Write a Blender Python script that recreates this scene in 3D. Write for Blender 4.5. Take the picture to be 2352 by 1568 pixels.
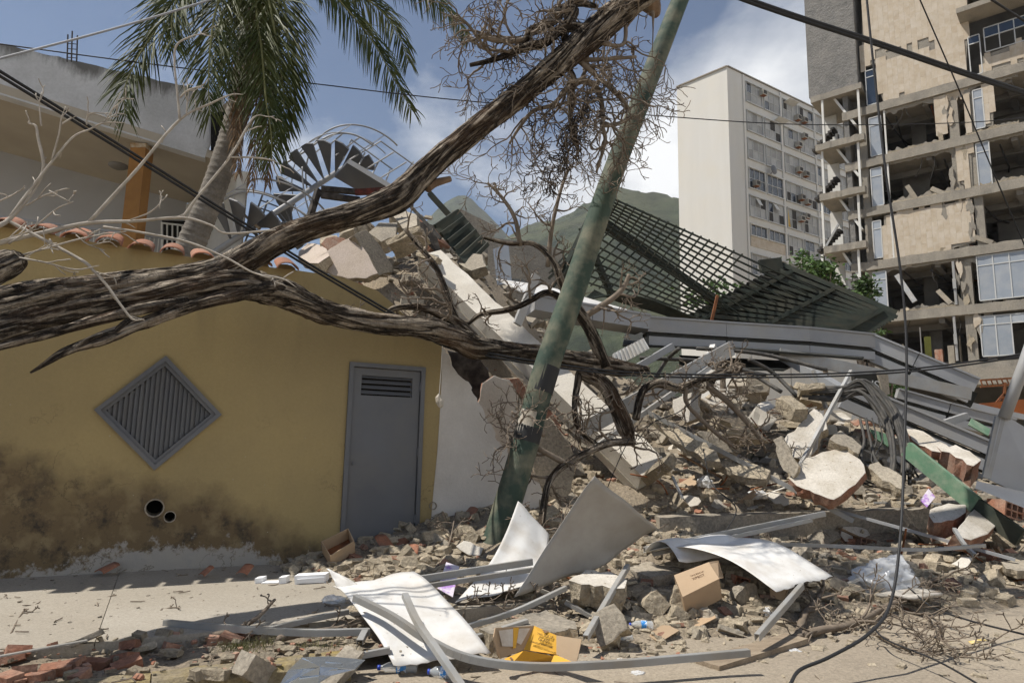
import bpy, bmesh, math, random
import numpy as np
from mathutils import Vector as V, Matrix, noise as mn
from mathutils.geometry import tessellate_polygon
R = math.radians
sc = bpy.context.scene
for o in list(bpy.data.objects): bpy.data.objects.remove(o)
COL = sc.collection
# ------------------------------------------------------------------ camera
FPX, CX, CY = 1568.0, 1176.0, 784.0          # focal length and centre in a 2352 x 1568 picture
CAM = V((0, 0, 1.30)); PITCH = math.atan(246 / FPX); ROLL = R(1.2)
_f = V((0, math.cos(PITCH), math.sin(PITCH))); _u = V((0, -math.sin(PITCH), math.cos(PITCH))); _r = V((1, 0, 0))
c_up = _u * math.cos(ROLL) - _r * math.sin(ROLL); c_rt = _r * math.cos(ROLL) + _u * math.sin(ROLL)
cam_d = bpy.data.cameras.new('camera'); cam = bpy.data.objects.new('camera', cam_d); COL.objects.link(cam)
cam_d.lens = 24; cam_d.sensor_width = 36; cam_d.clip_start = .05; cam_d.clip_end = 20000
m = Matrix((c_rt, c_up, -_f)).transposed().to_4x4(); m.translation = CAM
cam.matrix_world = m; sc.camera = cam
# ------------------------------------------------------------------ sun and sky
SUN = V((-0.50, -0.05, 0.866)).normalized()
sun_d = bpy.data.lights.new('sun', 'SUN'); sun_d.energy = 5.0; sun_d.angle = R(0.53); sun_d.color = (1.0, .955, .88)
sun = bpy.data.objects.new('sun', sun_d); COL.objects.link(sun)
sun.rotation_euler = SUN.to_track_quat('Z', 'Y').to_euler(); sun.location = (-20, 0, 40)
w = bpy.data.worlds.new('World'); sc.world = w; w.use_nodes = True
nt = w.node_tree; nt.nodes.clear(); N = nt.nodes.new; L = nt.links.new
sky = N('ShaderNodeTexSky'); sky.sky_type = 'NISHITA'; sky.sun_disc = False
sky.sun_elevation = math.asin(SUN.z); sky.sun_rotation = math.atan2(SUN.x, SUN.y)
sky.altitude = 50; sky.air_density = 1.0; sky.dust_density = 0.6; sky.ozone_density = 3.0
tc = N('ShaderNodeTexCoord'); sep = N('ShaderNodeSeparateXYZ'); L(tc.outputs['Generated'], sep.inputs[0])
def mth(op, a, b=None, c=None, clamp=False):
    n = N('ShaderNodeMath'); n.operation = op; n.use_clamp = clamp
    for i, x in enumerate((a, b, c)):
        if x is None: continue
        if isinstance(x, (int, float)): n.inputs[i].default_value = x
        else: L(x, n.inputs[i])
    return n.outputs[0]
zz = mth('ADD', mth('MAXIMUM', sep.outputs[2], 0.0), .22)
cmb = N('ShaderNodeCombineXYZ'); L(mth('DIVIDE', sep.outputs[0], zz), cmb.inputs[0]); L(mth('DIVIDE', sep.outputs[1], zz), cmb.inputs[1])
cmb.inputs[2].default_value = 3.35
no = N('ShaderNodeTexNoise'); no.inputs['Scale'].default_value = 1.15; no.inputs['Detail'].default_value = 9; no.inputs['Roughness'].default_value = .56
no.inputs['Distortion'].default_value = .25
L(cmb.outputs[0], no.inputs['Vector'])
# a bank of cumulus lies over the mountains ahead and to the right, thinning out with height
low = mth('SUBTRACT', 1.0, mth('MULTIPLY', sep.outputs[2], 1.25), clamp=True)
side = mth('MULTIPLY_ADD', sep.outputs[0], .30, 0.0)
cov = mth('ADD', mth('MULTIPLY', low, .42), side)
dens = mth('MULTIPLY', mth('SUBTRACT', mth('ADD', no.outputs[0], cov), .665), 6.0, clamp=True)
no2 = N('ShaderNodeTexNoise'); no2.inputs['Scale'].default_value = 2.6; no2.inputs['Detail'].default_value = 6
L(cmb.outputs[0], no2.inputs['Vector'])
cr = N('ShaderNodeValToRGB'); cr.color_ramp.elements[0].position = .36; cr.color_ramp.elements[0].color = (6.4, 6.8, 7.5, 1)
cr.color_ramp.elements[1].position = .60; cr.color_ramp.elements[1].color = (12.0, 12.1, 12.2, 1)
L(no2.outputs[0], cr.inputs[0])
mx = N('ShaderNodeMix'); mx.data_type = 'RGBA'; L(dens, mx.inputs[0]); L(sky.outputs[0], mx.inputs[6]); L(cr.outputs[0], mx.inputs[7])
bg = N('ShaderNodeBackground'); bg.inputs[1].default_value = .072; L(mx.outputs[2], bg.inputs[0])
wo = N('ShaderNodeOutputWorld'); L(bg.outputs[0], wo.inputs[0])
vs = sc.view_settings; vs.view_transform = 'Standard'; vs.look = 'None'; vs.exposure = 0.30; vs.gamma = 1; vs.use_curve_mapping = False
sc.cycles.use_denoising = True; sc.cycles.max_bounces = 5; sc.cycles.diffuse_bounces = 3; sc.cycles.glossy_bounces = 2; sc.cycles.volume_bounces = 0; sc.cycles.use_adaptive_sampling = True; sc.cycles.adaptive_threshold = .03; sc.cycles.transparent_max_bounces = 12
sc.cycles.caustics_reflective = False; sc.cycles.caustics_refractive = False; sc.cycles.sample_clamp_indirect = 4
# ------------------------------------------------------------------ pixel -> world helpers
def ray(u, v): return _f + c_rt * ((u - CX) / FPX) - c_up * ((v - CY) / FPX)
def P(u, v, Y):
    d = ray(u, v); return CAM + d * (Y / d.y)
def PZ(u, v, z):
    d = ray(u, v); return CAM + d * ((z - CAM.z) / d.z)
def PP(u, v, o, n):
    d = ray(u, v); return CAM + d * ((o - CAM).dot(n) / d.dot(n))
def px(r, Y): return r * Y / FPX             # a length in picture units at depth Y, in metres
# ------------------------------------------------------------------ objects
WM = {}
def tag(o, label=None, cat=None, group=None, kind=None):
    if label: o['label'] = label
    if cat: o['category'] = cat
    if group: o['group'] = group
    if kind: o['kind'] = kind
    return o
def link(o, parent=None, M=None):
    M = M or Matrix.Identity(4); COL.objects.link(o); WM[o.name] = M
    if parent is not None:
        o.parent = parent; o.matrix_parent_inverse = WM[parent.name].inverted()
    o.matrix_basis = M
    return o
def thing(name, label, cat, loc=(0, 0, 0), group=None, kind=None):
    o = bpy.data.objects.new(name, None); o.empty_display_size = .1
    link(o, None, Matrix.Translation(V(loc))); return tag(o, label, cat, group, kind)
def inst(name, mesh, M, parent=None): return link(bpy.data.objects.new(name, mesh), parent, M)
class MB:
    def __init__(s): s.v = []; s.f = []
    def add(s, vs, fs):
        k = len(s.v); s.v += [tuple(x) for x in vs]; s.f += [tuple(i + k for i in f) for f in fs]; return s
    def box(s, c, d, M=None):
        x, y, z = d[0] / 2, d[1] / 2, d[2] / 2; c = V(c)
        pts = [V((sx * x, sy * y, sz * z)) for sx in (-1, 1) for sy in (-1, 1) for sz in (-1, 1)]
        pts = [(M @ p if M else p) + c for p in pts]
        return s.add(pts, [(0, 1, 3, 2), (4, 6, 7, 5), (0, 4, 5, 1), (2, 3, 7, 6), (0, 2, 6, 4), (1, 5, 7, 3)])
    def bx(s, x0, x1, y0, y1, z0, z1): return s.box(((x0 + x1) / 2, (y0 + y1) / 2, (z0 + z1) / 2), (abs(x1 - x0), abs(y1 - y0), abs(z1 - z0)))
    def bar(s, a, b, w, h, up=V((0, 0, 1))):
        a, b = V(a), V(b); t = (b - a); l = t.length; t = t / l
        sd = t.cross(up); sd = sd.normalized() if sd.length > 1e-4 else V((1, 0, 0)); u = sd.cross(t)
        pts = [p + sd * (sx * w / 2) + u * (sz * h / 2) for p in (a, b) for sx in (-1, 1) for sz in (-1, 1)]
        return s.add(pts, [(0, 1, 3, 2), (4, 6, 7, 5), (0, 4, 5, 1), (2, 3, 7, 6), (0, 2, 6, 4), (1, 5, 7, 3)])
    def chan(s, a, b, w, h, t=.004, up=V((0, 0, 1)), open_up=False):   # a C-shaped metal profile
        a, b = V(a), V(b); d = (b - a).normalized(); sd = d.cross(up).normalized(); u = sd.cross(d)
        if open_up: sd, u = u, -sd
        s.bar(a + sd * (w / 2), b + sd * (w / 2), t, h, u)
        for k in (-1, 1): s.bar(a + u * (k * h / 2), b + u * (k * h / 2), w, t, u)
        return s
    def tube(s, pts, rs, n=8, cap=True, fn=None):
        pts = [V(p) for p in pts]; k0 = len(s.v); m = len(pts)
        if not hasattr(rs, '__len__'): rs = [rs] * m
        up = None
        for i, p in enumerate(pts):
            t = (pts[min(i + 1, m - 1)] - pts[max(i - 1, 0)])
            t = t.normalized() if t.length > 1e-9 else V((0, 0, 1))
            if up is None: up = V((0, 0, 1)) if abs(t.z) < .9 else V((1, 0, 0))
            x = up.cross(t); x = x.normalized() if x.length > 1e-6 else V((1, 0, 0)); y = t.cross(x).normalized(); up = y
            for j in range(n):
                a = 2 * math.pi * j / n; r = rs[i] if fn is None else fn(i, j, a, rs[i])
                s.v.append(tuple(p + (x * math.cos(a) + y * math.sin(a)) * r))
        for i in range(m - 1):
            for j in range(n):
                a = k0 + i * n + j; b = k0 + i * n + (j + 1) % n
                s.f.append((a, b, b + n, a + n))
        if cap: s.f.append(tuple(range(k0 + n - 1, k0 - 1, -1))); s.f.append(tuple(range(k0 + (m - 1) * n, k0 + m * n)))
        return s
    def plate(s, outer, holes, y0, y1, to=lambda x, y, z: (x, y, z)):   # flat plate with holes in x/z, thick along y
        loops = [outer] + holes; flat = [p for l in loops for p in l]
        tris = tessellate_polygon([[V((p[0], p[1], 0)) for p in l] for l in loops])
        k = len(s.v); n = len(flat)
        s.v += [tuple(to(p[0], y0, p[1])) for p in flat] + [tuple(to(p[0], y1, p[1])) for p in flat]
        for t in tris: s.f.append(tuple(k + i for i in t)); s.f.append(tuple(k + n + i for i in reversed(t)))
        o = 0
        for l in loops:
            q = len(l)
            for i in range(q):
                a = k + o + i; b = k + o + (i + 1) % q; s.f.append((a, b, b + n, a + n))
            o += q
        return s
    def mesh(s, name, mat, smooth=False):
        me = bpy.data.meshes.new(name); me.from_pydata(s.v, [], s.f)
        if getattr(s, 'bk', None):
            at = me.attributes.new('bk', 'FLOAT_VECTOR', 'POINT'); at.data.foreach_set('vector', [c for t in s.bk for c in t])
        bm = bmesh.new(); bm.from_mesh(me); bmesh.ops.recalc_face_normals(bm, faces=bm.faces); bm.to_mesh(me); bm.free()
        if smooth: me.polygons.foreach_set('use_smooth', [True] * len(me.polygons))
        if mat: me.materials.append(mat)
        me.update(); return me
    def build(s, name, mat, parent=None, smooth=False, M=None):
        return link(bpy.data.objects.new(name, s.mesh(name, mat, smooth)), parent, M)
def bez(pts, n=8):                            # Catmull-Rom through points of any dimension
    pts = [np.array(p, float) for p in pts]; out = []
    q = [2 * pts[0] - pts[1]] + pts + [2 * pts[-1] - pts[-2]]
    for i in range(1, len(q) - 2):
        for k in range(n):
            t = k / n; a, b, c, d = q[i - 1:i + 3]
            out.append(.5 * ((2 * b) + (-a + c) * t + (2 * a - 5 * b + 4 * c - d) * t * t + (-a + 3 * b - 3 * c + d) * t ** 3))
    out.append(pts[-1]); return out
# ------------------------------------------------------------------ materials
GRAIN = dict(broken_concrete=.8, grey_concrete=.8, road_dust=.6, sidewalk_concrete=.45, dusty_soil=.9, red_brick=.7, building_concrete=.5, white_plaster=.40, pale_render=.30, clay_roof_tile=.5, worn_yellow_kerb=.8, grey_rough_stucco=.5, weathered_plank=.5, pinkish_plaster=.4, yellow_render=.12, stained_white_render=.12, white_fascia=.2, palm_bark=.5)
def mat(name, c1, c2=None, scale=2.0, rough=.9, bump=.25, bscale=25, metal=0, rnd=0.0, spec=.3, dirt=None, damt=.5, dscale=1.2, stretch=None, lo=.35, hi=.65, local=False, dist=.02, speck=None):
    m = bpy.data.materials.new(name); m.use_nodes = True; nt = m.node_tree; n = nt.nodes; l = nt.links.new
    b = n['Principled BSDF']; b.inputs['Roughness'].default_value = rough; b.inputs['Metallic'].default_value = metal
    b.inputs['Specular IOR Level'].default_value = spec
    if local: g = n.new('ShaderNodeTexCoord').outputs['Object']
    else: g = n.new('ShaderNodeNewGeometry').outputs['Position']
    oi = n.new('ShaderNodeObjectInfo'); ad = n.new('ShaderNodeVectorMath'); ad.operation = 'MULTIPLY_ADD'
    l(oi.outputs['Random'], ad.inputs[0]); ad.inputs[1].default_value = (31, 17, 23); l(g, ad.inputs[2]); vec = ad.outputs[0]
    if stretch:
        mp = n.new('ShaderNodeMapping'); mp.inputs['Scale'].default_value = stretch; l(vec, mp.inputs[0]); svec = mp.outputs[0]
    else: svec = vec
    def nz(sc_, det=8, v=vec, ro=.6):
        t = n.new('ShaderNodeTexNoise'); t.inputs['Scale'].default_value = sc_; t.inputs['Detail'].default_value = det; t.inputs['Roughness'].default_value = ro; l(v, t.inputs['Vector']); return t.outputs[0]
    def ramp(x, a, b_, p=lo, q=hi):
        r = n.new('ShaderNodeValToRGB'); e = r.color_ramp.elements; e[0].position = p; e[1].position = q
        e[0].color = (*a, 1) if len(a) == 3 else a; e[1].color = (*b_, 1) if len(b_) == 3 else b_; l(x, r.inputs[0]); return r.outputs[0]
    def mix(f, a, b_):
        x = n.new('ShaderNodeMix'); x.data_type = 'RGBA'
        for i, y in ((0, f), (6, a), (7, b_)):
            if hasattr(y, 'links'): l(y, x.inputs[i])
            elif i == 0: x.inputs[0].default_value = y
            else: x.inputs[i].default_value = (*y, 1)
        return x.outputs[2]
    c = ramp(nz(scale, v=svec), c1, c2 or tuple(x * .75 for x in c1))
    if dirt:
        f = ramp(nz(dscale, 10), (0, 0, 0), (damt, damt, damt), .42, .66); c = mix(f, c, dirt)
    if speck:
        f = ramp(nz(speck[1], 3), (0, 0, 0), (1, 1, 1), speck[2], speck[2] + .04); c = mix(f, c, speck[0])
    gs = GRAIN.get(name, 0.0)
    if gs:          # fine grain: sand, pores and dust
        gr = ramp(nz(max(18, bscale * 1.1), 6, svec, .75), (.55, .55, .55), (1.22, 1.22, 1.22), .36, .62); mu = n.new('ShaderNodeMix'); mu.data_type = 'RGBA'; mu.blend_type = 'MULTIPLY'; mu.inputs[0].default_value = gs
        l(c, mu.inputs[6]); l(gr, mu.inputs[7]); c = mu.outputs[2]
    if rnd:
        h = n.new('ShaderNodeHueSaturation'); mr = n.new('ShaderNodeMapRange'); l(oi.outputs['Random'], mr.inputs[0]); mr.inputs[3].default_value = 1 - rnd; mr.inputs[4].default_value = 1 + rnd * .6
        l(mr.outputs[0], h.inputs['Value']); l(c, h.inputs['Color']); c = h.outputs[0]
    l(c, b.inputs['Base Color'])
    if bump:
        bp = n.new('ShaderNodeBump'); bp.inputs['Strength'].default_value = bump; bp.inputs['Distance'].default_value = dist
        l(nz(bscale, 10, svec, .65), bp.inputs['Height']); l(bp.outputs[0], b.inputs['Normal'])
    m.diffuse_color = (*c1, 1)
    return m
def clear_mat(name, col, rough=.15, alpha=.35):   # thin clear plastic: part sees through, part shines
    m = bpy.data.materials.new(name); m.use_nodes = True; n = m.node_tree.nodes; l = m.node_tree.links.new
    b = n['Principled BSDF']; b.inputs['Base Color'].default_value = (*col, 1); b.inputs['Roughness'].default_value = rough
    b.inputs['Alpha'].default_value = alpha; b.inputs['Specular IOR Level'].default_value = .8
    return m
M_ = dict(
 road=mat('road_dust', (.335, .283, .215), (.27, .226, .172), .7, .95, .5, 45, dirt=(.375, .32, .245), damt=.7, dscale=.35, speck=((.17, .14, .11), 60, .66)),
 walk=mat('sidewalk_concrete', (.36, .325, .27), (.305, .272, .22), .8, .95, .3, 60, dirt=(.30, .26, .205), damt=.5, dscale=.5, speck=((.22, .18, .14), 75, .69)),
 soil=mat('dusty_soil', (.29, .238, .172), (.19, .155, .113), 3, 1, .9, 30, dirt=(.36, .30, .225), damt=.7, dscale=1.5, speck=((.10, .08, .065), 40, .64)),
 conc=mat('broken_concrete', (.43, .36, .26), (.295, .25, .183), 5, .95, .9, 24, rnd=.26, dirt=(.47, .40, .295), damt=.6, dscale=3, dist=.04),
 conc2=mat('grey_concrete', (.335, .295, .235), (.25, .22, .178), 3, .95, .6, 30, rnd=.18, dirt=(.41, .355, .27), damt=.6, dscale=1.2),
 plaster=mat('white_plaster', (.60, .56, .495), (.49, .45, .39), 1.6, .9, .25, 40, rnd=.08, dirt=(.38, .335, .265), damt=.8, dscale=3.0, speck=((.27, .22, .16), 24, .66)),
 beamw=mat('pale_render', (.66, .62, .55), (.55, .51, .44), 1.2, .9, .3, 45, dirt=(.47, .42, .34), damt=.6, dscale=1.5),
 brick=mat('red_brick', (.33, .155, .095), (.25, .12, .078), 6, .95, .5, 40, rnd=.3, dirt=(.40, .33, .26), damt=.55, dscale=4),
 tile=mat('clay_roof_tile', (.38, .165, .095), (.27, .12, .075), 5, .9, .3, 40, rnd=.2, dirt=(.24, .17, .125), damt=.65, dscale=5),
 darktwig=mat('dark_dead_tuft', (.075, .058, .044), (.04, .03, .024), 12, .95, .3, 60),
 twig=mat('grey_twig', (.205, .162, .122), (.115, .09, .066), 9, .9, .3, 80, dirt=(.29, .24, .185), damt=.5, dscale=4),
 palebranch=mat('bleached_branch', (.43, .385, .325), (.29, .255, .21), 9, .85, .3, 80),
 woodraw=mat('torn_wood', (.24, .165, .105), (.13, .085, .055), 8, .9, .6, 40),
 greenpole=mat('green_pole_paint', (.062, .090, .066), (.028, .048, .038), 2.2, .8, .35, 40, dirt=(.24, .22, .155), damt=.62, dscale=4.2, stretch=(1, 1, .35)),
 steel=mat('grey_painted_steel', (.33, .336, .345), (.275, .28, .288), 1.5, .5, .05, 30, spec=.45, rnd=.1, dirt=(.33, .31, .27), damt=.45, dscale=2),
 steeld=mat('grey_door_paint', (.125, .132, .145), (.105, .11, .12), 1.2, .55, .06, 40, spec=.4, dirt=(.16, .15, .135), damt=.35, dscale=2.5),
 galv=mat('galvanised_profile', (.38, .38, .37), (.28, .28, .272), 3, .45, .08, 40, metal=.2, spec=.5, rnd=.15, dirt=(.33, .29, .23), damt=.55, dscale=4),
 sheet=mat('white_sheet_metal', (.70, .69, .665), (.61, .60, .575), 1.2, .42, .05, 20, spec=.4, dirt=(.47, .42, .35), damt=.6, dscale=5.0, speck=((.30, .25, .19), 26, .69)),
 sheetshade=mat('shaded_white_sheet', (.42, .405, .375), (.35, .335, .31), 1.5, .6, .06, 20, spec=.3, dirt=(.26, .235, .20), damt=.45, dscale=3.5, speck=((.15, .13, .10), 16, .73)),  # dirtier, darker copy of the white sheet with shade put into its colour
 dkgreen=mat('dark_green_steel', (.040, .050, .038), (.022, .028, .022), 3, .7, .2, 30, dirt=(.085, .075, .05), damt=.55, dscale=2),
 dkroof=mat('dark_roof_sheet', (.030, .031, .026), (.018, .019, .016), 2, .75, .2, 20, dirt=(.05, .045, .035), damt=.5),
 green=mat('green_paint', (.135, .25, .155), (.10, .19, .12), 3, .7, .15, 30, dirt=(.36, .37, .28), damt=.5, dscale=5),
 rust=mat('rusty_steel', (.30, .115, .045), (.16, .065, .03), 6, .9, .4, 40),
 burnt=mat('charred_timber', (.035, .030, .027), (.015, .013, .012), 8, .9, .6, 30, dirt=(.16, .14, .12), damt=.5, dscale=6),
 redchar=mat('red_painted_timber', (.16, .04, .03), (.03, .02, .018), 8, .9, .4, 30),
 plank=mat('weathered_plank', (.33, .265, .19), (.22, .17, .12), 3, .9, .4, 30, stretch=(1, 4, 4)),
 card=mat('brown_cardboard', (.42, .30, .19), (.36, .255, .16), 3, .9, .1, 40, rnd=.15, dirt=(.48, .38, .27), damt=.4),
 cardy=mat('yellow_printed_card', (.72, .40, .055), (.66, .36, .05), 4, .8, .05, 40),
 cardw=mat('torn_white_card', (.66, .62, .56), (.5, .42, .33), 9, .9, .1, 40),
 ink=mat('black_print', (.03, .025, .02), None, 4, .8, 0), inkb=mat('brown_print', (.24, .15, .09), None, 4, .8, 0),
 inkw=mat('white_print', (.7, .7, .68), None, 4, .8, 0),
 black=mat('black_cable', (.018, .018, .019), None, 4, .6, 0, spec=.4), greyc=mat('grey_cable', (.30, .31, .33), None, 4, .5, 0),
 conduit=mat('dusty_black_conduit', (.06, .058, .055), (.035, .034, .032), 6, .7, .3, 50, dirt=(.20, .175, .14), damt=.4, dscale=7),
 glass=mat('dusty_window_glass', (.30, .325, .355), (.25, .275, .31), .8, .2, 0, spec=.8, rnd=.15, dirt=(.38, .385, .385), damt=.6, dscale=1.5),
 dkglass=mat('dark_window_glass', (.028, .038, .058), (.02, .028, .04), .8, .10, 0, spec=.8),
 alu=mat('aluminium_frame', (.52, .52, .50), (.44, .44, .42), 2, .5, 0, spec=.4),
 cladding=mat('travertine_cladding', (.47, .395, .30), (.40, .325, .235), 1.3, .8, .2, 20, rnd=.04, dirt=(.51, .45, .37), damt=.85, dscale=1.6, stretch=(1, 1, 1.5)),
 stucco=mat('grey_rough_stucco', (.215, .205, .19), (.155, .15, .14), 2.5, .95, 1.0, 7, dirt=(.27, .255, .23), damt=.5, dscale=1.2, dist=.10),
 bconc=mat('building_concrete', (.29, .262, .215), (.215, .195, .165), 1.2, .95, .5, 14, dirt=(.34, .30, .242), damt=.5, dscale=.7, dist=.06),
 inner=mat('room_plaster', (.235, .22, .195), (.17, .16, .14), 1.0, .95, .2, 10, dirt=(.11, .10, .09), damt=.6, dscale=.6),
 bwhite=mat('white_paint', (.66, .65, .61), (.56, .55, .51), 1.0, .8, .1, 20, dirt=(.42, .39, .34), damt=.45, dscale=.9),
 cream=mat('cream_tower_paint', (.60, .58, .535), (.565, .545, .50), .9, .85, .1, 6, stretch=(1, 1, .07), dirt=(.60, .55, .45), damt=.35, dscale=.3),
 louver=mat('louver_panel', (.40, .395, .375), (.33, .325, .31), 1, .8, 0, rnd=.28),
 acunit=mat('air_conditioner_casing', (.46, .43, .36), (.36, .33, .28), 3, .7, 0, rnd=.3),
 acdark=mat('dark_grille', (.05, .045, .04), None, 3, .8, 0), yellowc=mat('yellow_cloth', (.62, .40, .08), None, 3, .9, 0),
 leaf=mat('green_leaf', (.075, .135, .028), (.045, .085, .02), 4, .6, 0, spec=.35, rnd=.2),
 palm=mat('palm_leaflet', (.056, .070, .015), (.028, .042, .010), 3, .6, 0, spec=.18, dirt=(.12, .115, .03), damt=.5, dscale=2),
 palmdead=mat('dead_palm_frond', (.22, .14, .075), (.11, .07, .04), 6, .9, 0), palmrib=mat('palm_rib', (.20, .20, .08), None, 5, .6, 0),
 palmbark=mat('palm_bark', (.25, .225, .19), (.16, .14, .115), 5, .95, .5, 30, dirt=(.06, .055, .05), damt=.5, dscale=3),
 ochre=mat('ochre_column_paint', (.33, .165, .05), (.26, .13, .04), 4, .85, .2, 30, dirt=(.2, .1, .035), damt=.4),
 pvc=mat('clear_pvc_bottle', (.8, .85, .88), None, 3, .2, 0), cap=mat('blue_bottle_cap', (.02, .06, .45), None, 3, .4, 0, spec=.5),
 labelb=mat('blue_bottle_label', (.05, .25, .62), (.75, .8, .85), 30, .5, 0, lo=.52, hi=.56),
 foam=mat('white_foam', (.86, .86, .86), (.8, .8, .8), 3, .8, .1, 60),
 foil=mat('cracked_mirror', (.62, .66, .70), (.42, .46, .50), 2.5, .15, .0, metal=.8, spec=.8),
 purple=mat('purple_printed_card', (.60, .55, .62), (.36, .20, .50), 7, .6, 0, lo=.52, hi=.6),
 kerby=mat('worn_yellow_kerb', (.30, .225, .075), (.23, .19, .12), 5, .95, .6, 40, dirt=(.22, .19, .15), damt=.8, dscale=4),
 hill=mat('forest_slope', (.056, .070, .036), (.012, .019, .011), .055, 1, .9, .10, dirt=(.085, .085, .045), damt=.6, dscale=.012, dist=5.0),
 grass=mat('dry_grass', (.13, .14, .05), (.19, .165, .08), 9, .9, 0),
 rope=mat('white_string', (.6, .58, .54), None, 5, .9, 0), paper=mat('yellow_paper', (.66, .47, .12), (.7, .6, .4), 20, .7, 0),
 dark=mat('painted_void_shade', (.012, .011, .010), None, 1, 1, 0),  # near-black colour that paints the shade inside holes and openings
 yellowdoor=mat('yellow_green_door', (.32, .32, .07), None, 1, .7, 0), pinkpl=mat('pinkish_plaster', (.50, .42, .365), (.44, .37, .31), 1.5, .9, .25, 40, dirt=(.40, .33, .25), damt=.5),
)
def bark_mat():
    m = bpy.data.materials.new('furrowed_bark'); m.use_nodes = True; n = m.node_tree.nodes; l = m.node_tree.links.new; b = n['Principled BSDF']
    b.inputs['Roughness'].default_value = .95; b.inputs['Specular IOR Level'].default_value = .2
    at = n.new('ShaderNodeAttribute'); at.attribute_name = 'bk'
    def nz(sc, st, det=6, ro=.6, dist=0):
        mp = n.new('ShaderNodeMapping'); mp.inputs['Scale'].default_value = st; l(at.outputs['Vector'], mp.inputs[0])
        t = n.new('ShaderNodeTexNoise'); t.inputs['Scale'].default_value = sc; t.inputs['Detail'].default_value = det; t.inputs['Roughness'].default_value = ro; t.inputs['Distortion'].default_value = dist; l(mp.outputs[0], t.inputs['Vector']); return t.outputs[0]
    def mt(op, a, c, cl=False):
        q = n.new('ShaderNodeMath'); q.operation = op; q.use_clamp = cl
        for i, x in enumerate((a, c)):
            if isinstance(x, (int, float)): q.inputs[i].default_value = x
            else: l(x, q.inputs[i])
        return q.outputs[0]
    f1 = mt('MULTIPLY', mt('ABSOLUTE', mt('SUBTRACT', nz(13, (1, 1, .11), 3, .5, .7), .5), 0), 9.0, True)      # furrows along the grain
    f2 = mt('MULTIPLY', mt('ABSOLUTE', mt('SUBTRACT', nz(34, (1, 1, .13), 3, .55, .6), .5), 0), 7.0, True)
    f3 = mt('MULTIPLY', mt('ABSOLUTE', mt('SUBTRACT', nz(16, (.5, .5, 1.0), 3, .6, .2), .5), 0), 14.0, True)     # cross cracks
    h = mt('ADD', mt('MULTIPLY', f1, .62), mt('ADD', mt('MULTIPLY', f2, .28), mt('MULTIPLY', f3, .10)))
    r = n.new('ShaderNodeValToRGB'); e = r.color_ramp.elements; e[0].position = .10; e[0].color = (.012, .010, .008, 1); e[1].position = .92; e[1].color = (.34, .29, .228, 1)
    k = e.new(.45); k.color = (.066, .051, .038, 1); l(h, r.inputs[0])
    pt = mt('MULTIPLY', mt('SUBTRACT', nz(2.2, (1, 1, .6), 4), .5), 5.0, True); mx = n.new('ShaderNodeMix'); mx.data_type = 'RGBA'; l(mt('MULTIPLY', pt, .45), mx.inputs[0]); l(r.outputs[0], mx.inputs[6]); mx.inputs[7].default_value = (.15, .083, .042, 1)
    l(mx.outputs[2], b.inputs['Base Color'])
    bp = n.new('ShaderNodeBump'); bp.inputs['Strength'].default_value = 1.0; bp.inputs['Distance'].default_value = .05; l(h, bp.inputs['Height']); l(bp.outputs[0], b.inputs['Normal'])
    return m
M_['bark'] = bark_mat()
M_['clear'] = clear_mat('clear_plastic', (.82, .87, .90), .12, .32)
M_['film'] = clear_mat('plastic_film', (.85, .86, .86), .14, .55)
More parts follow.
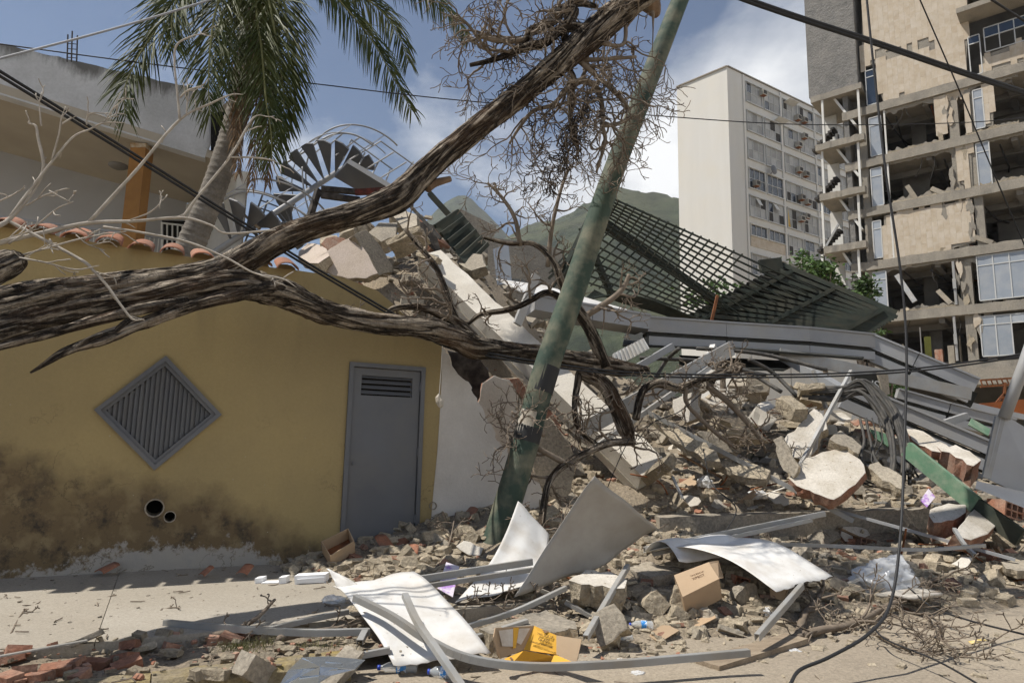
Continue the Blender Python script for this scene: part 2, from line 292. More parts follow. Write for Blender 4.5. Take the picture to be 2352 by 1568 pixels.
# ------------------------------------------------------------------ terrain
A_W = R(63.5)
WX = V((math.sin(A_W), math.cos(A_W), 0)); WY = V((-WX.y, WX.x, 0))      # along the yellow wall / away from the street
WO = V((-1.36, 7.3, .15))
def frame(o, x, y):
    m = Matrix((x, y, V((0, 0, 1)))).transposed().to_4x4(); m.translation = o; return m
WF = frame(WO, WX, WY); WFi = WF.inverted()
def wall_d(x, y): return -((x - WO.x) * WY.x + (y - WO.y) * WY.y)         # distance in front of the wall
ROWS = [
 (4.4, [(0, -.2), (2352, -.2)]),
 (5.0, [(650, -.15), (850, -.02), (1100, .0), (1400, .03), (1650, -.03), (1900, -.15), (2352, -.2)]),
 (5.8, [(560, -.1), (800, .12), (1000, .18), (1300, .21), (1700, .22), (1950, .08), (2352, -.12)]),
 (6.6, [(560, .02), (750, .20), (1000, .32), (1300, .36), (1700, .38), (2000, .22), (2352, .04)]),
 (7.4, [(560, .05), (760, .26), (960, .46), (1130, .56), (1300, .52), (1500, .38), (1700, .32), (2000, .28), (2352, .28)]),
 (8.2, [(560, .1), (900, .5), (1130, .66), (1300, .55), (1500, .30), (1800, .26), (2100, .27), (2352, .34)]),
 (8.6, [(560, .2), (900, .6), (1200, .74), (1400, .60), (1500, .46), (1800, .44), (2100, .46), (2352, .45)]),
 (9.0, [(900, .5), (1200, .82), (1500, .85), (1800, .62), (2100, .55), (2352, .5)]),
 (10., [(700, 2.4), (900, 2.8), (1000, 2.3), (1100, 1.7), (1200, 1.2), (1500, 1.05), (1800, .85), (2100, .75), (2352, .65)]),
 (12., [(650, 3.2), (750, 3.9), (850, 4.3), (950, 4.3), (1050, 3.7), (1150, 2.9), (1250, 1.9), (1350, 1.3), (1500, 1.15), (1700, 1.15), (1800, 1.45), (2100, 1.1), (2352, .9)]),
 (15., [(600, 3.2), (700, 4.2), (850, 5.3), (1000, 5.9), (1100, 5.4), (1200, 4.5), (1300, 2.6), (1500, 1.3), (1700, 1.3), (1800, 1.7), (2100, 1.6), (2352, 1.2)]),
 (18., [(600, 3.0), (700, 4.0), (900, 5.6), (1050, 5.6), (1200, 4.6), (1400, 3.3), (1600, 2.6), (1800, 2.4), (2100, 1.9), (2352, 1.4)]),
 (24., [(600, 2.), (900, 4.), (1200, 3.2), (1600, 2.), (2000, 1.4), (2352, .9)]),
 (32., [(600, 0.), (2352, 0.)]), (44., [(0, -.4), (2352, -.4)])]
_ry = [r[0] for r in ROWS]
def mound0(x, y):
    u = CX + FPX * x / max(y, .1)
    if y <= _ry[0] or y >= _ry[-1]: return -.3
    i = max(k for k in range(len(_ry)) if _ry[k] <= y)
    f = (y - _ry[i]) / (_ry[i + 1] - _ry[i])
    g = lambda r: float(np.interp(u, [p[0] for p in r[1]], [p[1] for p in r[1]]))
    z = g(ROWS[i]) * (1 - f) + g(ROWS[i + 1]) * f
    if u < 640 and y < 13: z = min(z, .05 if y < 7.2 else z)
    return z
def mound(x, y):
    z = mound0(x, y); k = min(1, max(0, (z + .05) * 3)) * (1 if y < 9 else 1.6)
    return z + k * (.10 * mn.fractal(V((x * .9, y * .9, 3.1)), 1, 2, 4) + .05 * mn.fractal(V((x * 3, y * 3, 7.7)), 1, 2, 3))
S0, S1, S2 = 2.38, 2.95, 3.12          # paved walk, dirt strip, kerb
def base(x, y):
    d = wall_d(x, y)
    if d > S0 and (x - WO.x) * WX.x + (y - WO.y) * WX.y > -.35: return 0.0
    if -.3 < d < S0: return .15
    if S0 <= d < S1: return .115
    if S1 <= d < S2: return .125
    return 0.0
def H(x, y): return max(base(x, y), mound(x, y))
def hit(u, v, lift=0.0):
    d = ray(u, v); t = 2.2; st = .02
    while t < 45:
        p = CAM + d * (t / d.y)
        if p.z < H(p.x, p.y) + lift: return p
        t += st; st = .012 * max(t, 1.5)
    return PZ(u, v, 0) if d.z < 0 else P(u, v, 20)
# ground: one sheet out to the horizon, finer near the camera
g = MB(); ys = [-60, -20, -5, 0, 1, 2, 3, 4, 5, 6, 7, 8, 10, 14, 20, 30, 60, 150, 500, 2000, 9000]; xs = [-9000, -2000, -400, -80, -30, -12, -6, -3, -1, 0, 1, 3, 6, 12, 30, 80, 400, 2000, 9000]
g.add([(x, y, -.004) for y in ys for x in xs], [(j * len(xs) + i, j * len(xs) + i + 1, (j + 1) * len(xs) + i + 1, (j + 1) * len(xs) + i) for j in range(len(ys) - 1) for i in range(len(xs) - 1)])
tag(g.build('ground', M_['road']), kind='structure')
# road surface near the camera with slight unevenness
rd = MB(); nx, ny = 130, 70
for j in range(ny):
    for i in range(nx):
        x = -6 + 16 * i / (nx - 1); y = 1.2 + 9 * j / (ny - 1)
        rd.v.append((x, y, .004 + .010 * mn.fractal(V((x * 1.3, y * 1.3, 0)), 1, 2, 4) + .004))
for j in range(ny - 1):
    for i in range(nx - 1):
        k = j * nx + i; rd.f.append((k, k + 1, k + nx + 1, k + nx))
tag(rd.build('road', M_['road'], smooth=True), kind='structure')
# pavement: concrete bays with joints, a dirt strip and a painted kerb, all parallel to the wall
sw = MB(); sw.bx(-14, 9, -S0 + .01, .05, -.1, .135)
side = tag(sw.build('sidewalk', M_['soil'], M=frame(V((WO.x, WO.y, 0)), WX, WY)), kind='structure')
x = -9.2
rs = random.Random(5)
while x < 6:
    b = MB(); b.bx(x + .0025, x + 2.3 - .0025, -S0, -.0, .0, .15 + rs.uniform(-.003, .003)); b.build('paving_bay', M_['walk'], side, M=WM[side.name]); x += 2.3
vg = MB(); nx, ny = 260, 12
for j in range(ny):
    for i in range(nx):
        x = -9 + 8.65 * i / (nx - 1); y = -S1 - .01 + (S1 - S0 + .02) * j / (ny - 1)
        vg.v.append((x, y, .095 + .03 * mn.fractal(V((x * 4, y * 4, 1)), 1, 2, 4)))
for j in range(ny - 1):
    for i in range(nx - 1):
        k = j * nx + i; vg.f.append((k, k + 1, k + nx + 1, k + nx))
tag(vg.build('dirt_strip', M_['soil'], smooth=True, M=WM[side.name]), kind='structure')
kb = thing('kerb', 'worn yellow painted concrete kerb along the littered pavement', 'kerb', (WO.x, WO.y, 0), kind='structure')
x = -8.0
while x < -1.2:
    b = MB(); n = 14; pr = []
    for i in range(n + 1):
        s_ = x + .003 + (.994) * i / n
        e = .012 * mn.fractal(V((s_ * 7, 1, 5)), 1, 2, 3)
        pr.append([(s_, -S2 - .03 - e, -.02), (s_, -S2 - .01 + e, .10 + e), (s_, -S2 + .02 + e, .122 + e * .5), (s_, -S1, .122 + e * .4), (s_, -S1, -.02)])
    for q in pr: b.v += q
    for i in range(n):
        for j in range(4): k = i * 5 + j; b.f.append((k, k + 1, k + 6, k + 5))
    b.f += [(0, 1, 2, 3, 4), tuple(n * 5 + j for j in (4, 3, 2, 1, 0))]
    b.build('kerb_stone', M_['kerby'] if rs.random() < .75 else M_['conc2'], kb, M=WM[side.name]); x += 1.0
# the mound the collapse left: a rough body of crushed debris
mo = MB(); us = np.arange(430, 2760, 14); yy = np.concatenate([np.arange(4.3, 10, .085), np.arange(10, 20, .22), np.arange(20, 45, .8)])
for y in yy:
    for u in us:
        x = (u - CX) / FPX * y; mo.v.append((x, y, mound(x, y)))
nu = len(us)
for j in range(len(yy) - 1):
    for i in range(nu - 1):
        k = j * nu + i
        q = (k, k + 1, k + nu + 1, k + nu)
        xm, ym, zm = (sum(mo.v[t][c] for t in q) / 4 for c in range(3))
        if wall_d(xm, ym) < -.02 and xm < .15 and ym < 11 and zm > 3.0: pass
        mo.f.append(q)
tag(mo.build('rubble_mound', M_['soil'], smooth=True), kind='structure')
# ------------------------------------------------------------------ mountains
def mountain(name, prof, Y0, Y1, amp, seed, mt):
    b = MB(); us = np.arange(prof[0][0], prof[-1][0] + 1, 16); n = 46
    for j in range(n):
        f = j / (n - 1)
        for u in us:
            vv = float(np.interp(u, [p[0] for p in prof], [p[1] for p in prof]))
            zt = P(u, vv, Y1).z; y = Y0 + (Y1 - Y0) * f; x = P(u, vv, y).x
            z = zt * (f ** .8) + amp * math.sin(f * math.pi) * mn.fractal(V((x * .004, y * .004, seed)), 1, 2, 5) + amp * .09 * mn.fractal(V((x * .05, y * .05, seed)), 1, 2, 4)
            b.v.append((x, y, z - 3))
    m_ = len(us)
    for j in range(n - 1):
        for i in range(m_ - 1):
            k = j * m_ + i; b.f.append((k, k + 1, k + m_ + 1, k + m_))
    o = b.build(name, mt, smooth=True); return tag(o, kind='structure')
mountain('hill', [(-900, 1000), (300, 900), (900, 760), (1100, 590), (1190, 530), (1240, 508), (1300, 492), (1370, 460), (1420, 452), (1500, 450), (1600, 455), (1800, 480), (2200, 560), (3200, 750)], 260, 900, 60, 2.2, M_['hill'])
mountain('mountain', [(-500, 980), (600, 820), (900, 600), (1010, 470), (1035, 452), (1060, 444), (1085, 455), (1130, 500), (1250, 620), (1500, 760), (2000, 900)], 800, 1250, 40, 5.1, M_['hill'])
# ------------------------------------------------------------------ yellow utility building at the pavement
def wpx(u, v, d=0.0):                        # picture point -> (s, z) on the wall plane, d behind the face
    p = WFi @ PP(u, v, WO + WY * d, WY); return (p.x, p.z)
yb = thing('utility_building', 'shaded yellow rendered utility building with grey door and diamond vent', 'building', WO)
ym = mat('yellow_render', (.37, .285, .135), (.32, .248, .122), .7, .92, .22, 30, local=True, dirt=(.30, .235, .12), damt=.5, dscale=.7)
nt = ym.node_tree; n = nt.nodes; l = nt.links.new; bs = n['Principled BSDF']
src = bs.inputs['Base Color'].links[0].from_socket
tcw = n.new('ShaderNodeTexCoord'); sp = n.new('ShaderNodeSeparateXYZ'); l(tcw.outputs['Object'], sp.inputs[0])
def m2(op, a, b=None, cl=False):
    q = n.new('ShaderNodeMath'); q.operation = op; q.use_clamp = cl
    for i, x in enumerate((a, b)):
        if x is None: continue
        if isinstance(x, (int, float)): q.inputs[i].default_value = x
        else: l(x, q.inputs[i])
    return q.outputs[0]
def nz2(s, det=9, ro=.62, st=None):
    t = n.new('ShaderNodeTexNoise'); t.inputs['Scale'].default_value = s; t.inputs['Detail'].default_value = det; t.inputs['Roughness'].default_value = ro
    if st:
        mp = n.new('ShaderNodeMapping'); mp.inputs['Scale'].default_value = st; l(tcw.outputs['Object'], mp.inputs[0]); l(mp.outputs[0], t.inputs['Vector'])
    else: l(tcw.outputs['Object'], t.inputs['Vector'])
    return t.outputs[0]
def mixc(f, a, b):
    x = n.new('ShaderNodeMix'); x.data_type = 'RGBA'; l(f, x.inputs[0]); l(a, x.inputs[6]) ; x.inputs[7].default_value = (*b, 1); return x.outputs[2]
pc = wpx(370, 1180)                          # damp patch spreads below the vent and along the base
dx = m2('DIVIDE', m2('SUBTRACT', sp.outputs[0], pc[0] - .9), 2.7)
bell = m2('POWER', 2.7183, m2('MULTIPLY', m2('MULTIPLY', dx, dx), -1.6))
edge = m2('ADD', m2('MULTIPLY', bell, .95), .12)
dampv = m2('ADD', m2('SUBTRACT', edge, sp.outputs[2]), m2('MULTIPLY', m2('SUBTRACT', nz2(1.7), .5), 1.3))
damp = m2('MULTIPLY', dampv, 2.6, True)
c = mixc(m2('MULTIPLY', damp, .88), src, (.125, .088, .05))
blot = m2('MULTIPLY', m2('MULTIPLY', m2('SUBTRACT', nz2(5.5), .50), 7, True), m2('MULTIPLY', damp, .62))
c = mixc(blot, c, (.26, .20, .11))
blk = m2('MULTIPLY', m2('MULTIPLY', m2('SUBTRACT', nz2(4.2, 11, .72), .51), 9, True), m2('MULTIPLY', m2('SUBTRACT', m2('ADD', dampv, .05), .18), 3, True))
c = mixc(m2('MULTIPLY', blk, .85), c, (.035, .03, .026))
# bare white undercoat where paint has fallen off at the foot
wx = m2('DIVIDE', m2('SUBTRACT', sp.outputs[0], wpx(390, 1270)[0]), .95)
bel2 = m2('POWER', 2.7183, m2('MULTIPLY', m2('POWER', m2('ABSOLUTE', wx), 3.0), -1.0))
wv = m2('ADD', m2('SUBTRACT', m2('MULTIPLY', bel2, .24), sp.outputs[2]), m2('MULTIPLY', m2('SUBTRACT', nz2(6, 10, .75), .5), .85))
c = mixc(m2('MULTIPLY', m2('MULTIPLY', wv, 14, True), .8), c, (.38, .365, .335))
strk = m2('MULTIPLY', m2('MULTIPLY', m2('SUBTRACT', nz2(3.0, 5, .6, (1.0, 1, .16)), .52), 5, True), m2('MULTIPLY', m2('SUBTRACT', sp.outputs[2], 1.7), 1.3, True))
c = mixc(m2('MULTIPLY', strk, .35), c, (.12, .095, .06))
crk = m2('MULTIPLY', m2('SUBTRACT', .006, m2('ABSOLUTE', m2('SUBTRACT', nz2(1.3, 8, .6), .5))), 240, True)      # hairline cracks
c = mixc(m2('MULTIPLY', m2('MULTIPLY', crk, m2('MULTIPLY', m2('SUBTRACT', m2('ADD', nz2(.9, 2), m2('MULTIPLY', sp.outputs[2], -.16)), .34), 6, True)), .6), c, (.10, .075, .045))
chip = m2('MULTIPLY', m2('SUBTRACT', nz2(34, 2, .5), .735), 40, True); c = mixc(m2('MULTIPLY', chip, .7), c, (.42, .38, .30))
l(c, bs.inputs['Base Color'])
M_['beddingy'] = mat('yellow_bedding', (.25, .185, .085), (.20, .15, .075), 3, .95, .3, 30)
topz = [(-420, 440), (-250, 475), (0, 520), (215, 556), (330, 575), (450, 592), (560, 606), (690, 622), (724, 627), (765, 632), (795, 640), (868, 668), (901, 696), (921, 716), (960, 750), (1012, 792)]
crack = [(1016, 800), (1014, 870), (1010, 950), (1004, 1040), (995, 1130), (988, 1215), (984, 1300)]
outer = [wpx(*p) for p in topz + crack]
outer = outer[:-1] + [(outer[-1][0], -.12)]
outer = outer + [(outer[0][0], -.12)]
door_q = [wpx(803, 832), wpx(981, 843), wpx(955, 1240), wpx(778, 1262)]
ds0, ds1 = (door_q[0][0] + door_q[3][0]) / 2, (door_q[1][0] + door_q[2][0]) / 2; dz1 = (door_q[0][1] + door_q[1][1]) / 2
door_hole = [(ds0, dz1), (ds1, dz1), (ds1, .02), (ds0, .02)]
dia = [wpx(375, 811), wpx(503, 948), wpx(362, 1085), wpx(222, 946)]
cxd = sum(p[0] for p in dia) / 4; czd = sum(p[1] for p in dia) / 4; hd = (max(p[0] for p in dia) - min(p[0] for p in dia)) / 4 + (max(p[1] for p in dia) - min(p[1] for p in dia)) / 4
dia = [(cxd, czd + hd), (cxd + hd, czd), (cxd, czd - hd), (cxd - hd, czd)]
circ = lambda c, r, n=20: [(c[0] + r * math.cos(2 * math.pi * i / n), c[1] + r * math.sin(2 * math.pi * i / n)) for i in range(n)]
holes = [(wpx(355, 1166), .082), (wpx(390, 1186), .052), (wpx(994, 1161), .042)]
b = MB().plate(outer, [door_hole, dia] + [circ(c_, r_) for c_, r_ in holes[:2]], 0, .18); b.build('wall', ym, yb, M=WF)
# pale end of the same wall, its render torn off along a crack
wpts = [(1018, 800), (1032, 815), (1040, 842), (1062, 868), (1080, 882), (1088, 905), (1104, 930), (1118, 962), (1134, 985), (1142, 1012), (1160, 1026), (1170, 1042), (1188, 1052), (1205, 1085), (1240, 1110), (1262, 1180), (1270, 1260)]
r6 = random.Random(6)
wp2 = []
for a_, b_ in zip(wpts, wpts[1:]):
    for k in range(3):
        t = k / 3; wp2.append((a_[0] + (b_[0] - a_[0]) * t + r6.uniform(-3, 3) * (k > 0), a_[1] + (b_[1] - a_[1]) * t + r6.uniform(-3, 3) * (k > 0)))
ow = [wpx(*p) for p in wp2] + [(wpx(1270, 1260)[0], -.12), (outer[-2][0] + .004, -.12)] + [(q[0] + .004, q[1]) for q in outer[len(topz):len(topz) + len(crack) - 1][::-1]]
MB().plate(ow, [], .004, .16).build('white_wall', mat('stained_white_render', (.66, .63, .585), (.59, .56, .52), .9, .9, .2, 30, local=True, dirt=(.36, .33, .29), damt=.5, dscale=1.1), yb, M=WF)
MB().plate([(q[0] + .02, q[1] - .01) for q in ow], [], .17, .30).build('brick_core', M_['brick'], yb, M=WF)
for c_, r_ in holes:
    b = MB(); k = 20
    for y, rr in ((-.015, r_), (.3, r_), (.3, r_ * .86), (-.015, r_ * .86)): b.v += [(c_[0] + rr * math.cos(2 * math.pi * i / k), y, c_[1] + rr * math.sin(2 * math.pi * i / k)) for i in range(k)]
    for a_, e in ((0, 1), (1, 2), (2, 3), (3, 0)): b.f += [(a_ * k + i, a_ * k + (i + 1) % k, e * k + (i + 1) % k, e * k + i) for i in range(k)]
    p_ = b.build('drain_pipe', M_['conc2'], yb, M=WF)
    MB().plate(circ(c_, r_ * .9), [], .02 if c_ is holes[2][0] else .24, .32).build('pipe_shade', M_['dark'], p_, M=WF)  # black disc paints the shade in the pipe bore
MB().bx(outer[0][0], outer[-2][0], .2, 2.4, -.1, .0).bx(outer[0][0], outer[-3][0] - .6, 2.2, 2.35, 0, 2.4).build('inner_wall', M_['inner'], yb, M=WF)
# door: frame, leaf with louvre, hinges, lock
dr = MB(); fw = .045
dr.bx(ds0, ds0 + fw, -.03, .10, 0, dz1).bx(ds1 - fw, ds1, -.03, .10, 0, dz1).bx(ds0 + fw, ds1 - fw, -.03, .10, dz1 - fw, dz1)
d_ = dr.build('door', M_['steeld'], yb, M=WF)
x0, x1, zt = ds0 + fw + .008, ds1 - fw - .008, dz1 - fw - .01
lx0, lx1, lz0, lz1 = x0 + .085, x1 - .085, zt - .285, zt - .075
MB().plate([(x0, .02), (x1, .02), (x1, zt), (x0, zt)], [[(lx0, lz0), (lx1, lz0), (lx1, lz1), (lx0, lz1)]], .0, .04).build('door_leaf', M_['steeld'], d_, M=WF)
for k in range(4):
    z = lz0 + .015 + (lz1 - lz0 - .02) * k / 3.4
    MB().box(((lx0 + lx1) / 2, .022, z + .02), (lx1 - lx0, .05, .004), Matrix.Rotation(R(48), 3, 'X')).build('louvre_slat', M_['steeld'], d_, M=WF)
MB().bx(lx0, lx1, .055, .06, lz0, lz1).build('louvre_shade', M_['dark'], d_, M=WF)  # black plate paints the shade between the louvre slats
for z in (.35, 1.05, 1.75): MB().tube([(x1 + .004, -.012, z), (x1 + .004, -.012, z + .09)], .011, 8).build('hinge', M_['steeld'], d_, M=WF)
MB().tube([(x0 + .05, .002, .97), (x0 + .05, -.012, .97)], .02, 12).build('lock', M_['steeld'], d_, M=WF)
# diamond vent: frame with folded slats
fr = MB(); q = lambda k, h: [(cxd, czd + h), (cxd + h, czd), (cxd, czd - h), (cxd - h, czd)]
fr.plate(q(0, hd), [q(0, hd * .90)], -.035, .16).plate(q(0, hd * .90), [q(0, hd * .82)], -.012, .10)
vt = fr.build('vent', M_['steeld'], yb, M=WF)
ns = 21
for k in range(ns):
    x = cxd - hd * .80 + hd * 1.60 * (k + .5) / ns; hh = hd * .83 - abs(x - cxd)
    if hh > .01: MB().box((x, .02, czd), (hd * 1.6 / ns * 1.15, .006, 2 * hh), Matrix.Rotation(R(32), 3, 'Z')).build('vent_slat', M_['steeld'], vt, M=WF)
MB().plate(q(0, hd * .85), [], .13, .14).build('vent_shade', M_['dark'], vt, M=WF)  # black plate paints the shade behind the vent slats
# clay barrel tiles capping the wall
tl = MB(); k = 9; nl = 5
for j in range(nl):
    y = -.17 + .46 * j / (nl - 1); rr = .108 - .012 * j / (nl - 1)
    for t in range(2):
        for i in range(k):
            a = math.pi * i / (k - 1); r_ = rr - .014 * t
            tl.v.append((-r_ * math.cos(a), y, r_ * math.sin(a) * .66 + y * .36))
w2 = 2 * k
for j in range(nl - 1):
    for i in range(k - 1):
        a = j * w2 + i; tl.f.append((a, a + 1, a + w2 + 1, a + w2)); a += k; tl.f.append((a, a + 1, a + w2 + 1, a + w2))
for i in range(k - 1): tl.f += [(i, i + 1, i + k + 1, i + k), ((nl - 1) * w2 + i, (nl - 1) * w2 + i + 1, (nl - 1) * w2 + i + k + 1, (nl - 1) * w2 + i + k)]
tile_me = tl.mesh('roof_tile', M_['tile'], True)
so = [wpx(u, v) for u, v in topz]
s_ = so[1][0]
bed = MB(); bed.plate([(-.131, -.03), (.131, -.03), (.131, .012), (.098, .03)] + [(.098 * math.cos(a), .03 + .052 * math.sin(a)) for a in (.5, 1.0, 1.57, 2.1, 2.64)] + [(-.098, .03), (-.131, .012)], [], .004, .12); bed_me = bed.mesh('tile_bedding', M_['beddingy'])
while s_ < wpx(676, 620)[0]:
    z = float(np.interp(s_, [p[0] for p in so], [p[1] for p in so]))
    sl = Matrix.Rotation(R(r6.uniform(-3, 3)), 4, 'Z') @ Matrix.Rotation(R(r6.uniform(-1.5, 1.5)), 4, 'X')
    inst('roof_tile', tile_me, WF @ Matrix.Translation(V((s_, 0, z + .02 + r6.uniform(-.008, .008)))) @ sl, yb)
    inst('tile_bedding', bed_me, WF @ Matrix.Translation(V((s_, 0, z - .03))), yb)
    s_ += .262
# ------------------------------------------------------------------ white two-storey building behind it
wb = thing('white_building', 'stained white building with sagging roof edge and open balcony', 'building', P(100, 900, 12.5))
T0, T1 = P(0, 100, 10.5), P(517, 220, 11.8); A0, A1 = P(0, 217, 10.5), P(470, 363, 11.72)
B0, B1 = P(0, 350, 12.7), P(428, 468, 14.1)
ext = lambda a, b, t: a + (b - a) * t
def slab6(a, b, c, d, thick, dirv):           # four corners and a thickness direction
    dv = V(dirv) * thick; b_ = MB(); pts = [a, b, c, d]
    return b_.add(pts + [p + dv for p in pts], [(0, 1, 2, 3), (7, 6, 5, 4), (0, 4, 5, 1), (1, 5, 6, 2), (2, 6, 7, 3), (3, 7, 4, 0)])
fdir = (T1 - T0); fdir.z = 0; fdir.normalize(); fin = V((-fdir.y, fdir.x, 0))
wstain = mat('white_fascia', (.56, .565, .565), (.49, .495, .495), .8, .9, .25, 20, local=False, dirt=(.30, .30, .285), damt=.5, dscale=1.0)
TL, AL, BL = ext(T0, T1, -.9), ext(A0, A1, -.9), ext(B0, B1, -.9)
fo = MB(); cols = 60
for i in range(cols + 1):
    t = -.9 + 1.9 * i / cols; a = ext(T0, T1, t); c_ = ext(A0, A1, t)
    a = a + V((0, 0, .03 * mn.fractal(V((t * 14, 0, 2)), 1, 2, 4)))
    fo.v += [a, c_, a + fin * .22, c_ + fin * .22]
for i in range(cols):
    k = i * 4; fo.f += [(k, k + 4, k + 5, k + 1), (k + 2, k + 3, k + 7, k + 6), (k, k + 2, k + 6, k + 4), (k + 1, k + 5, k + 7, k + 3)]
fo.f += [(0, 1, 3, 2), (cols * 4, cols * 4 + 2, cols * 4 + 3, cols * 4 + 1)]
# mould streaks run down from the top edge of the fascia
nt = wstain.node_tree; n = nt.nodes; l = nt.links.new; bs = n['Principled BSDF']; src = bs.inputs['Base Color'].links[0].from_socket
tcw = n.new('ShaderNodeTexCoord')
uvm = n.new('ShaderNodeAttribute'); uvm.attribute_name = 'drop'
mould = m2('MULTIPLY', m2('SUBTRACT', m2('ADD', nz2(1.9, 9, .7, (1, 1, .25)), m2('MULTIPLY', uvm.outputs['Fac'], -.62)), .36), 6, True)
l(mixc(m2('MULTIPLY', mould, .82), src, (.075, .072, .062)), bs.inputs['Base Color'])
fo_ob = fo.build('roof_edge', wstain, wb)
at = fo_ob.data.attributes.new('drop', 'FLOAT', 'POINT'); at.data.foreach_set('value', [0.0 if i % 2 == 0 else 1.0 for i in range(len(fo_ob.data.vertices))])
sof = MB().add([AL, A1 + (A1 - A0) * .06, B1 + (B1 - B0) * .3, BL], [(0, 1, 2, 3)]); pts = [V(p) + V((0, 0, .06)) for p in sof.v]
sof.add([p + V((0, 0, .12)) for p in pts], [(3, 2, 1, 0)]); sof.v[:4] = [tuple(V(p) + V((0, 0, .03))) for p in sof.v[:4]]
sof.f += [(0, 4, 5, 1), (1, 5, 6, 2), (2, 6, 7, 3), (3, 7, 4, 0)]
sof.build('soffit', mat('soffit_paint', (.42, .375, .30), (.37, .33, .265), .6, .95, .1, 20, dirt=(.30, .26, .20), damt=.4, dscale=.8), wb)
cut = [TL + fin * .25, ext(T0, T1, .90) + fin * .25]
slab6(cut[0] - V((0, 0, .12)), cut[1] - V((0, 0, .12)), cut[1] + fin * 5 - V((0, 0, .1)), cut[0] + fin * 5 - V((0, 0, .1)), -.15, (0, 0, 1)).build('roof_slab', M_['bconc'], wb)
# back wall of the balcony, right end wall with exposed brick
bw = [BL + V((0, 0, .14)), B1 + V((0, 0, .14)), V((B1.x, B1.y, .2)), V((BL.x, BL.y, .2))]
slab6(*bw, .2, fin).build('back_wall', mat('balcony_wall_paint', (.40, .40, .40), (.35, .35, .35), .5, .9, .1, 20, dirt=(.30, .29, .27), damt=.4, dscale=.8), wb)
C1 = P(546, 392, 12.35); C2 = P(562, 400, 12.5)
slab6(B1 + V((0, 0, -.02)), C1, V((C1.x, C1.y, .2)), V((B1.x, B1.y, .2)), .2, V((1, .3, 0)).normalized()).build('end_wall', M_['bwhite'], wb)
slab6(C1 + V((.22, -.005, -.05)), C2 + V((.02, -.01, -.1)), V((C2.x + .02, C2.y - .01, .2)), V((C1.x + .22, C1.y - .005, .2)), .12, fin).build('broken_edge', M_['conc2'], wb)
# ochre column, ceiling lamp, rebar, railing, dark doorway with grille
ct, cb = P(311, 339, 11.6), P(296, 620, 11.6)
MB().bar(V((cb.x, cb.y, .3)), V((cb.x, cb.y, ct.z + .02)), .27, .27, V((0, 1, 0))).build('column', M_['ochre'], wb)
MB().bar(V((cb.x, cb.y, ct.z - .06)), V((cb.x, cb.y, ct.z + .025)), .285, .285, V((0, 1, 0))).build('column_cap', mat('flaking_column_paint', (.45, .40, .32), (.3, .17, .06), 20, .9, .3), wb)
lp = P(271, 386, 11.9); MB().tube([lp + V((0, 0, .06)), lp + V((0, 0, .03)), lp, lp - V((0, 0, .02))], [.16, .165, .12, .07], 20).build('ceiling_lamp', M_['inner'], wb, True)
rb = MB()
for dx_, dh in ((-12, 80), (-2, 72), (10, 82)): rb.tube([P(166 + dx_, 142, 10.7), P(168 + dx_, dh, 10.7)], .012, 5)
for vv in (100, 112, 124, 132): rb.bar(P(154, vv, 10.7), P(178, vv + 2, 10.7), .01, .01)
rb.build('rebar_stub', M_['acdark'], wb)
ra0, ra1 = P(-60, 489, 11.2), P(440, 556, 12.4)
rl = MB().bar(ra0, ra1, .04, .035).bar(ra0 - V((0, 0, .85)), ra1 - V((0, 0, .85)), .03, .03).build('railing', M_['steel'], wb)
bal_me = MB().bx(-.007, .007, -.007, .007, -.85, 0).mesh('baluster', M_['bwhite'])
for i in range(46): inst('baluster', bal_me, Matrix.Translation(ext(ra0, ra1, (i + .5) / 46)), rl)
dk = [P(372, 506, 13.4), P(440, 508, 13.4), P(440, 640, 13.4), P(372, 640, 13.4)]
slab6(*dk, .1, fin).build('doorway', M_['dark'], wb)  # black slab paints the shade of the open door
gr = MB()
for u in (372, 384, 396, 408, 420): gr.bar(P(u, 512 + (u - 372) * .12, 13.2), P(u, 620, 13.2), .035 if u in (372, 420) else .02, .03, V((0, 1, 0)))
gr.bar(P(370, 512, 13.2), P(422, 518, 13.2), .03, .03); gr.build('window_grille', M_['bwhite'], wb)
# black plate paints the shade of the torn hole in the roof edge
slab6(P(484, 262, 11.70), P(522, 254, 11.78), P(522, 338, 11.78), P(484, 345, 11.70), .05, fin).build('roof_hole_shade', M_['dark'], wb)
slab6(P(522, 232, 11.7), P(545, 240, 11.9), P(545, 262, 11.9), P(500, 255, 11.7), .1, fin).build('torn_roof_end', M_['bconc'], wb)
# ------------------------------------------------------------------ damaged building on the right
def proj(p):
    d = V(p) - CAM; w_ = d.dot(_f); return (CX + FPX * d.dot(c_rt) / w_, CY - FPX * d.dot(c_up) / w_)
def inside(pt, poly):
    x, y = pt; r_ = False
    for (x0, y0), (x1, y1) in zip(poly, poly[1:] + poly[:1]):
        if (y0 > y) != (y1 > y) and x < (x1 - x0) * (y - y0) / (y1 - y0) + x0: r_ = not r_
    return r_
RX = V((.75, -.66, 0)).normalized(); RY = V((-RX.y, RX.x, 0)); ro = P(1985, 1060, 42); ro.z = 0
RF = frame(ro, RX, RY); RFi = RF.inverted()
def rpx(u, v, d=0.0):
    p = RFi @ PP(u, v, ro + RY * d, RY); return (p.x, p.z)
z2 = lambda x, y: (1835.3 + .3001 * x, .3001 * y)
z3 = lambda x, y: (1835.3 + .3001 * x, 423.5 + .3001 * y)
db = thing('damaged_building', 'earthquake damaged beige building with open floors at the right', 'building', ro)
ZB = [rpx(1985, 266)[1], rpx(1988, 386)[1], rpx(2027, 481)[1], rpx(1985, 623)[1], rpx(2015, 742)[1], rpx(2200, 856)[1]]
ZB[2] = rpx(*z3(650, 225))[1]; SE = 13.5; TH = .55
rg = random.Random(21)
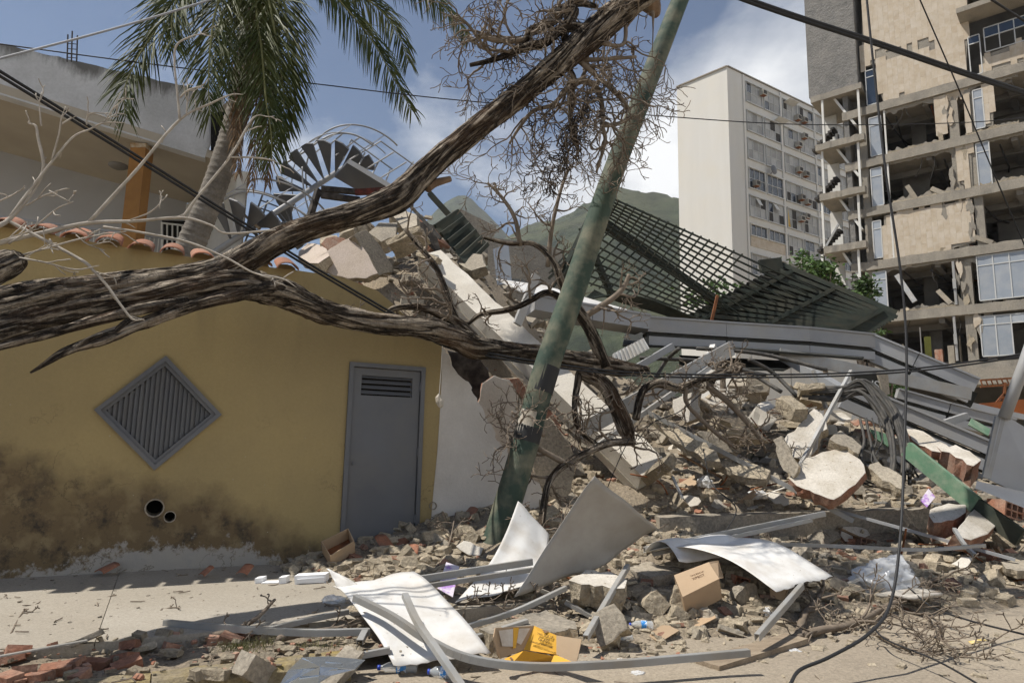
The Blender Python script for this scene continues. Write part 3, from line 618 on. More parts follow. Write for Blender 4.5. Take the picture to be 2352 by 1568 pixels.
def rough_slab(name, x0, x1, y0, y1, z0, z1, mt, parent, amp=.05, n=40, seed=0):
    b = MB()
    for i in range(n + 1):
        x = x0 + (x1 - x0) * i / n; e = amp * mn.fractal(V((x * 1.7, seed, 0)), 1, 2, 3); e2 = amp * mn.fractal(V((x * 1.7, seed, 5)), 1, 2, 3)
        b.v += [(x, y0 + e, z0), (x, y0 + e * .6, z1 + e2), (x, y1, z1), (x, y1, z0)]
    for i in range(n): k = i * 4; b.f += [(k + j, k + (j + 1) % 4, k + 4 + (j + 1) % 4, k + 4 + j) for j in range(4)]
    b.f += [(3, 2, 1, 0), tuple(n * 4 + j for j in range(4))]; return b.build(name, M_[mt], parent, M=RF)
for i, z in enumerate(ZB): rough_slab('floor_slab', -.1, SE, -.10, 9, z, z + TH, 'bconc', db, .06, 50, i)
rough_slab('roof_slab', -.1, SE, -.05, 9, 32, 32.5, 'bconc', db)
# rooms: back wall, ceiling beams, pipes, a few inner partitions
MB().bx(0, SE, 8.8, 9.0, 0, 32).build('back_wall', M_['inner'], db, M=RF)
MB().bx(-.05, .25, .05, 9, 0, 32).build('side_wall', M_['stucco'], db, M=RF); MB().bx(SE - .2, SE, .4, 9, 0, 32).build('side_wall', M_['stucco'], db, M=RF)
for i, z in enumerate(ZB[:5]):
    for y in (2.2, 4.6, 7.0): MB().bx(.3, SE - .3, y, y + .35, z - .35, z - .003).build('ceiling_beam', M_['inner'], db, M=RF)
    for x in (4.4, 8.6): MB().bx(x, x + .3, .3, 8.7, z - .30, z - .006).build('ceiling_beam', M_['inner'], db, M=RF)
    for k in range(4):
        x = rg.uniform(1, 9); b = MB().tube([(x, .6, z - .25 - .05 * k), (x + rg.uniform(-.4, .4), 4, z - .45), (x + rg.uniform(-2, 2), 7.5, z - .4)], .05, 6); b.build('pipe', M_['rust' if k == 1 else 'acdark'], db, M=RF)
    zf = z - 3.2 + TH if i == 0 else ZB[i + 1 if i < 5 else 5] + TH
    zf = (ZB[i + 1] if i + 1 < len(ZB) else 0) + TH
    MB().bx(2.9 + rg.uniform(-.5, .8), 3.1 + .9, 3.5, 3.65, zf, z).build('partition', M_['inner'], db, M=RF)
    MB().bx(7.2, 10.5, 5.0, 5.15, zf, z).build('partition', M_['inner'], db, M=RF)
    for k in range(14):      # debris on the floor edge
        x = rg.uniform(1.4, 5.3) if k < 9 else rg.uniform(5.8, 9.5); s_ = rg.uniform(.10, .32)
        MB().box((x, rg.uniform(.15, .9), zf + s_ * .35), (s_ * rg.uniform(1, 2.2), s_, s_ * .8), Matrix.Rotation(rg.uniform(0, 3), 3, V((rg.random(), rg.random(), 1)))).build('debris', M_[rg.choice(('conc', 'conc', 'conc2', 'brick', 'plaster'))], db, M=RF)
# structural piers of the front
def pier(a, b_, mt='bconc', y0=.02, y1=.45, name='pier'):
    (x0, z0), (x1, z1) = rpx(*a), rpx(*b_); x0, x1 = min(x0, x1), max(x0, x1); z0, z1 = min(z0, z1), max(z0, z1)
    return MB().bx(x0, x1, y0, y1, z0, z1).build(name, M_[mt], db, M=RF)
for fl in range(5):
    za = (ZB[fl + 1] + TH if fl < 5 else 0) - .002; zb_ = ZB[fl] + .002
    for u, w_ in ((1972, .42), (2182, .5), (2225, .42)):
        s_ = rpx(u + (600 - 300) * .02, 400)[0]
        MB().bx(s_, s_ + w_, .12, .62, za, zb_).build('pier', M_['bconc'], db, M=RF)
s_u = rpx(2038, 400)[0]
for fl in range(1, 4): MB().bx(s_u, s_u + .09, .0, .12, ZB[fl] + TH, ZB[fl - 1]).build('white_post', M_['bwhite'], db, M=RF)
# polygons of surviving stone cladding
POL = [[z2(478, -300), z2(1290, -620), z2(1285, 260), z2(1280, 605), z2(1210, 640), z2(1120, 660), z2(1070, 690), z2(1025, 705), z2(960, 715), z2(860, 742), z2(800, 735), z2(720, 765), z2(640, 770), z2(605, 650), z2(592, 480), z2(480, 520)],
       [z2(1028, 770), z2(1100, 715), z2(1130, 800), z2(1155, 930), z2(1110, 1010), z2(1050, 1040)], [z2(1262, 690), z2(1308, 680), z2(1312, 990), z2(1268, 970)], [z2(1408, 640), z2(1476, 630), z2(1486, 960), z2(1425, 970)],
       [z2(1182, 1100), z2(1312, 1080), z2(1330, 1450), z2(1240, 1400), z2(1200, 1280)], [z2(1395, 430), z2(1900, 250), z2(1900, 410), z2(1400, 560)],
       [z3(648, 240), z3(1320, 112), z3(1338, 440), z3(1190, 480), z3(1130, 545), z3(1100, 520), z3(1050, 555), z3(1000, 540), z3(900, 565), z3(820, 595), z3(740, 570), z3(650, 578)]]
HOLES = [[z2(590, 400), z2(760, 345), z2(860, 345), z2(850, 370), z2(640, 450), z2(592, 470)], [z2(895, 350), z2(1000, 290), z2(1075, 270), z2(1070, 300), z2(960, 330), z2(900, 370)], [z2(1000, 335), z2(1040, 330), z2(1040, 355), z2(1002, 362)]]
for k, po in enumerate(POL):
    q = [rpx(*p) for p in po]; MB().plate(q, [], .06, .26).build('infill_wall', M_['bconc'], db, M=RF)
TW, THt = .30, .62
tmesh = MB().bx(-TW / 2 + .0015, TW / 2 - .0015, 0, .045, -THt / 2 + .0015, THt / 2 - .0015).mesh('stone_tile', M_['cladding'])
tc_ = []; s_ = .1
while s_ < 11:
    off = rg.choice((0, .31)); z = 4 + off
    while z < 36:
        p = RF @ V((s_, 0, z)); uv = proj(p)
        if -60 < uv[1] and uv[0] < 2420 and any(inside(uv, po) for po in POL) and not any(inside(uv, h_) for h_ in HOLES): tc_.append((s_, z))
        z += THt
    s_ += TW
clad = thing('unused', None, None); bpy.data.objects.remove(clad)
sp_ = MB()
for i, (x, z) in enumerate(sorted(tc_, key=lambda t: (t[1] > 22, -t[0]))):
    y = .012 + rg.uniform(-.002, .003)
    if i < 300: inst('stone_tile', tmesh, RF @ Matrix.Translation(V((x, y, z))), db)
    else: sp_.bx(x - TW / 2 + .0015, x + TW / 2 - .0015, y, y + .045, z - THt / 2 + .0015, z + THt / 2 - .0015)
if sp_.v: tag(sp_.build('stone_tiles', M_['cladding'], db, M=RF), kind='stuff')
# windows
def rwin(a, b_, cols=1, tr=.22, glass='glass', broken=()):
    (x0, z1), (x1, z0) = rpx(*a), rpx(*b_); o = MB(); fw_ = .055
    o.bx(x0, x1, .0, .07, z0, z0 + fw_).bx(x0, x1, .0, .07, z1 - fw_, z1)
    for c_ in range(cols + 1):
        x = x0 + (x1 - x0) * c_ / cols; o.bx(x - fw_ / 2, x + fw_ / 2, -.004, .074, z0 + fw_, z1 - fw_)
    zt = z1 - (z1 - z0) * tr; o.bx(x0, x1, .002, .066, zt - fw_ / 2, zt + fw_ / 2)
    wn = o.build('window', M_['alu'], db, M=RF)
    for c_ in range(cols):
        for r_, (za, zb_) in enumerate(((z0 + fw_, zt - fw_ / 2), (zt + fw_ / 2, z1 - fw_))):
            if (c_, r_) in broken: continue
            xa = x0 + (x1 - x0) * c_ / cols + fw_ / 2; xb = x0 + (x1 - x0) * (c_ + 1) / cols - fw_ / 2
            MB().bx(xa, xb, .03, .04, za, zb_).build('pane', M_[glass if r_ == 0 or glass == 'dkglass' else 'glass'], wn, M=RF)
rwin(z2(505, 545), z2(598, 790), 1, .2, 'dkglass')
rwin(z2(532, 905), z2(642, 1180)); rwin(z2(545, 1292), z2(650, 1568)); rwin(z3(560, 282), z3(642, 560)); rwin(z3(562, 672), z3(682, 945))
rwin(z2(1325, 692), z2(1425, 975)); rwin(z2(1350, 1098), z2(1480, 1412)); rwin(z3(1355, 550), z3(1900, 840), 4); rwin(z3(1380, 1010), z3(1900, 1290), 4, .22, 'glass', ((2, 0),))
rwin(z2(1290, 285), z2(1405, 560), 1, .2, 'dkglass', ((0, 0),)); rwin(z2(1410, 215), z2(1900, 260), 4, .4, 'dkglass', tuple((k, 0) for k in range(4)))
# projecting canopy over the top right window and shop canopy below
(x0, z0) = rpx(*z2(1215, 160)); MB().bx(x0 + .1, SE, -1.3, .3, z0 - .25, z0 + .05).build('canopy', M_['bconc'], db, M=RF)
(x0, z0) = rpx(2235, 852); MB().bx(x0, SE, -1.6, .2, z0 - .9, z0).build('shop_canopy', M_['bconc'], db, M=RF)
for (a, b_) in ((z3(1172, 590), z3(1210, 920)), (z3(1180, 1010), z3(1218, 1350))):
    (xa, za), (xb, zb_) = rpx(*a), rpx(*b_)
    for k in range(4): MB().tube([(xa + (xb - xa) * (k + .5) / 4, -.02, zb_), (xa + (xb - xa) * (k + .5) / 4, -.02, za)], .045, 8).build('riser_pipe', M_['galv'], db, M=RF)
    MB().bx(xa - .05, xb + .05, -.14, -.03, (za + zb_) / 2 - .35, (za + zb_) / 2 + .25).build('meter_box', M_['galv'], db, M=RF)
pier(z3(930, 1150), z3(995, 1320), 'yellowdoor', .9, .95, 'door'); pier(z3(900, 1080), z3(925, 1320), 'bwhite', .7, .8, 'door_post')
for a, b_, mt in ((z3(1030, 1260), z3(1098, 1360), 'brick'), (z3(1130, 1230), z3(1190, 1370), 'conc2'), (z3(1215, 1150), z3(1240, 1370), 'conc'), (z3(1215, 600), z3(1285, 900), 'conc2')): pier(a, b_, mt, .2, .6, 'broken_column')
# fallen panel with foil hanging from the fifth floor, broken blocks on floors
pa, pb_ = rpx(*z3(745, 690)), rpx(*z3(890, 900)); MB().bar((pa[0], .1, pa[1]), (pb_[0], -.1, pb_[1]), .28, .12, V((0, 1, 0))).build('hanging_panel', M_['galv'], db, M=RF)
for a, b_ in ((z2(825, 1420), z2(900, 1530)), (z2(1010, 1440), z2(1130, 1490)), (z3(1060, 810), z3(1160, 910)), (z3(1340, 400), z3(1480, 445))):
    (xa, za), (xb, zb_) = rpx(*a), rpx(*b_); MB().bar((xa, .2, za), (xb, .2, zb_), .4, .26).build('broken_block', M_['conc2'], db, M=RF)
for (a, b_) in ((z2(1345, 1410), z2(1345, 1412)),): pass
rk = random.Random(63)
def ragged(u0, u1, fl, top, mt, amp, y=.03, th=.10, seed=0, name='broken_wall'):
    (xa, _), (xb, _) = rpx(u0, 400), rpx(u1, 400); zc = ZB[fl] + .01 if top else ZB[fl + 1] + TH - .01; pts = []; n_ = 26
    for i in range(n_ + 1):
        x = xa + (xb - xa) * i / n_; e = amp * (.25 + .75 * abs(mn.fractal(V((x * 1.9, seed * 3.1, fl)), 1, 2, 4)) + rk.uniform(0, .12)); pts.append((x, zc - e if top else zc + e))
    return MB().plate(pts + [(xb, zc), (xa, zc)], [], y, y + th).build(name, M_[mt], db, M=RF)
for fl, (u0, u1) in ((1, (2040, 2165)), (2, (2045, 2180)), (4, (2045, 2180)), (1, (2225, 2352)), (2, (2232, 2360))):
    ragged(u0, u1, fl - 1 if fl < 5 else 4, False, 'bconc', .55, .12, .12, fl + .3); ragged(u0, u1, fl - 1, False, 'conc', .30, .02, .16, fl + 7.3, 'rubble_edge')
for fl, u0, u1, mt, am in ((0, 2040, 2180, 'bconc', .5), (1, 2040, 2185, 'bconc', .25), (3, 1995, 2250, 'bconc', .35), (0, 2180, 2240, 'cladding', .9), (1, 2185, 2235, 'bconc', .7), (3, 2180, 2230, 'bconc', .6), (0, 2240, 2360, 'bconc', .3), (1, 2240, 2360, 'bconc', .3)):
    ragged(u0, u1, fl, True, mt, am, .10, .14, fl * 1.7 + u0 * .01)
for k in range(26):       # broken side jambs and lumps of masonry clinging to the frame
    u = rk.choice((2046, 2165, 2182, 2195, 2218)) + rk.uniform(-4, 4); fl = rk.randint(0, 4); x = rpx(u, 400)[0]; z = rk.uniform(ZB[fl + 1] + TH, ZB[fl] - .3)
    pts = [(x + rk.uniform(.04, .20) * math.cos(a) * 1.2, z + rk.uniform(.15, .8) * math.sin(a)) for a in [j * .7 for j in range(9)]]
    MB().plate(pts, [], rk.uniform(-.03, .04), .3).build('masonry_remnant', M_[rk.choice(('bconc', 'conc', 'cladding', 'bconc'))], db, M=RF)
for k in range(14):       # loose wires and bent bars in the open rooms
    fl = rk.randint(0, 4); x = rpx(rk.uniform(2050, 2340), 400)[0]; z = ZB[fl]; q = bez([(x, .3, z), (x + rk.uniform(-.3, .3), .1, z - rk.uniform(.4, 1)), (x + rk.uniform(-.6, .6), .2, z - rk.uniform(.8, 1.8))], 5)
    MB().tube([V(t) for t in q], .022, 5).build('hanging_wire', M_['acdark'], db, M=RF)
# stair tower beside the front
tw_ = thing('stair_tower', 'grey rough stucco stair tower with open broken landings', 'tower', RF @ V((-4, 0, 0)))
sx0, sx1 = rpx(1853, 120, -.4)[0], rpx(1966, 120, -.4)[0]; tz = rpx(1864, 224, -.4)[1]
MB().bx(sx0, sx1, -.4, 4.2, tz, 40).build('tower_wall', M_['stucco'], tw_, M=RF)
lo_e = MB(); rough_slab('tower_sill', sx0 + .1, sx1 + .2, -.46, 3.8, tz - .42, tz - .004, 'bconc', tw_, .05, 16, 3)
MB().bx(sx1 + .01, -.05, 1.2, 4.2, 0, 40).build('recess_wall', M_['stucco'], tw_, M=RF)
lz = [tz] + [rpx(1872, v, -.4)[1] for v in (337, 452, 573, 700)]
for i, z in enumerate(lz[1:]):
    xe = rpx(1986 + 2 * i, 330 + 118 * i, -.55)[0]; rough_slab('landing_edge', sx0 + .3 + .1 * i, xe, -.62, -.13, z - .44, z, 'bconc', tw_, .09, 20, 7 + i); MB().bx(sx0 + .35, -.25, -.127, 2.6, z - .40, z - .02).build('landing', M_['bconc'], tw_, M=RF)
    zt = lz[i] - .43
    for uu in (1890, 1974): x = rpx(uu, 300 + 118 * i, -.3)[0]; MB().bx(x, x + .13, -.40, -.28, z - .01, zt + .02).build('post', M_['bwhite'], tw_, M=RF)
    xp = rpx(1896, 300, 2.2)[0]; MB().bx(xp, xp + .75, 2.2, 2.3, z, zt).build('back_panel', M_['bwhite'], tw_, M=RF); MB().bx(xp + 1.2, xp + 1.5, 2.0, 2.3, z, zt).build('back_column', M_['bconc'], tw_, M=RF)
    # one flight of stairs between landings: sloping soffit with steps on it
    xa, xb = -.7, sx0 + 1.5; k0 = (xa, zt - .05); k1 = (xb, z + .1)
    MB().bar((rpx(1972, 300, .6)[0], .6, z + .9), (rpx(1925, 300, .6)[0], .6, zt + .1), 1.3, .14).build('flight', M_['bwhite'], tw_, M=RF)
    for k in range(8):
        f = k / 8; MB().bx(xa - 1.4 * f - .25, xa - 1.4 * f, .2, 1.0, z + 1.3 - 1.3 * f - .16, z + 1.3 - 1.3 * f).build('step', M_['acdark'], tw_, M=RF)
MB().bar((sx0 + .6, -.4, lz[3] + .1), (-.6, -.4, lz[3] + 1.4), .1, .12).build('fallen_rail', M_['galv'], tw_, M=RF)
# rusty truss and orange panel in front of the shop
rt = thing('rusty_truss', 'rusty truss frame above an orange hoarding at the far right', 'truss', P(2290, 935, 30))
for a, c in (((2252, 873, 30), (2360, 866, 30)), ((2252, 888, 30), (2360, 880, 30))): MB().bar(P(*a), P(*c), .08, .08).build('chord', M_['rust'], rt)
for k in range(9): MB().bar(P(2252 + 12 * k, 873 - .8 * k, 30), P(2258 + 12 * k, 888 - .8 * k, 30), .04, .04).build('web_bar', M_['rust'], rt)
for a, c in (((2308, 878, 30), (2305, 925, 30)), ((2305, 905, 30), (2288, 925, 30)), ((2305, 905, 30), (2322, 925, 30))): MB().bar(P(*a), P(*c), .1, .1).build('post', M_['rust'], rt)
slab6(P(2252, 926, 29.8), P(2400, 912, 29.8), P(2400, 960, 29.8), P(2252, 965, 29.8), .1, (0, 1, 0)).build('orange_panel', mat('orange_rust_panel', (.40, .12, .03), (.24, .075, .025), .8, .9, .1), rt)
# ------------------------------------------------------------------ cream tower block behind
zf_ = lambda x, y: (1543.6 + .3302 * x, 141.2 + .3302 * y)
co = P(1698, 1090, 71); co.z = 0; a1_ = R(56.9); a2_ = R(-44)
FX = V((math.sin(a1_), math.cos(a1_), 0)); FY = V((-FX.y, FX.x, 0)); FF = frame(co, FX, FY); FFi = FF.inverted()
LXd = V((math.sin(a2_), math.cos(a2_), 0))
def fpx(x, y):
    p = FFi @ PP(*zf_(x, y), co, FY); return (p.x, p.z)
top = PP(1698, 167, co, FY).z; wl = PP(1555, 222, co, V((-LXd.y, LXd.x, 0))); wlen = (wl - co).dot(LXd); rlen = 34
ct_ = thing('tower_block', 'tall cream apartment block with louvred windows behind the wreck', 'building', co)
e = [V((0, 0, 0)), FX * rlen, FX * rlen + LXd * wlen, LXd * wlen]
b = MB().add([co + p for p in e] + [co + p + V((0, 0, top)) for p in e], [(0, 1, 5, 4), (1, 2, 6, 5), (2, 3, 7, 6), (3, 0, 4, 7), (4, 5, 6, 7)]); b.build('wall', M_['cream'], ct_)
for i in range(4):
    a, c = co + e[i], co + e[(i + 1) % 4]; MB().bar(a + V((0, 0, top + .05)), c + V((0, 0, top + .05)), .3, .14).build('coping', M_['bconc'], ct_)
rows = [fpx(530, y)[1] for y in (152, 347, 537, 737, 928, 1125, 1328, 1520)]; hgt = fpx(530, 152)[1] - fpx(532, 287)[1]
colx = [(524, 640), (650, 752)]; cols_ = [(fpx(a, 800)[0], fpx(c, 800)[0]) for a, c in ((530, 642), (655, 765), (785, 885), (898, 995), (1008, 1085))]
bw_ = cols_[2][0] - cols_[0][0]; cols_ += [(a + bw_ * 1.0, c + bw_ * 1.0) for a, c in cols_[3:5]]; cols_ += [(cols_[-1][0] + bw_ * .5 * k, cols_[-1][1] + bw_ * .5 * k) for k in (1, 2, 3)]
for x in (fpx(768, 800)[0], fpx(995, 800)[0] + .15, fpx(505, 800)[0] + .1): MB().bx(x, x + .3, -.12, .05, 0, top - .1).build('pilaster', M_['cream'], ct_, M=FF)
pm_ = MB().bx(0, 1, 0, 1, 0, 1); pmesh = {k: MB().bx(0, 1, 0, 1, 0, 1).mesh('pane', M_[k]) for k in ('louver', 'dkglass', 'acdark')}
rg = random.Random(8)
for r_, z1 in enumerate(rows):
    for c_, (x0, x1) in enumerate(cols_):
        z0 = z1 - hgt; w_ = MB(); t = .05
        dark = (r_, c_) in ((3, 0), (3, 1), (5, 0), (5, 1), (3, 4)); half = (r_ == 5 and c_ < 2)
        if half: z0 = z1 - hgt * .55
        w_.bx(x0 - .05, x1 + .05, -.20, .02, z0 - .04, z0 + t).bx(x0 - .05, x1 + .05, -.24, .02, z1 - t, z1 + .06).bx(x0, x0 + t, -.16, .02, z0 + t, z1 - t).bx(x1 - t, x1, -.16, .02, z0 + t, z1 - t)
        n_ = 3; zm = (z0 + z1) / 2
        if not half: w_.bx(x0 + t, x1 - t, -.065, .02, zm - t / 2, zm + t / 2)
        for k in range(1, n_): x = x0 + (x1 - x0) * k / n_; w_.bx(x - t / 2, x + t / 2, -.068, .02, z0 + t, z1 - t)
        wn = w_.build('window', M_['alu'] if not dark else M_['bwhite'], ct_, M=FF)
        for k in range(n_):
            for h_ in range(1 if half else 2):
                za, zb_ = (z0, z1) if half else ((z0, zm) if h_ == 0 else (zm, z1)); xa = x0 + (x1 - x0) * k / n_ + t / 2; xb = x0 + (x1 - x0) * (k + 1) / n_ - t / 2
                kind = 'dkglass' if dark else rg.choices(('louver', 'acdark', 'dkglass'), (.80, .12, .08))[0]
                inst('pane', pmesh[kind], FF @ Matrix.Translation(V((xa, -.02, za + t / 2))) @ Matrix.Diagonal((xb - xa, .03, zb_ - za - t, 1)), wn)
x0 = cols_[0][0]; MB().bx(x0, cols_[1][1], -.06, .02, rows[5] - hgt * 1.05, rows[5] - hgt * .58).build('infill_panel', M_['cladding'], ct_, M=FF)
vent = MB()
for (x, y, dx_, dz_) in ((775, 275, 110, 30), (705, 402, 80, 20)):
    (xa, za) = fpx(x, y); b = MB().box((xa + .9, -.45, za - .1), (1.9, .9, .03), Matrix.Rotation(R(-12), 3, 'X')); b.build('open_sash', M_['bwhite'], ct_, M=FF)
for (x, y) in ((580, 940), (700, 975), (905, 1050)):
    (xa, za) = fpx(x, y); MB().box((xa + .3, -.25, za - .6), (.6, .04, 1.1), Matrix.Rotation(R(-28), 3, 'X')).build('open_sash', M_['bwhite'], ct_, M=FF)
acs = [(602, 205), (845, 378), (890, 395), (890, 505), (850, 565), (855, 738), (900, 768), (555, 832), (872, 930), (915, 962), (868, 1078), (905, 1060)]
names = ['at the top floor left', 'at the upper right, first of a pair', 'at the upper right, second of a pair', 'in a dark opening on the second row', 'hanging below the second row opening', 'at mid height, first of a pair', 'at mid height, second of a pair', 'under the dark window pair', 'below the drain pipe, first of a pair', 'below the drain pipe, second of a pair', 'under the yellow curtain window', 'beside the tilted sash']
for (x, y), nm in zip(acs, names):
    xa, za = fpx(x, y); o = thing('air_conditioner', 'boxy window air conditioner on the cream block, ' + nm, 'air conditioner', FF @ V((xa + .4, -.5, za - .7)), 'air conditioners on the cream block')
    MB().bx(xa, xa + .75, -.62, -.06, za - .62, za).build('casing', M_['acunit'], o, M=FF)
    MB().bx(xa + .08, xa + .67, -.635, -.622, za - .52, za - .1).build('grille', M_['acdark'], o, M=FF)
    MB().bx(xa + .1, xa + .65, -.58, -.1, za - .68, za - .625).build('bracket', M_['rust'], o, M=FF)
xa, za = fpx(678, 765); ds = thing('satellite_dish', 'grey satellite dish on the cream block beside dark windows', 'satellite dish', FF @ V((xa, -.2, za)))
b = MB()
for j in range(5):
    for i in range(20): a = 2 * math.pi * i / 20; r_ = .55 * j / 4; b.v.append((xa + r_ * math.cos(a), -.75 + .5 * r_ * r_ - .0, za + r_ * math.sin(a)))
for j in range(4):
    for i in range(20): b.f.append((j * 20 + i, j * 20 + (i + 1) % 20, (j + 1) * 20 + (i + 1) % 20, (j + 1) * 20 + i))
b.build('reflector', M_['steeld'], ds, True, FF); MB().bar((xa, -.7, za), (xa - .2, 0, za - .6), .06, .06).build('arm', M_['steeld'], ds, M=FF)
xa, za = fpx(795, 1030); MB().add([(xa, -.1, za), (xa + .12, -.14, za), (xa + .55, -.12, za - 2.1), (xa + .1, -.08, za - 2.2)], [(0, 1, 2, 3)]).build('curtain', M_['yellowc'], ct_, M=FF)
for u, v0, v1 in ((1636, 170, 192), (1641, 178, 192)): MB().tube([P(u, v1 + 6, 76), P(u, v0, 76)], .07, 6).build('roof_pipe', M_['acdark'], ct_)
MB().box(P(1620, 195, 76), (1.0, .6, .5)).build('roof_box', M_['bconc'], ct_)
# ------------------------------------------------------------------ fallen tree
def limb(mb, pts, n=28, ridge=.13, sub=10, seed=0.0, freq=7.0):   # pts: (u, v, Y, radius in picture units)
    q = bez(pts, sub); P3 = [P(a[0], a[1], a[2]) for a in q]; rs = [max(px(a[3], a[2]), .003) for a in q]
    ln = [0.0]
    for a, b in zip(P3, P3[1:]): ln.append(ln[-1] + (b - a).length)
    def fn(i, j, a, r):
        if n < 16: return r * (1 + .12 * mn.noise(V((ln[i] * 9, a, seed))))
        tw = a + ln[i] * .5
        v1 = mn.noise(V((math.cos(tw) * freq * .5, math.sin(tw) * freq * .5, ln[i] * 1.5 + seed)))
        v2 = mn.noise(V((math.cos(tw) * freq, math.sin(tw) * freq, ln[i] * 4.2 + seed + 9)))
        lump = mn.noise(V((math.cos(a) * .8, math.sin(a) * .8, ln[i] * 2.3 + seed + 20)))
        return r * (1 + ridge * (.55 - 1.6 * abs(v1)) + ridge * .55 * (.5 - 1.5 * abs(v2)) + .13 * lump)
    if n >= 10: mb.bk = getattr(mb, 'bk', []) + [(math.cos(2 * math.pi * j / n + ln[i] * .35) * rs[i], math.sin(2 * math.pi * j / n + ln[i] * .35) * rs[i], ln[i] + seed) for i in range(len(P3)) for j in range(n)]
    mb.tube(P3, rs, n, True, fn); return P3, rs
def grow(mb, p, d, Ln, r, depth, rg, curl=.35, grav=0.0, fork=.55):
    seg = max(.035, Ln / 9); k = max(3, int(Ln / seg)); pts = [p]; rs = [r]; d = d.normalized()
    ax = V((rg.gauss(0, 1), rg.gauss(0, 1), rg.gauss(0, 1))).normalized(); kids = []
    for i in range(k):
        d = (d + ax * (curl * .30) + V((rg.gauss(0, curl), rg.gauss(0, curl), rg.gauss(0, curl))) * .55 + V((0, 0, grav))).normalized()
        p = p + d * (Ln / k); pts.append(p); rs.append(max(r * (1 - .5 * (i + 1) / k), .0040))
        if depth > 0 and i > 0 and rg.random() < fork: kids.append((p, d, rs[-1], (i + 1) / k))
    mb.tube(pts, rs, 6 if r > .012 else (5 if r > .006 else 4), True)
    if depth > 0: kids += [(p, d, rs[-1], 1.0), (p, d, rs[-1], 1.0)]
    for q, dd, rr, f in kids:
        pr = V((rg.gauss(0, 1), rg.gauss(0, 1), rg.gauss(0, 1))); pr = (pr - dd * pr.dot(dd)).normalized()
        grow(mb, q, dd * rg.uniform(.4, .9) + pr * rg.uniform(.5, 1.0), Ln * rg.uniform(.42, .72) * (1.05 - .25 * f), rr * .78, depth - 1, rg, curl, grav, fork)
ft = thing('fallen_tree', 'big bare fallen tree trunk lying across the yellow wall', 'tree', P(0, 700, 4.2))
b = MB(); limb(b, [(-330, 770, 3.2, 57.4), (-150, 735, 3.7, 51.8), (0, 705, 4.2, 44.8), (120, 683, 4.5, 39.2), (250, 664, 4.8, 36.4), (400, 645, 5.1, 32.2), (500, 622, 5.3, 29.4), (570, 590, 5.4, 30.3), (640, 552, 5.45, 28.1), (720, 520, 5.5, 26.6), (800, 497, 5.55, 26.6), (860, 478, 5.6, 28.1), (915, 452, 5.7, 30.3), (965, 405, 5.78, 27.4), (1030, 348, 5.85, 26.6), (1100, 293, 5.9, 25.9), (1200, 212, 6, 26.6), (1300, 130, 6.1, 28.1), (1370, 70, 6.2, 31.1), (1440, 15, 6.25, 29.6), (1520, -30, 6.3, 22.2)], 56, .22, 14, 1.0)
b.build('trunk', M_['bark'], ft, True)
b = MB(); limb(b, [(-300, 815, 3.15, 28.0), (-100, 775, 3.75, 29.4), (60, 735, 4.3, 28.0), (200, 705, 4.65, 29.4), (330, 685, 4.9, 29.4), (450, 662, 5.15, 30.1), (540, 650, 5.35, 32.2), (640, 672, 5.8, 31.8), (700, 698, 6, 28.1), (760, 720, 6.2, 25.2), (850, 741, 6.5, 22.9), (930, 748, 6.7, 22.2), (990, 756, 6.9, 24.4), (1040, 772, 7.05, 24.4), (1085, 795, 7.2, 25.2), (1140, 803, 7.4, 20.0), (1250, 815, 7.75, 20.0), (1330, 828, 7.95, 20.0), (1420, 845, 8.1, 17.8), (1490, 850, 8.15, 8.1)], 48, .24, 14, 4.0)
b.build('branch', M_['bark'], ft, True)
def part_limb(pts, n=16, name='branch', mt='bark', ridge=.12, sub=8, seed=2.0):
    b = MB(); r_ = limb(b, pts, n, ridge, sub, seed); b.build(name, M_['twig' if n < 10 and mt == 'bark' else mt], ft, True); return r_
# splintered strips hanging off the trunk
part_limb([(640, 655, 5.7, 16), (560, 672, 5.3, 15), (430, 705, 5.0, 13), (320, 745, 4.75, 13), (230, 778, 4.5, 14), (150, 808, 4.3, 9), (70, 856, 4.1, 2)], 16, 'torn_bark', ridge=.4)
part_limb([(430, 690, 5.0, 10), (300, 715, 4.7, 12), (150, 755, 4.35, 10), (0, 795, 3.95, 9), (-100, 820, 3.7, 6)], 16, 'torn_bark', ridge=.4)
part_limb([(330, 735, 4.75, 6), (300, 735, 4.7, 8), (275, 752, 4.6, 7), (258, 770, 4.55, 3)], 12, 'torn_bark')
part_limb([(1465, -10, 6.3, 26), (1490, 5, 6.35, 22), (1505, 30, 6.4, 12), (1509, 40, 6.4, 2)], 16, 'torn_end', 'woodraw', .5)
part_limb([(1465, 10, 6.3, 8), (1497, 24, 6.35, 6), (1500, 60, 6.35, 2), (1498, 130, 6.4, 1.2)], 8, 'torn_bark')
part_limb([(980, 430, 5.85, 14), (1000, 420, 5.9, 10), (1035, 411, 5.95, 7)], 14, 'branch_stub', 'woodraw')
part_limb([(-60, 640, 3.9, 42), (-10, 616, 4.0, 36), (30, 600, 4.1, 30), (44, 590, 4.1, 18)], 24, 'branch_stub')
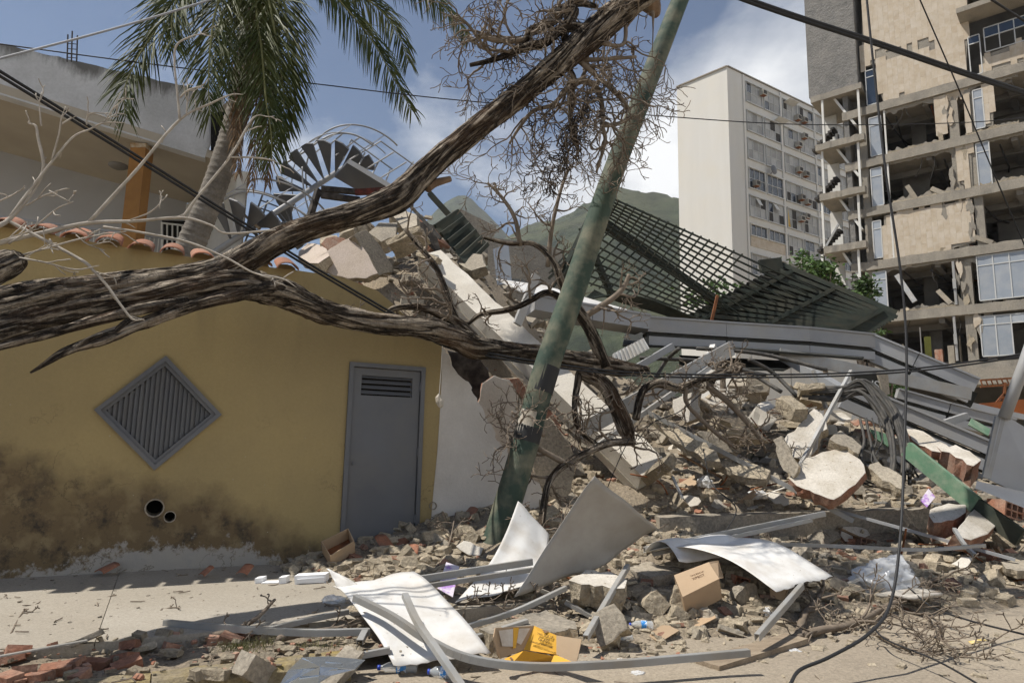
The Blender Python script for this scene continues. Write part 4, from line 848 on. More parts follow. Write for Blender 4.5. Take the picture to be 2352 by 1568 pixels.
# limbs leaving the two big stems; each feeds a tangle of twigs
limbs = [
 [(1372, 80, 6.2, 20), (1332, 66, 6.15, 15), (1292, 64, 6.1, 13), (1252, 98, 6.05, 12), (1211, 108, 6.0, 11), (1174, 122, 6.0, 9), (1136, 137, 6.0, 7), (1080, 150, 5.95, 5)],
 [(1300, 62, 6.1, 15), (1318, 25, 6.15, 14), (1290, 28, 6.1, 14), (1267, 50, 6.05, 12), (1216, 70, 6.0, 8), (1209, 93, 6.0, 7), (1180, 120, 6.0, 5)],
 [(1267, 50, 6.05, 11), (1290, 20, 6.1, 10), (1330, 8, 6.2, 9), (1370, 15, 6.3, 6)],
 [(1206, 91, 6.0, 6), (1170, 94, 5.95, 6), (1136, 92, 5.9, 7), (1090, 80, 5.85, 4)],
 [(1294, 70, 6.1, 9), (1300, 110, 6.2, 9), (1307, 156, 6.25, 8), (1317, 181, 6.3, 8), (1312, 214, 6.3, 8), (1310, 267, 6.3, 6), (1320, 297, 6.3, 6), (1322, 335, 6.3, 4)],
 [(1330, 140, 6.2, 7), (1378, 181, 6.25, 6), (1425, 224, 6.3, 6), (1446, 254, 6.35, 4)],
 [(1340, 138, 6.2, 6), (1395, 136, 6.2, 5), (1461, 131, 6.25, 4)],
 [(1380, 100, 6.2, 5), (1430, 103, 6.25, 5), (1437, 58, 6.3, 5), (1428, 45, 6.3, 3)],
 [(1312, 195, 6.3, 8), (1340, 185, 6.3, 8), (1372, 205, 6.35, 7), (1385, 262, 6.35, 6), (1383, 290, 6.3, 6), (1390, 325, 6.3, 5), (1370, 395, 6.3, 3)],
 [(1383, 290, 6.3, 5), (1420, 284, 6.4, 5), (1450, 268, 6.45, 4)],
 [(1300, 205, 6.25, 6), (1270, 240, 6.2, 5), (1225, 255, 6.2, 5), (1195, 290, 6.2, 4), (1170, 330, 6.2, 3)],
 [(1390, 842, 8.0, 16), (1352, 752, 7.9, 14), (1318, 700, 7.8, 14), (1290, 650, 7.7, 11), (1270, 600, 7.7, 8), (1225, 560, 7.7, 6), (1170, 560, 7.6, 5), (1110, 545, 7.5, 4)],
 [(1258, 612, 7.7, 6), (1268, 520, 7.7, 5), (1290, 430, 7.7, 4), (1310, 380, 7.7, 3)],
 [(1195, 565, 7.65, 6), (1182, 500, 7.6, 5), (1150, 450, 7.6, 4), (1120, 420, 7.6, 3)],
 [(1318, 705, 7.8, 11), (1260, 672, 7.7, 8), (1210, 695, 7.6, 7), (1165, 712, 7.55, 7), (1105, 722, 7.5, 6), (1075, 745, 7.5, 4)],
 [(1330, 735, 7.9, 8), (1400, 690, 7.95, 7), (1432, 660, 8.0, 6), (1445, 630, 8.0, 4)],
 [(1100, 790, 7.25, 15), (1055, 745, 7.2, 14), (1010, 720, 7.1, 11), (960, 705, 7.05, 9), (905, 708, 7.0, 7), (880, 730, 7.0, 5)],
 [(1050, 740, 7.2, 10), (1030, 690, 7.2, 9), (1005, 620, 7.25, 7), (975, 580, 7.3, 6), (930, 525, 7.3, 5)],
 [(1330, 850, 8.0, 17), (1385, 880, 7.9, 18), (1415, 930, 7.85, 19), (1437, 985, 7.8, 20), (1450, 1012, 7.8, 10)],
 [(1455, 1015, 7.8, 9), (1390, 1020, 7.6, 9), (1300, 1065, 7.3, 9), (1260, 1110, 7.1, 8), (1245, 1190, 6.9, 8), (1235, 1240, 6.8, 5)],
 [(1300, 1065, 7.3, 7), (1235, 1030, 7.2, 6), (1190, 1020, 7.1, 5), (1170, 1010, 7.05, 4)],
 [(1330, 860, 7.95, 9), (1320, 930, 7.8, 7), (1330, 985, 7.7, 6), (1370, 1020, 7.65, 5)],
 [(1250, 1000, 7.2, 5), (1215, 975, 7.1, 4), (1175, 945, 7.0, 3)],
 [(1460, 962, 8.1, 9), (1475, 900, 8.2, 9), (1510, 880, 8.3, 11), (1560, 890, 8.4, 10), (1620, 868, 8.5, 8), (1640, 880, 8.5, 5)],
 [(1620, 870, 8.5, 9), (1660, 858, 8.5, 12), (1690, 855, 8.5, 9), (1702, 842, 8.5, 5)],
 [(1625, 885, 8.5, 8), (1680, 930, 8.5, 7), (1740, 1000, 8.5, 5), (1760, 1040, 8.5, 3)],
 [(1575, 890, 8.4, 6), (1580, 930, 8.4, 5), (1640, 990, 8.4, 5), (1690, 1030, 8.4, 3)],
]
rg = random.Random(11)
for k, pts in enumerate(limbs):
    P3, rs = part_limb(pts, 12 if max(p[3] for p in pts) > 8 else 8, sub=5, seed=k * 3.3)
    tw = MB(); upper = pts[0][1] < 320; big = k in (0, 1, 3, 4, 8, 10)
    cnt = (8 if big else 6) if upper else 6
    for i in range(cnt):
        f = .15 + .85 * (i + rg.random()) / cnt; j = min(len(P3) - 2, int(f * (len(P3) - 1)))
        t = (P3[j + 1] - P3[j]).normalized(); pr = V((rg.gauss(0, 1), rg.gauss(0, .8), rg.gauss(0, 1)))
        pr = (pr - t * pr.dot(t)).normalized()
        dd = t * .6 + pr
        if upper and k in (0, 1, 2, 3): dd += V((-.55, 0, .1))
        grow(tw, P3[j], dd, rg.uniform(.32, .66) * (1.0 if upper else .72), min(rs[j] * .55, .018), 2, rg, .50, -.04 if upper else .02, .36)
    tag(tw.build('twig_tangle', M_['twig'], ft, True), kind='stuff')
# knotted dead tufts in the hanging crown
for (u, v, Y, n_) in ((1320, 300, 6.3, 38), (1345, 250, 6.3, 20), (1300, 330, 6.3, 26), (1270, 370, 6.3, 22), (1235, 250, 6.2, 14), (1180, 210, 6.05, 24), (1150, 240, 6.0, 10), (1290, 35, 6.1, 16), (1250, 60, 6.05, 14), (1195, 95, 6.0, 12), (1170, 130, 6.0, 12), (1120, 25, 6.0, 8), (1245, 400, 6.3, 10), (1270, 440, 6.3, 8)):
    tw = MB()
    for i in range(n_):
        p = P(u + rg.gauss(0, 14), v + rg.gauss(0, 16), Y + rg.gauss(0, .06))
        grow(tw, p, V((rg.gauss(0, .7), rg.gauss(0, .5), rg.gauss(-.5, .6))), rg.uniform(.08, .22), .0055, 1, rg, .6, -.05, .4)
    tag(tw.build('dead_tuft', M_['darktwig'], ft, True), kind='stuff')
# ------------------------------------------------------------------ bleached bare branches at the left, in front of the wall
lb = thing('bare_branch', 'pale bleached bare branches spreading over the yellow wall top', 'branch', P(0, 560, 4.3))
pale = [
 [(-60, 575, 4.2, 9), (0, 558, 4.3, 9), (100, 534, 4.4, 8.5), (205, 512, 4.5, 8), (310, 508, 4.55, 6), (417, 500, 4.6, 5.5), (484, 517, 4.6, 4.5), (521, 536, 4.6, 4), (633, 528, 4.7, 3.5)],
 [(205, 510, 4.5, 7), (313, 391, 4.6, 6), (413, 275, 4.7, 5), (484, 238, 4.75, 4), (530, 218, 4.8, 3), (558, 217, 4.8, 1.5)],
 [(413, 275, 4.7, 5), (407, 208, 4.7, 4.5), (401, 149, 4.7, 4), (406, 104, 4.7, 4), (440, 84, 4.7, 3), (476, 76, 4.7, 1.5)],
 [(413, 225, 4.7, 3.5), (432, 208, 4.7, 3.5), (462, 198, 4.7, 2.5)], [(428, 265, 4.7, 3), (430, 235, 4.7, 2.5), (434, 205, 4.7, 1.5)],
 [(417, 502, 4.6, 5), (458, 447, 4.65, 4.5), (528, 361, 4.7, 4.5), (573, 283, 4.75, 4), (590, 266, 4.8, 2.5), (607, 266, 4.8, 1.5)],
 [(528, 361, 4.7, 4), (580, 362, 4.75, 3.5), (625, 368, 4.8, 3), (648, 382, 4.8, 1.5)],
 [(-30, 530, 4.2, 9), (0, 517, 4.25, 9), (22, 503, 4.3, 8), (63, 458, 4.35, 6), (92, 410, 4.4, 6), (100, 376, 4.4, 6), (88, 320, 4.4, 5.5), (82, 290, 4.4, 5), (67, 284, 4.4, 4), (68, 277, 4.4, 3)],
 [(22, 499, 4.3, 5), (70, 435, 4.35, 5), (119, 372, 4.4, 4.5), (167, 316, 4.45, 4), (205, 298, 4.5, 3.5), (238, 283, 4.5, 3), (287, 282, 4.5, 1.5)],
 [(119, 368, 4.4, 3.5), (135, 310, 4.4, 3), (141, 272, 4.4, 2.5), (149, 249, 4.4, 1.5)],
 [(238, 283, 4.5, 2.5), (262, 245, 4.5, 2), (268, 230, 4.5, 1.2)], [(199, 287, 4.5, 3), (200, 270, 4.5, 3), (212, 260, 4.5, 2.5), (236, 260, 4.5, 1.4)],
 [(95, 290, 4.4, 3), (92, 260, 4.4, 2.5), (90, 230, 4.4, 1.8)],
 [(15, 505, 4.3, 7), (60, 529, 4.3, 6.5), (186, 597, 4.3, 6), (215, 622, 4.3, 5.5), (246, 656, 4.3, 5.5), (275, 697, 4.3, 5), (298, 727, 4.3, 4.5), (312, 735, 4.3, 3.5), (330, 733, 4.3, 2)],
 [(238, 521, 4.5, 5), (330, 535, 4.5, 4.5), (432, 556, 4.5, 4.5), (521, 593, 4.5, 4), (584, 627, 4.5, 3.5), (648, 640, 4.5, 3), (681, 660, 4.5, 1.5)],
 [(37, 591, 4.1, 4), (100, 602, 4.1, 3.5), (171, 619, 4.2, 3.5), (227, 610, 4.2, 2)], [(-20, 470, 4.2, 3), (20, 452, 4.2, 3), (58, 432, 4.2, 1.5)], [(60, 472, 4.3, 3), (100, 450, 4.3, 3), (152, 432, 4.3, 1.5)],
 [(0, 600, 4.2, 4), (100, 572, 4.25, 4), (200, 545, 4.3, 3.5), (290, 532, 4.4, 2)], [(20, 560, 4.2, 3), (80, 520, 4.2, 3), (130, 480, 4.2, 2.5), (168, 463, 4.2, 1.3)],
 [(300, 505, 4.5, 3), (340, 490, 4.5, 3), (365, 470, 4.5, 2.5), (372, 450, 4.5, 1.3)], [(175, 540, 4.3, 2.5), (200, 560, 4.3, 2.5), (240, 575, 4.3, 1.3)]]
pale += [[(0, 625, 4.1, 3), (60, 590, 4.15, 2.5), (110, 560, 4.2, 1.4)], [(-20, 560, 4.0, 3), (40, 540, 4.05, 2.5), (90, 525, 4.1, 1.5)]]
for k, pts in enumerate(pale):
    b = MB(); P3, rs = limb(b, [(p[0], p[1], p[2], p[3] * .62) for p in pts], 8, .1, 6, k * 2.2)
    for i in range(3):
        j = rg.randrange(len(P3) // 3, len(P3) - 1); t = (P3[j + 1] - P3[j]).normalized()
        pr = V((rg.gauss(0, 1), rg.gauss(0, .4), rg.gauss(0, 1)))
        grow(b, P3[j], t + pr * .7, rg.uniform(.06, .16), rs[j] * .5, 1 if i == 0 else 0, rg, .3, 0, .3)
    b.build('branch', M_['palebranch'], lb, True)
# ------------------------------------------------------------------ palm
pm = thing('palm_tree', 'tall coconut palm with drooping green fronds beside the white building', 'palm tree', P(430, 640, 9.5))
tp = [(405, 660, 9.5, 34), (440, 560, 9.5, 32), (480, 465, 9.5, 29), (520, 350, 9.5, 28), (548, 250, 9.5, 27), (578, 120, 9.5, 26), (602, 20, 9.5, 28), (618, -70, 9.5, 30)]
q = bez(tp, 40); P3 = [P(*a[:3]) for a in q]; rs = [px(a[3], 9.5) * (.985 + .045 * (i % 5 == 0) + .03 * mn.noise(V((i * .3, 2, 1)))) for i, a in enumerate(q)]
MB().tube(P3, rs, 18).build('trunk', M_['palmbark'], pm, True)
def frond(pts, dead=False, length=.62, seed=0, droop=.8, dens=1.0, lw=.026):
    rg = random.Random(seed); q = bez(pts, 24); P3 = [P(*a[:3]) for a in q]; n_ = len(P3)
    rb = MB().tube(P3, [.022 * (1 - .85 * i / n_) + .003 for i in range(n_)], 5)
    lf = MB(); tot = 0; step = .022 / dens; acc = 0
    L_ = sum((b - a).length for a, b in zip(P3, P3[1:]))
    for a, b in zip(P3, P3[1:]):
        sl = (b - a).length; t = (b - a).normalized(); acc += sl
        while acc > step:
            acc -= step; tot += step; f = tot / L_
            if f < .12: continue
            sd = t.cross(V((0, -1, .2)))
            sd = sd.normalized() if sd.length > .1 else V((1, 0, 0))
            for sg in (-1, 1):
                if rg.random() < .06: continue
                ln = length * (.45 + .75 * math.sin(math.pi * min(1, .12 + f * .86))) * rg.uniform(.8, 1.15)
                d = (sd * sg * rg.uniform(.55, .9) + t * rg.uniform(.7, 1.1) + V((0, rg.gauss(0, .30), rg.gauss(0, .12)))).normalized()
                p = a + (b - a) * rg.random(); pts_ = [p]
                for s_ in range(4):
                    d = (d + V((0, 0, -droop * .28 * rg.uniform(.6, 1.3)))).normalized(); p = p + d * (ln / 4); pts_.append(p)
                wn = d.cross(V((rg.gauss(0, .4), -1, rg.gauss(0, .4)))).normalized()
                k = len(lf.v)
                for s_, w_ in enumerate((.35, 1, .9, .6, .08)):
                    lf.v += [tuple(pts_[s_] + wn * (lw * .5 * w_)), tuple(pts_[s_] - wn * (lw * .5 * w_))]
                for s_ in range(4): lf.f.append((k + 2 * s_, k + 2 * s_ + 1, k + 2 * s_ + 3, k + 2 * s_ + 2))
    o = lf.build('frond', M_['palmdead' if dead else 'palm'], pm); rb.build('rib', M_['palmdead' if dead else 'palmrib'], o)
c0 = (618, -80, 9.5)
fr_ = [
 [c0, (540, -75, 9.2), (440, -35, 9.0), (395, 7, 8.9), (354, 74, 8.8), (312, 141, 8.75), (286, 208, 8.7), (288, 270, 8.7)],
 [c0, (540, -60, 9.0), (500, 10, 8.7), (484, 100, 8.5), (479, 190, 8.4), (482, 265, 8.4)],
 [c0, (575, -50, 9.3), (548, 20, 9.1), (530, 110, 9.0), (520, 200, 9.0)],
 [c0, (590, -40, 9.2), (590, 40, 9.0), (602, 123, 8.9), (610, 223, 8.8), (622, 300, 8.8), (625, 365, 8.8)],
 [c0, (640, -50, 9.3), (655, 20, 9.2), (662, 110, 9.1), (660, 200, 9.1), (640, 290, 9.1)],
 [c0, (600, -60, 9.8), (560, -20, 10.), (545, 60, 10.1), (560, 160, 10.1)],
 [c0, (640, -90, 9.6), (720, -60, 9.8), (785, 8, 10.), (852, 89, 10.1), (904, 180, 10.1), (945, 252, 10.1)],
 [c0, (680, -110, 9.8), (785, -40, 10.2), (870, 20, 10.4), (915, 80, 10.4), (940, 145, 10.4)],
 [c0, (700, -140, 9.8), (850, -90, 10.2), (960, -30, 10.5), (1035, 30, 10.6), (1075, 85, 10.6)],
 [c0, (560, -90, 9.), (470, -80, 8.6), (420, -30, 8.4), (395, 40, 8.3), (400, 110, 8.3)],
 [c0, (610, -40, 9.2), (625, 40, 9.0), (640, 130, 9.0), (652, 240, 9.0), (640, 330, 9.)]]
for i, pts in enumerate(fr_): frond(pts, seed=i, droop=1.2 if i in (6, 7, 8) else .7, length=.58 if i in (6, 7, 8) else .70, dens=.85, lw=.021)
for i, pts in enumerate([[c0, (580, 20, 9.3), (555, 150, 9.2), (545, 280, 9.2), (548, 400, 9.2)], [c0, (600, 60, 9.25), (590, 200, 9.2), (585, 330, 9.2), (578, 430, 9.2)], [c0, (620, 60, 9.3), (612, 200, 9.25), (612, 330, 9.2), (615, 425, 9.2)]]):
    frond(pts, True, .36, 40 + i, 1.6, .8, .016)
# ------------------------------------------------------------------ green trees behind the collapse
def leafy(u, v, Y, rx, rz, label, seed, n=900, base_v=None):
    rg = random.Random(seed); c = P(u, v, Y); t = thing('green_tree', label, 'tree', (c.x, c.y, 0), 'green trees behind the fallen roof')
    tk = MB().tube([V((c.x, c.y, 0)), V((c.x + .1, c.y, c.z * .5)), V((c.x, c.y, c.z))], [.16, .12, .07], 8)
    for k in range(6): tk.tube([V((c.x, c.y, c.z * .6)), c + V((rg.uniform(-rx, rx) * .6, rg.uniform(-rx, rx) * .6, rg.uniform(-.2, .7) * rz))], [.06, .02], 5)
    tk.build('trunk', M_['twig'], t); lf = MB(); cl = [(V((rg.gauss(0, .45) * rx, rg.gauss(0, .45) * rx, rg.gauss(0, .45) * rz)), rg.uniform(.25, .5)) for _ in range(16)]
    for i in range(n):
        o, s_ = cl[rg.randrange(16)]; p = c + o + V((rg.gauss(0, s_ * rx * .6), rg.gauss(0, s_ * rx * .6), rg.gauss(0, s_ * rz * .6)))
        a = V((rg.gauss(0, 1), rg.gauss(0, 1), rg.gauss(0, .6))).normalized(); w_ = a.cross(V((rg.gauss(0, 1), rg.gauss(0, 1), rg.gauss(0, 1)))).normalized(); s2 = rg.uniform(.08, .17)
        lf.add([p - a * s2, p + w_ * s2 * .45, p + a * s2, p - w_ * s2 * .45], [(0, 1, 2, 3)])
    lf.build('crown', M_['leaf'], t)
leafy(1880, 632, 30, 1.0, .75, 'larger leafy green tree behind the dark roof sheet', 1, 1300)
leafy(1990, 680, 30, .75, .75, 'rounded leafy green tree close to the blue window', 2, 1100)
leafy(1650, 690, 26, .9, .5, 'green bush showing through the fallen lattice', 3, 700)
leafy(1975, 765, 26, .8, .35, 'green foliage under the tip of the dark roof', 4, 500)
leafy(2035, 880, 24, .55, .4, 'small green bush between the grey beams', 5, 500)
# ------------------------------------------------------------------ leaning green pole
pl = thing('utility_pole', 'leaning green painted utility pole standing in the rubble', 'pole', P(1150, 1240, 7.0))
q = bez([(1128, 1290, 6.95, 32), (1150, 1210, 7.0, 31.5), (1195, 1060, 7.03, 31), (1250, 860, 7.06, 30), (1320, 660, 7.1, 28.5), (1400, 420, 7.15, 26), (1480, 210, 7.2, 24), (1560, 5, 7.25, 21.5), (1640, -200, 7.3, 20)], 12)
pp = [P(*a[:3]) for a in q]; prr = [px(a[3], a[2]) for a in q]
MB().tube(pp, prr, 28).build('shaft', M_['greenpole'], pl, True)
def band(v0, v1, mt, name):
    k = [(p, r) for p, r, a in zip(pp, prr, q) if v0 - 25 <= a[1] <= v1 + 25]
    a, b = k[0][0], k[-1][0]; MB().tube([a + (b - a) * .25, a + (b - a) * .75], [k[0][1] * 1.012, k[-1][1] * 1.012], 28, False).build(name, M_[mt], pl, True)
band(820, 905, 'black', 'dark_band'); band(985, 1010, 'black', 'dark_band')
wp_ = MB(); i0 = [i for i, a in enumerate(q) if 955 <= a[1] <= 1010]; i0 = range(min(i0), max(i0) + 2)
for i in i0:
    t_ = (pp[i + 1] - pp[i]).normalized(); sx_ = t_.cross(V((0, 1, 0))).normalized(); cy_ = sx_.cross(t_)
    for k in range(7): a = R(-70 + 14 * k); wp_.v.append(tuple(pp[i] + (sx_ * math.sin(a) * -1 - cy_ * math.cos(a) * (1 if cy_.y > 0 else -1)) * prr[i] * 1.01))
for i in range(len(i0) - 1):
    for k in range(6): wp_.f.append((i * 7 + k, i * 7 + k + 1, i * 7 + k + 8, i * 7 + k + 7))
wp_.build('white_patch', M_['plaster'], pl, True)
# ------------------------------------------------------------------ spiral staircase, toppled
st = thing('spiral_staircase', 'toppled grey metal spiral staircase above the rubble', 'staircase', P(560, 560, 13))
a0, a1 = P(500, 574, 12.2), P(812, 371, 13.6)
ax2 = V((.84, 0, .54)); phi = R(40); s0 = P(514, 566, 11.9); s1 = P(806, 375, 14.1); axd = (s1 - s0).normalized()
sc_l = (s1 - s0).length
MB().tube([s0 - axd * .25, s1], .058, 16).build('centre_post', M_['steel'], st, True)
ep = V((-.54, 0, .84)); ep = (ep - axd * ep.dot(axd)).normalized(); eq = axd.cross(ep)
if eq.dot(ax2) < 0: eq = -eq
def tv(th): return ep * math.cos(th) + eq * math.sin(th)
nst = 20; rad = .80
ths = [R(78 + 23 - 23 * (nst - 2 - k)) for k in range(nst)]
inner = lambda k: s0 + axd * (sc_l * (k + 1.2) / (nst + 1.2))
for k in range(nst):
    c = inner(k); t0 = ths[k]; b = MB()
    pts = [c + tv(t0 - .12) * .055, c + tv(t0 + .12) * .055, c + tv(t0 + .22) * rad, c + tv(t0) * rad * 1.02, c + tv(t0 - .22) * rad]
    lo_ = [p - axd * .035 for p in pts]
    b.add(pts + lo_, [(0, 1, 2, 3, 4), (9, 8, 7, 6, 5)] + [(i, (i + 1) % 5, (i + 1) % 5 + 5, i + 5) for i in range(5)])
    b.build('tread', M_['steeld'], st)  # darker grey puts the back-lit shade of the treads into their colour
for hgt in (.45, .90):
    pts = []
    for k in range(0, nst * 3 - 2):
        f = k / 3; i = int(f); t = ths[0] + (ths[-1] - ths[0]) * f / (nst - 1)
        pts.append(s0 + axd * (sc_l * (f + 1.2) / (nst + 1.2) + hgt) + tv(t) * rad)
    MB().tube(pts, .018 if hgt > .8 else .011, 6).build('handrail', M_['steel'], st, True)
for k in range(0, nst, 2):
    c = inner(k) + tv(ths[k]) * rad; MB().tube([c, c + axd * .9], .010, 5).build('baluster', M_['steel'], st)
# landing plate and its guard rail
ld = lambda zx, zy, Y: P(451.8 + .2401 * zx, 282.4 + .2401 * zy, Y)
slab6(ld(1320, 520, 13.5), ld(1450, 370, 12.9), ld(1860, 620, 12.7), ld(1700, 740, 13.3), .05, (0, 0, 1)).build('landing', M_['steeld'], st)  # landing underside gets its shade from the same darker grey
MB().bar(ld(1455, 368, 12.86), ld(1870, 618, 12.66), .05, .09).build('landing_edge', M_['steel'], st)
gpts = [((1450, 360), (1760, 175)), ((1600, 455), (1885, 280)), ((1745, 535), (2005, 375)), ((1900, 600), (2075, 370)), ((1400, 350), (1480, 160)), ((1555, 400), (1610, 285)), ((1680, 490), (1735, 380)), ((1805, 570), (1850, 450)),
        ((1760, 175), (2130, 440)), ((1480, 160), (1880, 450)), ((1190, 280), (1400, 100)), ((1330, 310), (1555, 140)), ((1115, 300), (1240, 200))]
for a, c in gpts: MB().tube([ld(*a, 13.3), ld(*c, 13.45)], .016, 6).build('guard_rail', M_['steel'], st)
arc = bez([(835, 395), (1040, 270), (1150, 190), (1280, 120), (1400, 97), (1540, 125), (1690, 215)], 6)
MB().tube([ld(x, y, 13.4) for x, y in arc], .02, 6).build('handrail', M_['steel'], st, True)
arc = bez([(170, 800), (300, 710), (450, 660), (620, 675), (800, 740), (950, 820), (1060, 890)], 6)
MB().tube([ld(x, y, 12.3) for x, y in arc], .02, 6).build('handrail', M_['steel'], st, True)
arc = bez([(1010, 420), (1015, 560), (1035, 700), (1075, 850)], 6); MB().tube([ld(x, y, 13) for x, y in arc], .016, 6).build('handrail', M_['steel'], st, True)
# light steel ladder rungs behind the stair
la = thing('steel_ladder', 'dark narrow ladder frame hanging behind the spiral stair', 'ladder', ld(560, 1100, 14))
for a, c in (((630, 690), (430, 1230)), ((680, 740), (540, 1160))): MB().bar(ld(*a, 14), ld(*c, 14), .03, .03).build('stile', M_['steeld'], la)
for i in range(7):
    f = i / 6.5; MB().bar(ld(615 - 190 * f, 740 + 440 * f, 14), ld(900 - 230 * f, 850 + 360 * f, 14.1), .025, .025).build('rung', M_['steeld'], la)
# ------------------------------------------------------------------ charred timbers next to the stair
def beam_thing(name, label, cat, a, b, w, h, mt, group=None, up=V((0, 0, 1))):
    o = MB().bar(a, b, w, h, up).build(name, M_[mt]); return tag(o, label, cat, group)
beam_thing('charred_beam', 'charred black upright timber leaning by the spiral stair', 'timber', ld(1085, 890, 12.4), ld(1165, 640, 12.5), .12, .10, 'burnt')
beam_thing('charred_beam', 'charred black timber lying level over the big branch', 'timber', ld(1190, 630, 12.5), ld(1530, 660, 12.7), .10, .10, 'burnt')
beam_thing('charred_beam', 'lower charred black timber sloping behind the big branch', 'timber', ld(1190, 690, 12.4), ld(1560, 740, 12.5), .12, .10, 'burnt')
beam_thing('painted_timber', 'timber with worn red paint touching the big branch', 'timber', ld(1515, 665, 12.3), ld(1870, 640, 12.4), .10, .10, 'redchar')
beam_thing('wood_block', 'short brown board standing in the stair railing', 'timber', ld(455, 880, 12.0), ld(600, 1010, 12.0), .10, .05, 'plank')
z4 = lambda zx, zy, Y: P(658.8 + .2521 * zx, 451.8 + .2521 * zy, Y)
beam_thing('green_steel_bar', 'dark green steel bar slanting behind the branch stub', 'steel bar', z4(1300, -30, 13.2), z4(1520, 215, 13.2), .14, .10, 'dkgreen')
beam_thing('grey_tube', 'thin grey tube slanting over the dark frame', 'tube', z4(1130, 90, 12.2), z4(1400, 380, 12.0), .06, .06, 'conduit')
dkp = thing('green_roof_frame', 'crushed dark green roof frame at the top of the pile', 'roof frame', z4(1500, 600, 13))
slab6(z4(1330, 270, 12.8), z4(1565, 115, 13.2), z4(1830, 430, 13.2), z4(1650, 640, 12.6), .05, V((0, 1, .2))).build('panel', M_['dkgreen'], dkp)
for i in range(6):
    f = i / 5; MB().bar(z4(1350 + 290 * f, 270 + 350 * f, 12.7), z4(1560 + 270 * f, 130 + 300 * f, 13.1), .06, .08).build('rib', M_['dkgreen'], dkp)
slab6(z4(1040, 180, 12.9), z4(1340, 260, 12.9), z4(1420, 560, 12.7), z4(1180, 330, 12.7), .1, V((0, 1, 0))).build('dark_board', M_['burnt'], dkp)
# ------------------------------------------------------------------ traced broken slabs
def slab(name, label, cat, poly, c, nrm, th, mt, edge=None, group=None, jag=2.0, seed=0, parent=None):
    """broken plate: outline traced on a plane through point c with normal nrm, thickness th behind it"""
    rg = random.Random(seed); nrm = V(nrm).normalized(); c = V(c)
    if nrm.dot(CAM - c) < 0: nrm = -nrm
    pts = []
    for (a, b_) in zip(poly, poly[1:] + poly[:1]):
        k = max(1, int(math.hypot(b_[0] - a[0], b_[1] - a[1]) / 14))
        for i in range(k):
            t = i / k; j = jag if i else 0
            pts.append((a[0] + (b_[0] - a[0]) * t + rg.uniform(-j, j), a[1] + (b_[1] - a[1]) * t + rg.uniform(-j, j)))
    top = [PP(u, v, c, nrm) for u, v in pts]; n_ = len(top); cen = sum(top, V()) / n_
    mid = [p - nrm * th * rg.uniform(.3, .7) + (p - cen).normalized() * th * rg.uniform(-.10, .12) for p in top]
    bot = [p - nrm * th * rg.uniform(.85, 1.1) + (p - cen).normalized() * th * rg.uniform(-.25, .05) for p in top]
    ins = [p + (cen - p).normalized() * min(.012, (cen - p).length * .1) + nrm * .003 for p in top]
    tri = tessellate_polygon([[V((p[0], p[1], 0)) for p in pts]])
    face = MB().add(ins + top, [tuple(t) for t in tri] + [(i, (i + 1) % n_, (i + 1) % n_ + n_, i + n_) for i in range(n_)])
    body = MB().add([p - nrm * .002 for p in top] + mid + bot, [(i, (i + 1) % n_, (i + 1) % n_ + n_, i + n_) for i in list(range(n_))] + [(i + n_, (i + 1) % n_ + n_, (i + 1) % n_ + 2 * n_, i + 2 * n_) for i in range(n_)] + [tuple(t_ + 2 * n_ for t_ in t) for t in tri])
    if parent is None:
        lowest = min(bot, key=lambda p: p.z); o = thing(name, label, cat, lowest, group)
    else: o = parent
    face.build('face', M_[mt], o); body.build('broken_core', M_[edge or 'conc'], o); return o
slab('wall_fragment', 'pinkish plastered wall fragment at the top of the pile left of the beam', 'wall fragment', [(712, 602), (760, 570), (812, 540), (826, 552), (846, 585), (868, 628), (840, 640), (800, 640), (765, 632)], P(800, 590, 11.2), (-.25, -1, .3), .16, 'pinkpl', seed=1)
slab('wall_fragment', 'dark side of a tilted wall block beside the fallen beam', 'wall fragment', [(812, 540), (842, 528), (874, 565), (902, 612), (900, 625), (868, 634), (845, 590)], P(855, 580, 11.3), (.55, -.8, .2), .25, 'conc2', seed=2)
slab('wall_fragment', 'shaded pale wall panel behind the cracked white wall', 'wall fragment', [(1108, 880), (1135, 862), (1170, 872), (1215, 960), (1262, 1060), (1290, 1170), (1240, 1210), (1160, 1040), (1118, 985), (1098, 925)], P(1170, 980, 8.75), (.15, -1, -.05), .12, 'beamw', edge='brick', seed=3)
slab('wall_fragment', 'brown shaded slab fragment behind the foot of the pole', 'wall fragment', [(1212, 985), (1262, 960), (1300, 1010), (1322, 1060), (1310, 1130), (1270, 1165), (1228, 1090)], P(1265, 1065, 8.3), (-.1, -1, -.1), .14, 'conc2', seed=4)
slab('wall_fragment', 'red brick edge strip under the fallen white beam', 'wall fragment', [(1150, 868), (1190, 868), (1262, 940), (1300, 1000), (1290, 1010), (1225, 935)], P(1220, 930, 9.2), (.2, -1, -.1), .12, 'brick', seed=5)
slab('wall_fragment', 'near-black slab painted as the shaded hollow in the torn white wall', 'wall fragment', [(1028, 806), (1090, 815), (1122, 850), (1128, 890), (1104, 930), (1075, 890), (1046, 856)], P(1080, 860, 8.95), (.1, -1, -.3), .1, 'burnt', edge='burnt', seed=31)  # near-black slab paints the shade of the hollow behind the torn end
